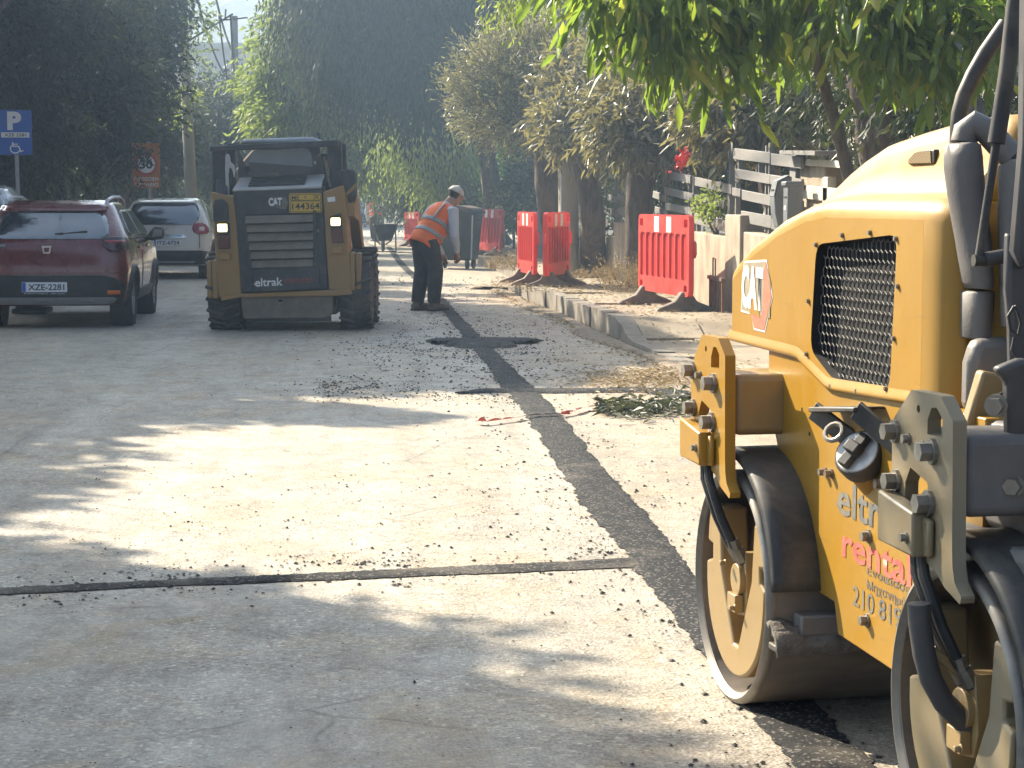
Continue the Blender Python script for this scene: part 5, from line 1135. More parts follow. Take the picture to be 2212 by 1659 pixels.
poly_y([(440, 1400), (612, 1392), (612, 1700), (405, 1700), (410, 1500)], -1.16, -1.22, 'console', M_grey, .02)
poly_y([(478, 1530), (585, 1552), (585, 1700), (520, 1800), (400, 1800), (440, 1660)], -1.26, -1.30, 'step_bracket', M_yel_d, .008)
poly_y([(520, 30), (620, -10), (667, -10), (667, 560), (610, 430), (575, 300), (570, 80)], -1.50, -1.54, 'roll_bar_mount', M_dgrey, .012, z8)
for a, b in ((555, 185), (625, 510)): rolpart(MB().bolt(z8(a, b, -1.545), (-.6, -.8, 0), .018, .02), 'bolt', M_bolt)
for pts in ([(640, 1270), (615, 1310), (625, 1370), (655, 1390), (667, 1340), (650, 1280), (640, 1270)], [(640, 1400), (630, 1450), (660, 1500), (667, 1560), (620, 1620), (570, 1640)]):
    rolpart(MB().tube([z7(a, b, -1.42) for a, b in pts], .0035, 6), 'wire', M_rubber)
# thick hose of the near drum
rolpart(MB().tube([z8(a, b, -1.50) for a, b in ((240, 990), (245, 1080), (262, 1200), (290, 1300), (340, 1390), (420, 1470), (520, 1530))], .024, 12), 'thick_hose', M_dgrey)
rolpart(MB().tube([z8(a, b, -1.49) for a, b in ((290, 1180), (400, 1270), (520, 1400))], .012, 10), 'hydraulic_pipe', M_yel_d)
# steering post, seat, canopy frame standing behind (right of the frame)
rolpart(MB().box(.24, .66, -1.95, -1.55, .93, 1.05).box(.24, .66, -2.0, -1.92, 1.0, 1.45), 'seat', M_black, bevel=.04, seg=3)
rolpart(MB().box(.80, .86, -1.44, -1.36, .70, 2.25).box(.10, .86, -1.44, -1.36, 2.2, 2.27), 'roll_bar', M_dgrey, bevel=.01)
# ================================================================== SKID STEER LOADER (seen from behind)
LO = np.array([G(625, 714)[0], 21.7, 0])
ld = empty('skid_loader', LO, R_(-3), 'black and yellow skid steer loader seen from behind with both lights on', 'loader')
ld.rotation_euler = (0, R_(-.7), R_(-3))
M_ly = cat_yellow('loader_yellow', (.31, .165, .035), (.27, .185, .10), .7)
M_lk = mat('loader_black', (.020, .022, .028), .5, var=.3, vscale=6, dirt=(.13, .11, .09), dfac=.45, dscale=4)
M_slt = mat('dusty_louvre', (.15, .125, .10), .8, var=.25, vscale=7, dirt=(.24, .19, .13), dfac=.6, dscale=4)
M_tyre = mat('dusty_tyre', (.045, .041, .038), .85, var=.3, vscale=9, dirt=(.16, .13, .10), dfac=.6, dscale=5)
M_lgr = mat('light_grey_paint', (.42, .41, .40), .6, var=.1, vscale=5, dirt=(.3, .26, .2), dfac=.4)
M_roof = mat('roof_paint', (.42, .44, .47), .35, var=.1)
M_cabglass = mat('cab_glass', (.20, .225, .26), .12, var=.1, spec=.8)
M_lens = mat('dark_red_lens', (.10, .018, .014), .2, var=.1, spec=.6)
M_plate = mat('yellow_plate', (.58, .36, .03), .5, var=.06, vscale=8, dirt=(.35, .25, .1), dfac=.3)
M_prt = mat('text_white', (.70, .69, .66), .6, var=.08, dirt=(.25, .22, .2), dfac=.4, dscale=22); M_brown = mat('text_brown', (.20, .05, .03), .6, var=.2)
def lamp_mat(name, col, s):
    m, nt, b = new_mat(name); b.inputs['Base Color'].default_value = (.8, .78, .7, 1); b.inputs['Emission Color'].default_value = (*col, 1); b.inputs['Emission Strength'].default_value = s; return m
M_lampon = lamp_mat('lit_lamp', (1.0, .80, .34), 1.1)
def L2(a, b): return (a - 725) / 700, (1560 - b) / 700
def P2(pts): return [L2(*p) for p in pts]
def lpart(mb, name, m, par=None, **k): return mb.build(name, m, par or ld, **k)
# wheels
def wheel(x0, x1, y, r=.42):
    w = empty('wheel', (0, 0, 0)); w.parent = ld; s = 1 if x0 > 0 else -1; xc, hw = (x0 + x1) / 2, abs(x1 - x0) / 2
    t = MB().lathe([(.20, -hw * .9), (r * .8, -hw), (r * .93, -hw * .94), (r * .955, -hw * .7), (r * .96, 0), (r * .955, hw * .7), (r * .93, hw * .94), (r * .8, hw), (.20, hw * .9)], (xc, y, r), (1, 0, 0), 40)
    for k in range(20):                                      # heavy tread lugs in a chevron
        for sgn in (-1, 1):
            a0 = 2 * math.pi * (k + (.5 if sgn > 0 else 0)) / 20
            pts = []
            for t_ in np.linspace(0, 1, 5):
                a = a0 + .16 * t_; xx_ = xc + sgn * hw * (.02 + 1.0 * t_); rr = r * (.985 if t_ < .9 else .955); pts.append((xx_, y + rr * math.sin(a), r + rr * math.cos(a)))
            t.tube(pts, .028, 5, flat=.8)
    t.build('tyre', M_tyre, w, angle=40)
    MB().lathe([(.001, 0), (.14, 0), (.19, .03), (.21, .06)], (xc + s * hw * .55, y, r), (s, 0, 0), 24).build('rim', M_ly, w)
    return w
for y in (.47, 1.55):
    wheel(-.87, -.53, y); wheel(.53, .87, y)
# lower body
lpart(MB().prism(P2([(370, 1290), (1060, 1290), (1050, 1440), (985, 1465), (400, 1465), (385, 1440)]), .02, .30, 'y'), 'counterweight', M_slt, bevel=.01)
lpart(MB().box(-.50, .50, .30, 2.0, .16, .75), 'chassis', M_lk, bevel=.02)
lpart(MB().box(-.46, .44, .06, .2, .10, .15), 'tow_bar', M_lk)
lpart(MB().tube([(L2(668, 1330)[0], .0, L2(668, 1330)[1]), (L2(668, 1330)[0], .03, L2(668, 1330)[1])], .025, 12, flat=.5), 'drain_hole', M_hole)
lpart(MB().prism(P2([(225, 1290), (380, 1275), (1195, 1250), (1200, 1290), (1080, 1300), (380, 1300), (235, 1325)]), -.02, .12, 'y'), 'sill', M_ly, bevel=.006)
# rear posts
for nm, pts in (('rear_post', [(172, 520), (336, 556), (352, 700), (382, 1278), (212, 1298), (195, 1000)]), ('rear_post', [(1000, 530), (1152, 482), (1165, 640), (1200, 1282), (1030, 1250), (1012, 900)])):
    lpart(MB().prism(P2(pts), .0, .55, 'y'), nm, M_ly, bevel=.012)
for a0, a1, b0, b1, y in ((124, 162, 1030, 1308, .05), (166, 208, 1022, 1310, .02), (1186, 1222, 980, 1262, .02), (1226, 1268, 985, 1258, .05)):
    p, q = L2(a0, b0), L2(a1, b1); lpart(MB().box(p[0], q[0], y, y + .35, q[1], p[1]), 'bumper_block', M_ly, bevel=.012)
for a0, a1, b0, b1 in ((224, 309, 975, 1020), (1062, 1130, 940, 985)):
    p, q = L2(a0, b0), L2(a1, b1); lpart(MB().box(p[0], q[0], -.05, .0, q[1], p[1]), 'stop_block', M_ly, bevel=.006)
# rear door: frame, louvres, lower panel
lpart(MB().prism(P2([(335, 500), (990, 488), (1002, 560), (1022, 1255), (375, 1272), (345, 700)]), .01, .5, 'y'), 'rear_door', M_lk, bevel=.015)
lpart(MB().prism(P2([(420, 690), (925, 680), (918, 1075), (472, 1085)]), -.008, .012, 'y'), 'louvre_recess', M_hole)
for i in range(6):
    b0 = 700 + i * 66; x0 = 424 + i * 8; p, q = L2(x0, b0), L2(924 - i, b0 - 6)
    lpart(MB().add([(p[0], -.012, p[1]), (q[0], -.012, q[1]), (q[0], -.048, q[1] - .072), (p[0], -.048, p[1] - .072), (p[0], -.004, p[1] - .008), (q[0], -.004, q[1] - .008), (q[0], -.044, q[1] - .082), (p[0], -.044, p[1] - .082)],
                   [(0, 1, 2, 3), (7, 6, 5, 4), (0, 4, 5, 1), (1, 5, 6, 2), (2, 6, 7, 3), (3, 7, 4, 0)]), 'louvre_slat', M_slt, bevel=.003)
lpart(MB().prism(P2([(418, 672), (470, 1095), (452, 1095), (400, 672)]), -.03, .012, 'y'), 'door_rib', M_lk, bevel=.004)
lpart(MB().prism(P2([(925, 665), (920, 1085), (938, 1085), (948, 665)]), -.03, .012, 'y'), 'door_rib', M_lk, bevel=.004)
lpart(MB().prism(P2([(468, 1090), (962, 1075), (966, 1245), (462, 1268)]), -.035, .012, 'y'), 'lower_panel', M_lk, bevel=.006)
lpart(MB().box(L2(975, 740)[0], L2(1000, 740)[0], -.03, .01, L2(0, 800)[1], L2(0, 730)[1]), 'door_latch', M_lk, bevel=.004)
lpart(MB().tube([(L2(955, 815)[0], -.012, L2(0, 815)[1]), (L2(955, 815)[0], .0, L2(0, 815)[1])], .02, 12), 'door_lock', M_slt)
def lt(s, a, b, w, h, m, y=-.0365, bold=.03, sl=.03): p = L2(a, b); return text('lettering', s, m, ld, (p[0], y, p[1]), (1, 0, sl), (0, 0, 1), width=w / 700, height=h / 700, bold=bold, depth=.001)
lt('eltrak', 486, 1224, 205, 62, M_prt, bold=.02); lt('rental', 708, 1204, 202, 52, M_brown, bold=.02)
lpart(MB().bar((L2(478, 1205)[0], -.037, L2(478, 1205)[1]), (L2(500, 1205)[0], -.037, L2(0, 1205)[1]), .002, .01), 'lettering', M_prt)
lt('CAT', 596, 630, 100, 62, M_prt, y=.004, bold=.06, sl=.0)
lpart(MB().prism(P2([(648, 642), (662, 612), (690, 632)]), .001, .006, 'y'), 'badge_triangle', M_slt); lpart(MB().prism(P2([(700, 565), (722, 568), (740, 605), (722, 655), (680, 652), (660, 640), (694, 634)]), .004, .009, 'y'), 'badge_field', M_slt)
# number plate
pl_ = lpart(MB().prism(P2(rrect(750, 988, 538, 682, 14, 3)), -.022, -.008, 'y'), 'number_plate', M_plate, bevel=.003)
MB().plate(P2(rrect(757, 984, 544, 592, 10, 3)), [P2(rrect(761, 980, 548, 588, 8, 3))], -.0245, -.0222, 'y').plate(P2(rrect(757, 984, 594, 676, 10, 3)), [P2(rrect(761, 980, 598, 672, 8, 3))], -.0245, -.0222, 'y').build('border', M_signk, pl_)
def pt(s, a, b, w, h): p = L2(a, b); return text('lettering', s, M_signk, pl_, (p[0], -.0235, p[1]), (1, 0, .015), (0, 0, 1), width=w / 700, height=h / 700, bold=.012, depth=.001)
pt('ME', 770, 586, 55, 30); pt('IX', 932, 582, 40, 30); pt('144364', 772, 660, 202, 48)
lpart(MB().tube([(L2(872, 566)[0], -.025, L2(0, 566)[1]), (L2(872, 566)[0], -.0225, L2(0, 566)[1])], .012, 10), 'plate_seal', M_slt, pl_)
lpart(MB().prism(P2([(1031, 572), (1088, 566), (1090, 602), (1034, 606)]), -.004, -.0005, 'y'), 'sticker', M_signw)
# lights
for side, q in (('l', dict(box=(190, 305, 580, 738), lamp=(222, 292, 757, 815), lens=(222, 304, 838, 938))), ('r', dict(lamp=(1057, 1126, 722, 780), lens=(1060, 1142, 802, 900)))):
    if side == 'l':
        lpart(MB().prism(P2([(205, 578), (270, 575), (300, 610), (305, 735), (192, 738), (195, 620)]), -.09, .0, 'y'), 'light_housing', M_lk, bevel=.012)
        lpart(MB().prism(P2(rrect(215, 308, 750, 942, 8, 2)), -.015, .0, 'y'), 'light_bracket', M_lk, bevel=.004)
    else:
        lpart(MB().prism(P2([(1048, 712), (1130, 686), (1145, 905), (1060, 906)]), -.015, .0, 'y'), 'light_bracket', M_lk, bevel=.004)
    a0, a1, b0, b1 = q['lamp']; l_ = lpart(MB().prism(P2(rrect(a0 - 5, a1 + 5, b0 - 5, b1 + 5, 10, 3)), -.06, -.014, 'y'), 'work_light', M_lk, bevel=.004)
    MB().prism(P2(rrect(a0, a1, b0, b1, 8, 3)), -.064, -.058, 'y').build('lens', M_lampon, l_)
    a0, a1, b0, b1 = q['lens']; lpart(MB().prism(P2(rrect(a0, a1, b0, b1, 6, 2)), -.045, -.014, 'y'), 'tail_light', M_lens, bevel=.006)
# hood top with its dark slats
ht = lpart(MB().add([(*L2(333, 503)[:1], .0, L2(0, 503)[1]), (L2(990, 485)[0], .0, L2(0, 485)[1]), (L2(985, 393)[0], .55, L2(0, 393)[1]), (L2(345, 415)[0], .55, L2(0, 415)[1]),
                     (L2(333, 503)[0], .0, L2(0, 520)[1]), (L2(990, 485)[0], .0, L2(0, 505)[1]), (L2(985, 393)[0], .55, L2(0, 420)[1]), (L2(345, 415)[0], .55, L2(0, 440)[1])],
                    [(0, 1, 2, 3), (7, 6, 5, 4), (0, 4, 5, 1), (1, 5, 6, 2), (2, 6, 7, 3), (3, 7, 4, 0)]), 'hood_top', M_lgr, bevel=.008)
for i in range(4):
    t0, t1 = .10 + i * .22, .10 + i * .22 + .15
    def hp(a, t): 
        b = 497 - 92 * t - (a - 445) * .022; return (L2(a, 0)[0], .55 * t, L2(0, b)[1] + .006)
    P_ = [hp(445, t0), hp(862, t0), hp(862, t1), hp(448, t1)]
    lpart(MB().add(P_ + [(p[0], p[1], p[2] + .012) for p in P_], [(3, 2, 1, 0), (4, 5, 6, 7), (0, 1, 5, 4), (1, 2, 6, 5), (2, 3, 7, 6), (3, 0, 4, 7)]), 'hood_slat', M_lk)
# cab: roll over frame, roof, windows
for a0, a1, b0, b1 in ((160, 262, 180, 545), (1022, 1128, 150, 520)):
    p, q = L2(a0, b0), L2(a1, b1); lpart(MB().box(p[0], q[0], .30, .45, q[1], p[1]), 'cab_post', M_lk, bevel=.012); lpart(MB().box(p[0] + .01, q[0] - .01, 1.25, 1.36, .7, p[1]), 'cab_post', M_lk, bevel=.012)
p, q = L2(152, 175), L2(1110, 205)
lpart(MB().add([(p[0], .22, L2(0, 180)[1]), (q[0], .22, L2(0, 145)[1]), (q[0], .22, L2(0, 192)[1]), (p[0], .22, L2(0, 220)[1]), (p[0], .34, L2(0, 180)[1]), (q[0], .34, L2(0, 145)[1]), (q[0], .34, L2(0, 192)[1]), (p[0], .34, L2(0, 220)[1])],
               [(0, 1, 2, 3), (7, 6, 5, 4), (0, 4, 5, 1), (1, 5, 6, 2), (2, 6, 7, 3), (3, 7, 4, 0)]), 'cab_crossbar', M_lk, bevel=.01)
lpart(MB().prism(P2([(372, 160), (380, 138), (420, 130), (900, 118), (945, 130), (952, 160)]), .34, 1.35, 'y'), 'cab_roof', M_roof, bevel=.02)
lpart(MB().box(L2(270, 0)[0], L2(1020, 0)[0], .42, 1.30, L2(0, 170)[1] - .01, L2(0, 160)[1]), 'roof_liner', M_lk)
gl = P2([(430, 405), (428, 300), (440, 240), (470, 212), (520, 205), (840, 200), (880, 212), (902, 260), (905, 340), (898, 400)])
lpart(MB().plate(P2([(345, 412), (350, 200), (960, 192), (985, 395)]), [gl], .40, .43, 'y'), 'window_frame', M_dgrey)
lpart(MB().prism(gl, .412, .418, 'y'), 'rear_window', M_cabglass)
lpart(MB().box(-.5, .38, 1.28, 1.31, .9, 1.9), 'front_guard', M_lk)
lpart(MB().prism(P2([(540, 405), (580, 380), (640, 378), (660, 402)]), .35, .40, 'y'), 'cloth', M_slt, bevel=.01); lpart(MB().lathe([(.001, -.04), (.03, -.03), (.035, 0), (.03, .03), (.001, .04)], (L2(415, 360)[0], .36, L2(0, 355)[1]), (0, 0, 1), 14), 'headrest_knob', M_lk)
# lift arms along both sides, linkage, hoses, mirror like arm end
for s in (-1, 1):
    x = s * .69 if s < 0 else .66
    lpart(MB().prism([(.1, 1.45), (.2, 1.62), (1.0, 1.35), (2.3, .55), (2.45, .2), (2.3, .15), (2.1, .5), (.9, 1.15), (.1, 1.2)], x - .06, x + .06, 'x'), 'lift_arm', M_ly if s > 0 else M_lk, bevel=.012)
lpart(MB().prism(P2([(272, 545), (268, 340), (275, 250), (292, 238), (305, 255), (310, 300), (335, 320), (346, 360), (335, 420), (318, 350), (300, 340), (292, 400), (296, 548)]), .16, .2, 'y'), 'linkage', M_lgr, bevel=.006)
for pts in ([(955, 268), (985, 240), (1000, 215)], [(1005, 270), (1015, 340), (1030, 420), (1050, 490)], [(1020, 300), (1035, 380), (1028, 440), (1046, 500)]):
    lpart(MB().tube([(L2(*p)[0], .18, L2(*p)[1]) for p in pts], .009, 6), 'hose', M_slt)
lpart(MB().box(L2(918, 0)[0], L2(932, 0)[0], .36, .40, L2(0, 322)[1], L2(0, 298)[1]), 'label', M_lgr)
am = lpart(MB().prism(P2([(1128, 375), (1180, 362), (1230, 372), (1246, 395), (1245, 560), (1232, 615), (1205, 628), (1170, 618), (1160, 520), (1130, 480)]), .10, .18, 'y'), 'arm_end', M_lk, bevel=.015)
MB().prism(P2([(1165, 540), (1243, 462), (1243, 500), (1180, 556)]), .094, .101, 'y').build('yellow_stripe', M_ly, am)
for a, b, h in ((155, 180, 25), (250, 165, 40), (1016, 150, 25), (380, 140, 35)): p = L2(a, b); lpart(MB().box(p[0] - .005, p[0] + .005, .25, .26, p[1] - .02, p[1] + h / 700), 'antenna', M_lgr)
lpart(MB().tube([(L2(955, 135)[0], .5, L2(0, 135)[1]), (L2(945, 90)[0], .5, L2(0, 88)[1])], .01, 6), 'antenna', M_lk)
lpart(MB().tube([(L2(78, 1055)[0], .5, L2(0, 1055)[1]), (L2(120, 1055)[0], .5, L2(0, 1055)[1])], .02, 8), 'side_pin', M_lgr); lpart(MB().tube([(.84, .47, .69), (.88, .47, .69)], .025, 8), 'side_pin', M_lk)
# ================================================================== PARKED CARS
def car_paint(name, col, metal=0.0, rough=.28):
    m = mat(name, col, rough, metal, var=.04, vscale=2, dirt=(.30, .26, .2), dfac=.12, dscale=3, coat=1.0); return m
M_cblk = mat('car_black_plastic', (.018, .018, .02), .55, var=.2, vscale=6, dirt=(.1, .09, .08), dfac=.3)
M_cglass = mat('car_glass', (.02, .028, .04), .05, var=.05, spec=1.0); M_cglass.node_tree.nodes['Principled BSDF'].inputs['IOR'].default_value = 2.0
M_ctyre = mat('car_tyre', (.022, .021, .021), .8, var=.2, vscale=9, dirt=(.12, .1, .08), dfac=.4)
M_alloy = mat('alloy_rim', (.35, .35, .36), .35, .8, var=.1)
M_chrome = mat('chrome', (.6, .6, .62), .12, 1.0, var=.05)
M_silver = mat('silver_plastic', (.30, .30, .31), .45, .3, var=.1)
M_tail = mat('tail_lens', (.30, .015, .012), .12, var=.2, spec=.7); M_taild = mat('tail_lens_dark', (.05, .008, .008), .1, var=.2, spec=.8); M_clear = mat('clear_lens', (.55, .45, .43), .12, var=.1, spec=.7)
M_pw = mat('plate_white', (.74, .75, .77), .45, var=.05); M_pb = mat('plate_blue', (.03, .08, .40), .5)
M_orange = mat('orange_reflector', (.75, .16, .02), .4)
def smooth_interp(z, zs, vs):
    i = np.searchsorted(zs, z) - 1; i = int(np.clip(i, 0, len(zs) - 2)); t = (z - zs[i]) / (zs[i + 1] - zs[i]); t = min(1, max(0, t))
    m = np.gradient(np.array(vs, float), np.array(zs, float)); h = zs[i + 1] - zs[i]
    return (2 * t**3 - 3 * t**2 + 1) * vs[i] + (t**3 - 2 * t**2 + t) * h * m[i] + (-2 * t**3 + 3 * t**2) * vs[i + 1] + (t**3 - t**2) * h * m[i + 1]
def car(name, label, loc, rz, scale, spec, group='cars parked along the shaded kerb', full=True):
    root = empty(name, loc, rz, label, 'car', group); root.scale = (scale,) * 3
    S = spec; paint = S['paint']; Z = S['z']
    W = lambda z: smooth_interp(z, Z, S['w']); YR = lambda z: smooth_interp(z, Z, S['yr']); YF = lambda z: smooth_interp(z, Z, S['yf'])
    rc = lambda z: np.interp(z, [Z[0], .9, 1.2, 1.6], [.20, .24, .28, .30])
    def taper(y): return 1 - .05 * (abs((y - 2.0) / 2.05)) ** 2.5
    def rear(x, z, off=0.0):
        w = W(z) * taper(YR(z) + .1); r = min(rc(z), w * .6); bow = .05 * (x / w) ** 2; ax = min(abs(x), w)
        y = YR(z) + bow + (r - math.sqrt(max(0, r * r - max(0, ax - (w - r)) ** 2)) if ax > w - r else 0); return (x, y - off, z)
    def side(y, z, s, off=0.0): return (s * (W(z) * taper(y) + off), y, z)
    def ring(z):
        w = W(z) * taper(YR(z) + .1); r = min(rc(z), w * .6); a, b = YR(z), YF(z); half = []
        for x in np.linspace(0, w - r, 9): half.append((x, a + .05 * (x / w) ** 2))
        for k in range(1, 7):
            t = math.pi / 2 * k / 6; half.append((w - r + r * math.sin(t), a + .05 + r - r * math.cos(t) - .0))
        y0, y1 = a + .05 + r, b - r * 1.3
        for y in np.linspace(y0, y1, 42)[1:]: half.append((W(z) * taper(y), y))
        wf = W(z) * taper(y1)
        for k in range(1, 7):
            t = math.pi / 2 * k / 6; half.append((wf - r + r * math.cos(t), y1 + r * 1.3 * math.sin(t)))
        for x in np.linspace(wf - r, 0, 8)[1:]: half.append((x, b + .03 * (1 - (x / w) ** 2)))
        return [(x, y, z) for x, y in half] + [(-x, y, z) for x, y in half[-2:0:-1]]
    zs = np.concatenate([np.linspace(Z[0], Z[-1] - .12, 46), Z[-1] - .12 * (1 - np.linspace(0, 1, 9)[1:]) ** 2])
    rows = [ring(z) for z in zs]; n = len(rows[0])
    V = [p for r in rows for p in r]; F = []; wr = S['wr']; wy = S['wy']; ar = wr + .05
    for i in range(len(rows) - 1):
        for k in range(n):
            q = (i * n + k, i * n + (k + 1) % n, (i + 1) * n + (k + 1) % n, (i + 1) * n + k); c = np.mean([V[j] for j in q], axis=0)
            if abs(c[0]) > W(c[2]) * .9 * .93 and any(math.hypot(c[1] - y, c[2] - wr) < ar for y in wy): continue
            F.append(q)
    F.append([(len(rows) - 1) * n + k for k in range(n)]); F.append([k for k in range(n)][::-1])
    mb = MB().add(V, F); mb.build('body', paint, root, angle=40)
    MB().box(-.62, .62, .4, 3.6, Z[0] - .02, .7).build('underbody', M_cblk, root)
    def patch(rows_, f, off, name_, m, nx=16, par=None, th=.012):
        """rows_: (z, a0, a1) outline by height"""
        out = []
        for z, a0, a1 in rows_: out.append([f(a, z, off) for a in np.linspace(a0, a1, nx)])
        return MB().grid(out).build(name_, m, par or root, solid=th, angle=50)
    def dense(rows_, k=3):
        zz = [r[0] for r in rows_]; o = []
        for i in range(len(rows_) - 1):
            for t in np.linspace(0, 1, k, endpoint=False): o.append(tuple(np.array(rows_[i]) * (1 - t) + np.array(rows_[i + 1]) * t))
        return o + [rows_[-1]]
    RS = lambda x, z, off: rear(x, z, off)
    for nm, rows_, m, off in S['rear']: patch(dense(rows_), RS, off, nm, m)
    for s in (-1, 1):
        SF = lambda y, z, off, s=s: side(y, z, s, off)
        for nm, rows_, m, off in S['side']: patch(dense(rows_), SF, off, nm, m)
        for y in wy:
            arc = [(s * (W(wr + ar * math.sin(t)) * taper(y + ar * math.cos(t)) - .01), y + ar * math.cos(t), wr + ar * math.sin(t)) for t in np.linspace(-.15, math.pi + .15, 20)]
            MB().tube(arc, .045, 8).build('wheel_arch', M_cblk if S['clad'] else paint, root)
            MB().lathe([(.001, -.25), (ar - .02, -.25), (ar - .02, 0)], (s * (W(.5) - .02), y, wr), (s, 0, 0), 24).build('arch_liner', M_cblk, root)
            wh = empty('wheel'); wh.parent = root; xo = W(.5) * .985 * s
            MB().lathe([(.20, -.20), (wr * .9, -.205), (wr * .975, -.19), (wr, -.15), (wr - .006, -.148), (wr - .006, -.14), (wr, -.138), (wr, -.105), (wr - .006, -.103), (wr - .006, -.097), (wr, -.095), (wr, -.06), (wr - .006, -.058), (wr - .006, -.052), (wr, -.05), (wr * .975, -.015), (wr * .9, 0), (.20, -.01)], (xo, y, wr), (s, 0, 0), 40).build('tyre', M_ctyre, wh, angle=60)
            rm = MB().lathe([(.21, -.012), (.195, -.02), (.19, -.05)], (xo, y, wr), (s, 0, 0), 32).lathe([(.001, -.03), (.05, -.03), (.055, -.06)], (xo, y, wr), (s, 0, 0), 16)
            for k in range(10):
                a = 2 * math.pi * k / 10; rm.bar((xo - s * .045, y + .04 * math.cos(a), wr + .04 * math.sin(a)), (xo - s * .03, y + .2 * math.cos(a), wr + .2 * math.sin(a)), .03, .025, (s, 0, 0))
            rm.build('rim', M_alloy, wh, angle=40); MB().lathe([(.001, -.1), (.2, -.1)], (xo, y, wr), (s, 0, 0), 24).build('hub', M_cblk, wh)
        # door mirror
        mz = S['mirror'][1]; my = S['mirror'][0]; w_ = W(mz) * taper(my)
        mr = MB().prism([(s * (w_ - .02), mz - .04), (s * (w_ + .05), mz - .06), (s * (w_ + .2), mz - .04), (s * (w_ + .225), mz + .04), (s * (w_ + .20), mz + .11), (s * (w_ + .09), mz + .12), (s * (w_ + .03), mz + .05)], my - .07, my + .07, 'y').build('door_mirror', S['mirror'][2], root, bevel=.03, seg=3)
        MB().prism([(s * (w_ + .06), mz - .02), (s * (w_ + .19), mz - .0), (s * (w_ + .19), mz + .08), (s * (w_ + .09), mz + .09)], my - .078, my - .071, 'y').build('mirror_glass', M_cglass, mr)
        for nm, ya, yb, z in S.get('handles', []):
            p, q = side(ya, z, s, .012), side(yb, z, s, .012); MB().bar(p, q, .02, .03).build(nm, paint, root, bevel=.005)
        if S.get('rails'):
            r_ = [(s * (W(1.44) * taper(y) * .90), y, S['rails'] + dz) for y, dz in ((.62, -.10), (.70, .0), (1.2, .035), (1.9, .035), (2.3, -.01), (2.4, -.09))]
            MB().tube(r_, .026, 8, flat=.8).build('roof_rail', S.get('railm', M_silver), root)
        if 'tail' in S:
            for nm, rows_, m, off in S['tail']: patch([(z, a0 * s, a1 * s) for z, a0, a1 in dense(rows_)], RS, off, nm, m, 10)
    # number plate and badge
    px, pz_, pw, ph, txt, off = S['plate']
    def rp(x, z, o): return rear(x, z, o)
    yb = rear(px, pz_, off)[1]
    pl0 = MB().box(px - pw / 2, px + pw / 2, yb - .008, yb + .02, pz_ - ph / 2, pz_ + ph / 2).build('number_plate', M_pw, root, bevel=.003)
    MB().box(px - pw / 2 + .004, px - pw / 2 + .045, yb - .0105, yb - .008, pz_ - ph / 2 + .004, pz_ + ph / 2 - .004).build('plate_band', M_pb, pl0)
    text('plate_number', txt, M_signk, pl0, (px + .022, yb - .0095, pz_), (1, 0, 0), (0, 0, 1), height=ph * .62, width=pw * .80, bold=.02, align='CENTER', depth=.001)
    if 'plate_text' in S: text('dealer_text', S['plate_text'], M_pw, root, (px, yb - .004, pz_ - ph / 2 - .018), (1, 0, 0), (0, 0, 1), height=.02, width=pw * .9, align='CENTER', depth=.001)
    if 'badge' in S:
        bx_, bz_, kind = S['badge']; y = rear(bx_, bz_, .012)[1]
        if kind == 'shield':
            MB().plate([(bx_ - .055, bz_ + .045), (bx_ + .055, bz_ + .045), (bx_ + .04, bz_ - .045), (bx_ - .04, bz_ - .045)], [[(bx_ - .034, bz_ + .022), (bx_ + .034, bz_ + .022), (bx_ + .026, bz_ - .03), (bx_ - .026, bz_ - .03)]], y - .012, y + .004, 'y').build('badge', M_chrome, root, bevel=.004)
        else:
            MB().plate([(bx_, bz_ + .07), (bx_ + .05, bz_), (bx_, bz_ - .07), (bx_ - .05, bz_)], [[(bx_, bz_ + .03), (bx_ + .02, bz_), (bx_, bz_ - .03), (bx_ - .02, bz_)]], y - .014, y + .004, 'y').build('badge', M_chrome, root, bevel=.004)
    if 'extra' in S: S['extra'](root, rear, side, patch)
    return root
ZD = [.27, .33, .45, .62, .80, .95, 1.05, 1.18, 1.30, 1.40, 1.46, 1.50]
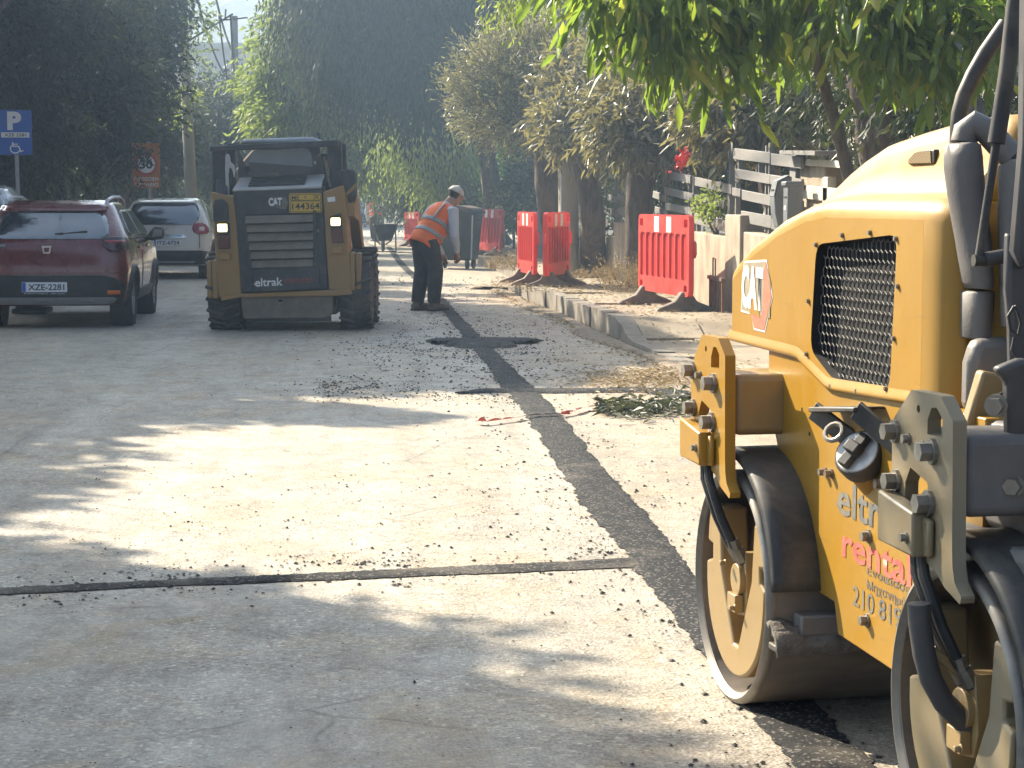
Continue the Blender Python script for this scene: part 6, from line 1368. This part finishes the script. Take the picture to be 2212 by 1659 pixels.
DAC = dict(paint=car_paint('dark_red_paint', (.15, .016, .014), .25), z=ZD,
    w=[.84, .88, .905, .92, .92, .905, .88, .82, .755, .70, .655, .60], yr=[.10, .05, .0, .0, .02, .055, .10, .21, .33, .42, .48, .75], yf=[4.0, 4.06, 4.08, 4.08, 3.98, 3.7, 3.2, 2.75, 2.42, 2.15, 1.95, 1.6], wr=.325, wy=(.70, 3.30), clad=True,
    rear=[('bumper', [(.30, -.80, .80), (.36, -.83, .83), (.50, -.86, .86), (.55, -.82, .82), (.60, -.72, .72), (.625, -.62, .62)], M_cblk, .02),
          ('skid_strip', [(.285, -.60, .60), (.30, -.72, .72), (.345, -.76, .76), (.365, -.72, .72)], M_silver, .032),
          ('rear_window', [(1.045, -.62, .62), (1.06, -.66, .66), (1.10, -.672, .672), (1.2, -.655, .655), (1.30, -.615, .615), (1.345, -.57, .57), (1.36, -.50, .50)], M_cglass, .006),
          ('spoiler', [(1.372, -.60, .60), (1.39, -.62, .62), (1.43, -.62, .62), (1.452, -.58, .58)], None, .035),
          ('tailgate_crease', [(.645, -.78, .78), (.655, -.80, .80)], None, .012)],
    tail=[('tail_light', [(.905, .70, .84), (.93, .66, .875), (.99, .60, .87), (1.05, .58, .85), (1.075, .62, .82)], M_taild, .012), ('light_bar', [(1.0, .62, .86), (1.03, .62, .85)], M_tail, .018), ('reflector', [(.40, .66, .80), (.445, .66, .80)], M_orange, .03)],
    side=[('side_window', [(1.06, 1.62, 2.75), (1.12, 1.62, 2.66), (1.30, 1.62, 2.32), (1.385, 1.62, 2.12)], M_cglass, .004), ('side_window', [(1.07, .70, 1.54), (1.12, .68, 1.54), (1.28, .82, 1.54), (1.38, 1.0, 1.54)], M_cglass, .004),
          ('side_cladding', [(.29, 1.05, 2.95), (.36, 1.06, 2.94), (.42, 1.08, 2.92)], M_cblk, .014), ('belt_trim', [(1.035, .6, 2.85), (1.05, .6, 2.82)], M_cblk, .008), ('door_gap', [(.44, 1.565, 1.58), (1.03, 1.565, 1.58)], M_cblk, .002)],
    mirror=(2.62, 1.04, M_cblk), handles=[('door_handle', 1.42, 1.22, .93), ('door_handle', 2.38, 2.18, .93)], rails=1.50, railm=mat('rail_silver', (.45, .45, .46), .4, .4, var=.1),
    plate=(-.06, .49, .52, .115, 'XZE-2281', .024), plate_text='Β.ΜΠΟΤΖΑΚΗΣ  επίσημος', badge=(-.035, .925, 'shield'))
def dac_extra(root, rear, side, patch):
    y = rear(.2, 1.12, .012)[1]
    MB().bar((.08, y - .006, 1.10), (.42, y + .02, 1.135), .03, .022).bar((.05, y - .0, 1.09), (.15, y - .0, 1.10), .05, .05).build('wiper', M_cblk, root, bevel=.006)
    for p in ((-.45, .965),): patch([(.955, -.62, -.52), (.985, -.6, -.5)], lambda x, z, o: rear(x, z, o), .006, 'sticker', M_silver, 4)
    for x in (-.55, -.05, .42): patch([(.322, x - .09, x + .09), (.34, x - .08, x + .08)], lambda x, z, o: rear(x, z, o), .05, 'skid_rib', M_silver, 6)
    MB().tube([(0, 1.0, 1.49), (.0, .9, 1.56)], .012, 6).build('antenna', M_cblk, root)
    MB().box(-.5, -.1, .3, .9, .16, .22).build('exhaust_box', M_cblk, root, bevel=.02)
DAC['extra'] = dac_extra
for r in DAC['rear']: pass
DAC['rear'] = [(a, b, m or DAC['paint'], o) for a, b, m, o in DAC['rear']]
DLOC = (AY(107, 560, 22.3)[0], 22.3, 0)
car('parked_car', 'dark red hatchback with roof rails parked nearest on the left, black lower bumper', DLOC, R_(.6), .925, DAC)
ZC = [.26, .33, .45, .60, .80, .95, 1.05, 1.20, 1.32, 1.42, 1.50, 1.545]
def captur(paint, plate):
    d = dict(paint=paint, z=ZC, w=[.80, .85, .88, .895, .90, .89, .87, .82, .765, .70, .64, .58], yr=[.10, .05, .0, .0, .02, .04, .07, .14, .23, .32, .40, .72], yf=[3.95, 4.0, 4.05, 4.05, 4.0, 3.8, 3.2, 2.8, 2.5, 2.2, 1.95, 1.6], wr=.33, wy=(.72, 3.28), clad=True,
        rear=[('bumper', [(.28, -.78, .78), (.36, -.82, .82), (.45, -.85, .85), (.52, -.87, .87), (.545, -.70, .70), (.55, -.5, .5)], M_cblk, .02),
              ('rear_window', [(1.04, -.50, .50), (1.06, -.58, .58), (1.12, -.645, .645), (1.22, -.665, .665), (1.34, -.64, .64), (1.42, -.60, .60), (1.45, -.52, .52)], M_cglass, .006),
              ('spoiler', [(1.462, -.58, .58), (1.48, -.60, .60), (1.51, -.58, .58)], paint, .04),
              ('chrome_strip', [(.775, -.40, .40), (.80, -.42, .42), (.845, -.40, .40), (.86, -.36, .36)], M_chrome, .016),
              ('lower_trim', [(.31, -.55, .55), (.345, -.58, .58)], M_silver, .03)],
        tail=[('tail_light', [(.865, .62, .80), (.90, .56, .84), (.98, .53, .83), (1.04, .55, .78), (1.07, .62, .72)], M_tail, .014), ('reversing_lens', [(.92, .66, .76), (1.0, .66, .76)], M_clear, .02), ('panel_gap', [(.6, .665, .675), (.86, .665, .675)], M_cblk, .004)],
        side=[('side_window', [(1.06, 1.6, 2.7), (1.12, 1.6, 2.62), (1.32, 1.6, 2.3), (1.41, 1.6, 2.1)], M_cglass, .004), ('side_window', [(1.08, .72, 1.52), (1.14, .66, 1.52), (1.30, .78, 1.52), (1.40, .98, 1.52)], M_cglass, .004), ('side_cladding', [(.28, 1.06, 2.92), (.36, 1.06, 2.92), (.46, 1.1, 2.9)], M_cblk, .014)],
        mirror=(2.6, 1.06, M_cblk), handles=[('door_handle', 1.40, 1.2, .95)], plate=(.06, .70, .52, .115, plate, .02), badge=(0, .965, 'diamond'))
    return d
M_cw = car_paint('cream_white_paint', (.62, .58, .50))
CLOC = (AY(354, 500, 36)[0], 36, 0)
car('parked_car', 'cream white hatchback with red tail lights parked between the red car and the loader', CLOC, R_(.6), .915, captur(M_cw, 'ITZ-6724'))
def suv(paint, plate): d = captur(paint, plate); d.pop('badge'); return d
car('parked_car', 'black car with a pale rear plate standing far down the street', (AY(788, 470, 103)[0], 103, 0), R_(-2), 1.0, suv(car_paint('black_car_paint', (.012, .012, .015)), 'ΙΒΚ-1203'), None)
car('parked_car', 'grey car further beyond the black one at the street end', (AY(770, 450, 112)[0], 113, 0), R_(2), 1.0, suv(car_paint('grey_car_paint', (.25, .27, .3), .4), 'ΙΕΡ-4410'), None)
car('parked_car', 'white car at the left edge, almost wholly outside the picture behind the red car', (AY(-98, 520, 27.5)[0], 27.6, .12), R_(4), .95, captur(car_paint('white_car_paint', (.62, .62, .62)), 'ΥΚΑ-3305'), None)
# ================================================================== WORKERS, BIN, WHEELBARROW
M_skin = mat('skin', (.36, .20, .13), .55, var=.1, vscale=20)
M_trous = mat('dark_trousers', (.026, .025, .027), .9, var=.3, vscale=9, dirt=(.12, .10, .08), dfac=.4, dscale=6, bscale=26, bstr=.6, bdist=.02)
M_shirt = mat('pale_grey_shirt', (.52, .53, .55), .85, var=.08, vscale=9, bscale=22, bstr=.6, bdist=.02)
M_vest = mat('orange_vest', (.88, .16, .025), .7, var=.1, vscale=7, bscale=18, bstr=.5, bdist=.02)
M_strip = mat('reflective_strip', (.30, .30, .29), .5, var=.1, vscale=16)
M_boot = mat('dusty_boot', (.12, .10, .08), .85, var=.3, vscale=10, dirt=(.25, .2, .14), dfac=.5)
M_cap = mat('pale_cap', (.55, .51, .44), .8, var=.1, vscale=12)
M_hair = mat('dark_hair', (.02, .016, .012), .7)
M_glove = mat('work_glove', (.25, .12, .05), .85, var=.2)
def loft_tube(path, n=14):
    """path: (point, rx, ry, xdir) elliptical rings"""
    V = []; F = []
    for p, a, b, xd in path:
        p = np.array(p, float); V += [(p, a, b, xd)]
    return V
def ring_loft(mb, rings, n=18):
    """rings: (centre, half width vector, half depth vector)"""
    V = []; F = []
    for c, a, b in rings:
        c, a, b = np.array(c, float), np.array(a, float), np.array(b, float)
        for k in range(n):
            t = 2 * math.pi * k / n; V.append(c + a * math.cos(t) + b * math.sin(t))
    for i in range(len(rings) - 1):
        for k in range(n): F.append((i * n + k, i * n + (k + 1) % n, (i + 1) * n + (k + 1) % n, (i + 1) * n + k))
    F += [list(range(n))[::-1], [(len(rings) - 1) * n + k for k in range(n)]]
    return mb.add(V, F)
def limb(mb, pts, rad, n=12): return mb.tube(pts, rad, n)
def fuse(mb, name, voxel, smooth_it):
    me = bpy.data.meshes.new(name); me.from_pydata(mb.v, [], mb.f)
    bm = bmesh.new(); bm.from_mesh(me); bmesh.ops.recalc_face_normals(bm, faces=bm.faces); bm.to_mesh(me); bm.free()
    o = bpy.data.objects.new(name, me); COL.objects.link(o)
    r = o.modifiers.new('r', 'REMESH'); r.mode = 'VOXEL'; r.voxel_size = voxel
    s = o.modifiers.new('s', 'SMOOTH'); s.factor = .5; s.iterations = smooth_it
    dg = bpy.context.evaluated_depsgraph_get(); dg.update(); m2 = bpy.data.meshes.new_from_object(o.evaluated_get(dg)); bpy.data.objects.remove(o)
    m2.polygons.foreach_set('use_smooth', np.full(len(m2.polygons), True)); return m2
def face_rows(c, f, u, r, s=1.0): pass
def worker(label, loc, rz, far=False):
    """local frame: the man faces +y, bends forward at the hips; feet on z = 0"""
    w = empty('person', loc, rz, label, 'person', 'road workers')
    mb = MB()
    A = lambda *p: np.array(p, float)
    hipc = A(0, 0, .90); tilt = R_(37)                       # torso leaning forward
    ud = A(0, math.sin(tilt), math.cos(tilt)); fd = A(0, math.cos(tilt), -math.sin(tilt)); X = A(1, 0, 0)
    T = lambda h: hipc + ud * h
    neck = T(.52)
    tor = [(T(-.10), X * .165, fd * .14), (T(-.02), X * .185, fd * .16), (T(.08), X * .18, fd * .155), (T(.18), X * .18, fd * .15), (T(.30), X * .195, fd * .15), (T(.40), X * .20, fd * .135), (T(.47), X * .15, fd * .095), (T(.53), X * .075, fd * .07), (T(.58), X * .058, fd * .062)]
    ring_loft(mb, tor)
    hd = A(0, math.sin(R_(62)), math.cos(R_(62)))            # head looks down at the trench
    hup = A(0, math.sin(R_(30)), math.cos(R_(30))); hfw = A(0, math.cos(R_(30)), -math.sin(R_(30)))
    hc = T(.60) + hup * .10 + hfw * .035
    hr = []
    for h, wx, dy, o in ((-.125, .03, .03, .03), (-.11, .05, .055, .028), (-.07, .066, .083, .015), (-.02, .074, .096, .0), (.03, .077, .100, -.006), (.07, .07, .09, -.008), (.10, .05, .066, -.008), (.118, .02, .028, -.008)):
        hr.append((hc + hup * h + hfw * o, X * wx, hfw * dy))
    ring_loft(mb, hr, 16)
    limb(mb, [T(.50), T(.58) + hup * .02, hc - hup * .05], [.062, .056, .058])
    # nose, ears
    mb.tube([hc + hfw * .085 + hup * .03, hc + hfw * .115 - hup * .015, hc + hfw * .10 - hup * .03], [.008, .016, .012], 8)
    for s in (-1, 1): mb.tube([hc + X * s * .074 + hup * .03 - hfw * .005, hc + X * s * .084 + hup * .01 - hfw * .012, hc + X * s * .076 - hup * .03 - hfw * .005], [.008, .016, .008], 8)
    # legs: one a little ahead, knees slightly bent
    feet = {-1: A(-.11, -.04, .0), 1: A(.11, .06, .0)}
    for s in (-1, 1):
        hj = hipc + X * s * .095 - ud * .04; f = feet[s]; an = f + A(0, -.03, .10); kn = (hj + an) / 2 + A(s * .015, .055, .02)
        limb(mb, [hj + A(0, 0, .03), hj * .6 + kn * .4, kn, kn * .5 + an * .5, an], [.125, .115, .10, .095, .082])
    # arms reach forward and down to the tool
    hands = {}
    sh = {s: T(.44) + X * s * .195 for s in (-1, 1)}
    tgt = {1: A(.20, .33, .66), -1: A(-.12, .36, .62)}
    for s in (-1, 1):
        el = (sh[s] + tgt[s]) / 2 + A(s * .07, -.06, -.03); wr_ = tgt[s] + (el - tgt[s]) * .22
        limb(mb, [T(.42) + X * s * .12, sh[s], sh[s] * .5 + el * .5, el, el * .5 + wr_ * .5, wr_], [.085, .082, .07, .062, .056, .04]); hands[s] = (wr_, tgt[s], el)
        # hand: a palm and five fingers closing round the handle
        d = unit((tgt[s] - wr_)[None])[0]; palm = wr_ + d * .05; limb(mb, [wr_, palm, palm + d * .035], [.033, .04, .036])
    body_me = fuse(mb, 'body', .012 if not far else .02, 4)
    mats_ = [M_skin, M_shirt, M_trous, M_hair]
    for m in mats_: body_me.materials.append(m)
    co = np.array([v.co for v in body_me.vertices]); fc = np.array([co[list(p.vertices)].mean(0) for p in body_me.polygons])
    idx = np.full(len(fc), 1)
    hh = (fc - hipc) @ ud; hv = (fc - hc) @ hup; hf = (fc - hc) @ hfw
    armd = np.min([np.linalg.norm(fc - hands[s][1], axis=1) for s in (-1, 1)], axis=0)
    head = (np.linalg.norm(fc - hc, axis=1) < .17) & (np.abs(fc[:, 0]) < .12)
    idx[head | ((hh > .545) & (np.abs(fc[:, 0]) < .09))] = 0
    idx[head & (hv > -.06) & (hf < .0)] = 3
    def dseg(P_, a_, b_):
        d_ = b_ - a_; t_ = np.clip(((P_ - a_) @ d_) / (d_ @ d_), 0, 1); return np.linalg.norm(P_ - a_ - t_[:, None] * d_, axis=1)
    dl = np.min([dseg(fc, hipc + X * s * .095 - ud * .04, feet[s] + A(0, -.03, .10)) for s in (-1, 1)], axis=0)
    da = np.min([np.minimum(dseg(fc, sh[s], hands[s][2]), dseg(fc, hands[s][2], hands[s][1])) for s in (-1, 1)], axis=0)
    idx[((hh < .02) & (dl < da + .03)) | (fc[:, 2] < .52)] = 2; idx[armd < .085] = 0
    body_me.polygons.foreach_set('material_index', idx.astype(np.int32))
    link('body', body_me, None, w)
    for s in (-1, 1):
        wr_, tg, el = hands[s]; d = unit((tg - wr_)[None])[0]; palm = wr_ + d * .06
        hm = MB(); side_ = np.cross(d, X); side_ = unit(side_[None])[0]
        for k in range(4):
            b = palm + d * .02 + X * (k - 1.5) * .02 * 1; L = (.066, .074, .07, .055)[k]
            c1 = b + d * L * .45 - side_ * .004; c2 = c1 + d * L * .1 + side_ * L * .45; c3 = c2 - d * L * .38 + side_ * .004
            hm.tube([b - d * .02, b, c1, c2, c3], [.011, .0105, .010, .009, .008], 7)
        hm.tube([wr_ + X * -s * .03 + d * .015, wr_ + X * -s * .05 + d * .045 + side_ * .015, wr_ + X * -s * .03 + d * .075 + side_ * .035], [.013, .011, .009], 7)
        hm.build('fingers', M_glove, w)
    # vest: a shell over the torso with bands
    def shell(h0, h1, off, nm, m, par, nseg=8, a0=0, a1=2 * math.pi, flare=0):
        rows_ = []; hs = [x for x in np.linspace(h0, h1, nseg)]
        thh = [-.10, -.02, .08, .18, .30, .40, .47, .53]; wx = [.192, .202, .196, .194, .208, .214, .176, .108]; dy = [.172, .18, .174, .168, .168, .155, .124, .095]
        for h in hs:
            c = T(h); a = np.interp(h, thh, wx) + off; b = np.interp(h, thh, dy) + off
            row = []
            for t in np.linspace(a0, a1, 30):
                wv = 1 + .035 * math.sin(5 * t + h * 14) * (1 - (h + .1) / .7) + .02 * mnoise.noise(Vector((t * 2, h * 9, 1)))
                row.append(c + X * a * wv * math.cos(t) + fd * b * wv * math.sin(t))
            rows_.append(row)
        return MB().grid(rows_).build(nm, m, par, solid=.008, angle=70)
    vest = shell(-.13, .50, .004, 'vest', M_vest, w, 14)
    shell(.03, .085, .012, 'reflective_band', M_strip, vest, 4); shell(.19, .245, .012, 'reflective_band', M_strip, vest, 4)
    for s in (-1, 1):
        pts = []
        for h in np.linspace(.22, .50, 8):
            t = -math.pi / 2 + s * .62; a = np.interp(h, [.18, .30, .40, .47, .53], [.194, .208, .214, .176, .108]) + .014; b = np.interp(h, [.18, .30, .40, .47, .53], [.168, .168, .155, .124, .095]) + .014
            pts.append(T(h) + X * a * math.cos(t) + fd * b * math.sin(t))
        rows_ = [[p - X * .025, p + X * .025] for p in pts]; MB().grid(rows_).build('shoulder_band', M_strip, vest, solid=.004)
    # cap
    rows_ = []
    for h, k in ((.015, 1.10), (.04, 1.10), (.08, 1.06), (.105, .86), (.125, .5), (.132, .05)):
        base_ = np.interp(h, [-.02, .03, .07, .10, .118, .14], [.074, .077, .07, .052, .03, .005]); rows_.append([hc + hup * h + hfw * -.006 + X * (base_ * k + .004) * math.cos(t) + hfw * (base_ * 1.28 * k + .004) * math.sin(t) for t in np.linspace(0, 2 * math.pi, 20)])
    cp = MB().grid(rows_).build('cap', M_cap, w, solid=.004, angle=70)
    MB().prism([(-.065, .06), (.065, .06), (.055, .13), (.0, .155), (-.055, .13)], -.004, .004, 'z', Matrix.Translation(Vector(hc + hup * .02)) @ Matrix((Vector(X), Vector(hfw), Vector(hup))).transposed().to_4x4()).build('peak', M_cap, cp)
    # boots
    for s in (-1, 1):
        f = feet[s]
        bt = MB(); bt.tube([f + A(0, -.10, .045), f + A(0, -.03, .05), f + A(0, .06, .048), f + A(0, .15, .038), f + A(0, .19, .03)], [.042, .052, .05, .047, .03], 12).tube([f + A(0, -.035, .05), f + A(0, -.03, .17)], [.058, .064], 12)
        bt.build('boot', M_boot, w); MB().prism([(-.045, -.11), (.045, -.11), (.05, .10), (.035, .19), (-.035, .19), (-.05, .10)], .0, .02, 'z').build('sole', M_hair, w).location = tuple(f)
    # long handled tool held in both hands
    a_, b_ = tgt[1] + A(.0, .0, .0), tgt[-1]
    return w
wl_ = G(926, 672)
W1 = worker('worker in an orange vest and pale cap bending over the trench', (wl_[0] - .02, wl_[1] + .1, 0), R_(-58))
wf_ = G(818, 520)
W2 = worker('far worker in orange standing beyond the wheelbarrow', (wf_[0] - .1, 68, 0), R_(20), True)
# big wheeled waste bin
M_bin = mat('dark_bin_plastic', (.012, .014, .013), .6, var=.2, vscale=5, dirt=(.08, .07, .055), dfac=.3, dscale=3); M_binl = mat('bin_lid', (.085, .05, .04), .6, var=.2, dirt=(.2, .15, .1), dfac=.4)
bn = empty('waste_bin', (AY(986, 560, 41)[0], 41.2, 0), R_(-18), 'large dark wheeled waste bin standing on the road behind the worker', 'bin')
def frust(x0, x1, y0, y1, z0, X0, X1, Y0, Y1, z1): return [(x0, y0, z0), (x1, y0, z0), (x1, y1, z0), (x0, y1, z0), (X0, Y0, z1), (X1, Y0, z1), (X1, Y1, z1), (X0, Y1, z1)]
FB = [(0, 3, 2, 1), (4, 5, 6, 7), (0, 1, 5, 4), (1, 2, 6, 5), (2, 3, 7, 6), (3, 0, 4, 7)]
MB().add(frust(-.38, .38, -.32, .32, .18, -.46, .46, -.42, .42, 1.12), FB).build('tub', M_bin, bn, bevel=.03)
MB().box(-.50, .50, -.46, .46, 1.10, 1.16).build('rim', M_bin, bn, bevel=.015)
MB().prism([(-.48, 1.16), (.48, 1.16), (.44, 1.22), (.2, 1.27), (-.2, 1.27), (-.44, 1.22)], -.44, .44, 'y').build('lid', M_binl, bn, bevel=.02)
MB().add(frust(-.2, .2, -.352, -.32, .25, -.24, .24, -.44, -.40, 1.0), FB).build('front_rib', M_bin, bn, bevel=.01)
for x in (-.40, .405): MB().add(frust(x - .012, x + .012, -.34, -.31, .2, x * 1.14 - .012, x * 1.14 + .012, -.44, -.41, 1.08), FB).build('lit_edge_strip', M_lgr, bn)  # pale strips paint the side-lit edges of the tub
for s in (-1, 1): MB().cyl((s * .49, -.2, .98), (s * .56, -.2, .98), .03).build('trunnion', M_post, bn)
for x in (-.30, .30):
    for y in (-.24, .24): MB().lathe([(.001, -.03), (.08, -.03), (.1, -.02), (.1, .02), (.08, .03), (.001, .03)], (x, y, .1), (1, 0, 0), 18).box(x - .04, x + .04, y - .03, y + .03, .12, .2).build('castor', M_ctyre, bn)
# wheelbarrow
wb = empty('wheelbarrow', (AY(831, 520, 54)[0], 54.3, 0), R_(4), 'dark wheelbarrow standing in the road beyond the worker', 'wheelbarrow')
MB().add(frust(-.16, .16, -.05, .30, .30, -.28, .28, -.35, .45, .74), [f for i, f in enumerate(FB) if i != 1]).build('tray', M_bin, wb, solid=.012)
for s in (-1, 1):
    MB().tube([(s * .30, -.60, .80), (s * .30, -.3, .70), (s * .2, .3, .30), (s * .08, .62, .19)], .02, 8).build('handle', M_post, wb); MB().tube([(s * .26, -.32, .70), (s * .28, -.28, .02)], .02, 8).build('leg', M_post, wb)
MB().tube([(-.28, -.28, .02), (.28, -.28, .02)], .015, 6).build('brace', M_post, wb)
MB().lathe([(.09, -.04), (.15, -.045), (.18, -.03), (.19, 0), (.18, .03), (.15, .045), (.09, .04)], (0, .62, .19), (1, 0, 0), 24).build('wheel', M_ctyre, wb)
# ================================================================== hazy air, added and tinted blue to imitate lens glare
me = bpy.data.meshes.new('haze'); bm = bmesh.new(); bmesh.ops.create_cube(bm, size=1); bm.to_mesh(me); bm.free()
hz = bpy.data.objects.new('haze', me); COL.objects.link(hz); hz.location = (0, 180, 44.4); hz.scale = (860, 500, 91.2)
m = bpy.data.materials.new('glare_haze'); m.use_nodes = True; nt = m.node_tree; nt.nodes.remove(nt.nodes['Principled BSDF'])
pv = nt.nodes.new('ShaderNodeVolumePrincipled'); pv.inputs['Color'].default_value = (.50, .72, 1.0, 1); pv.inputs['Density'].default_value = .0033; pv.inputs['Anisotropy'].default_value = .55
nt.links.new(pv.outputs[0], nt.nodes['Material Output'].inputs['Volume']); me.materials.append(m)
tag(hz, 'thin bluish haze added over the street to imitate lens glare', kind='stuff')
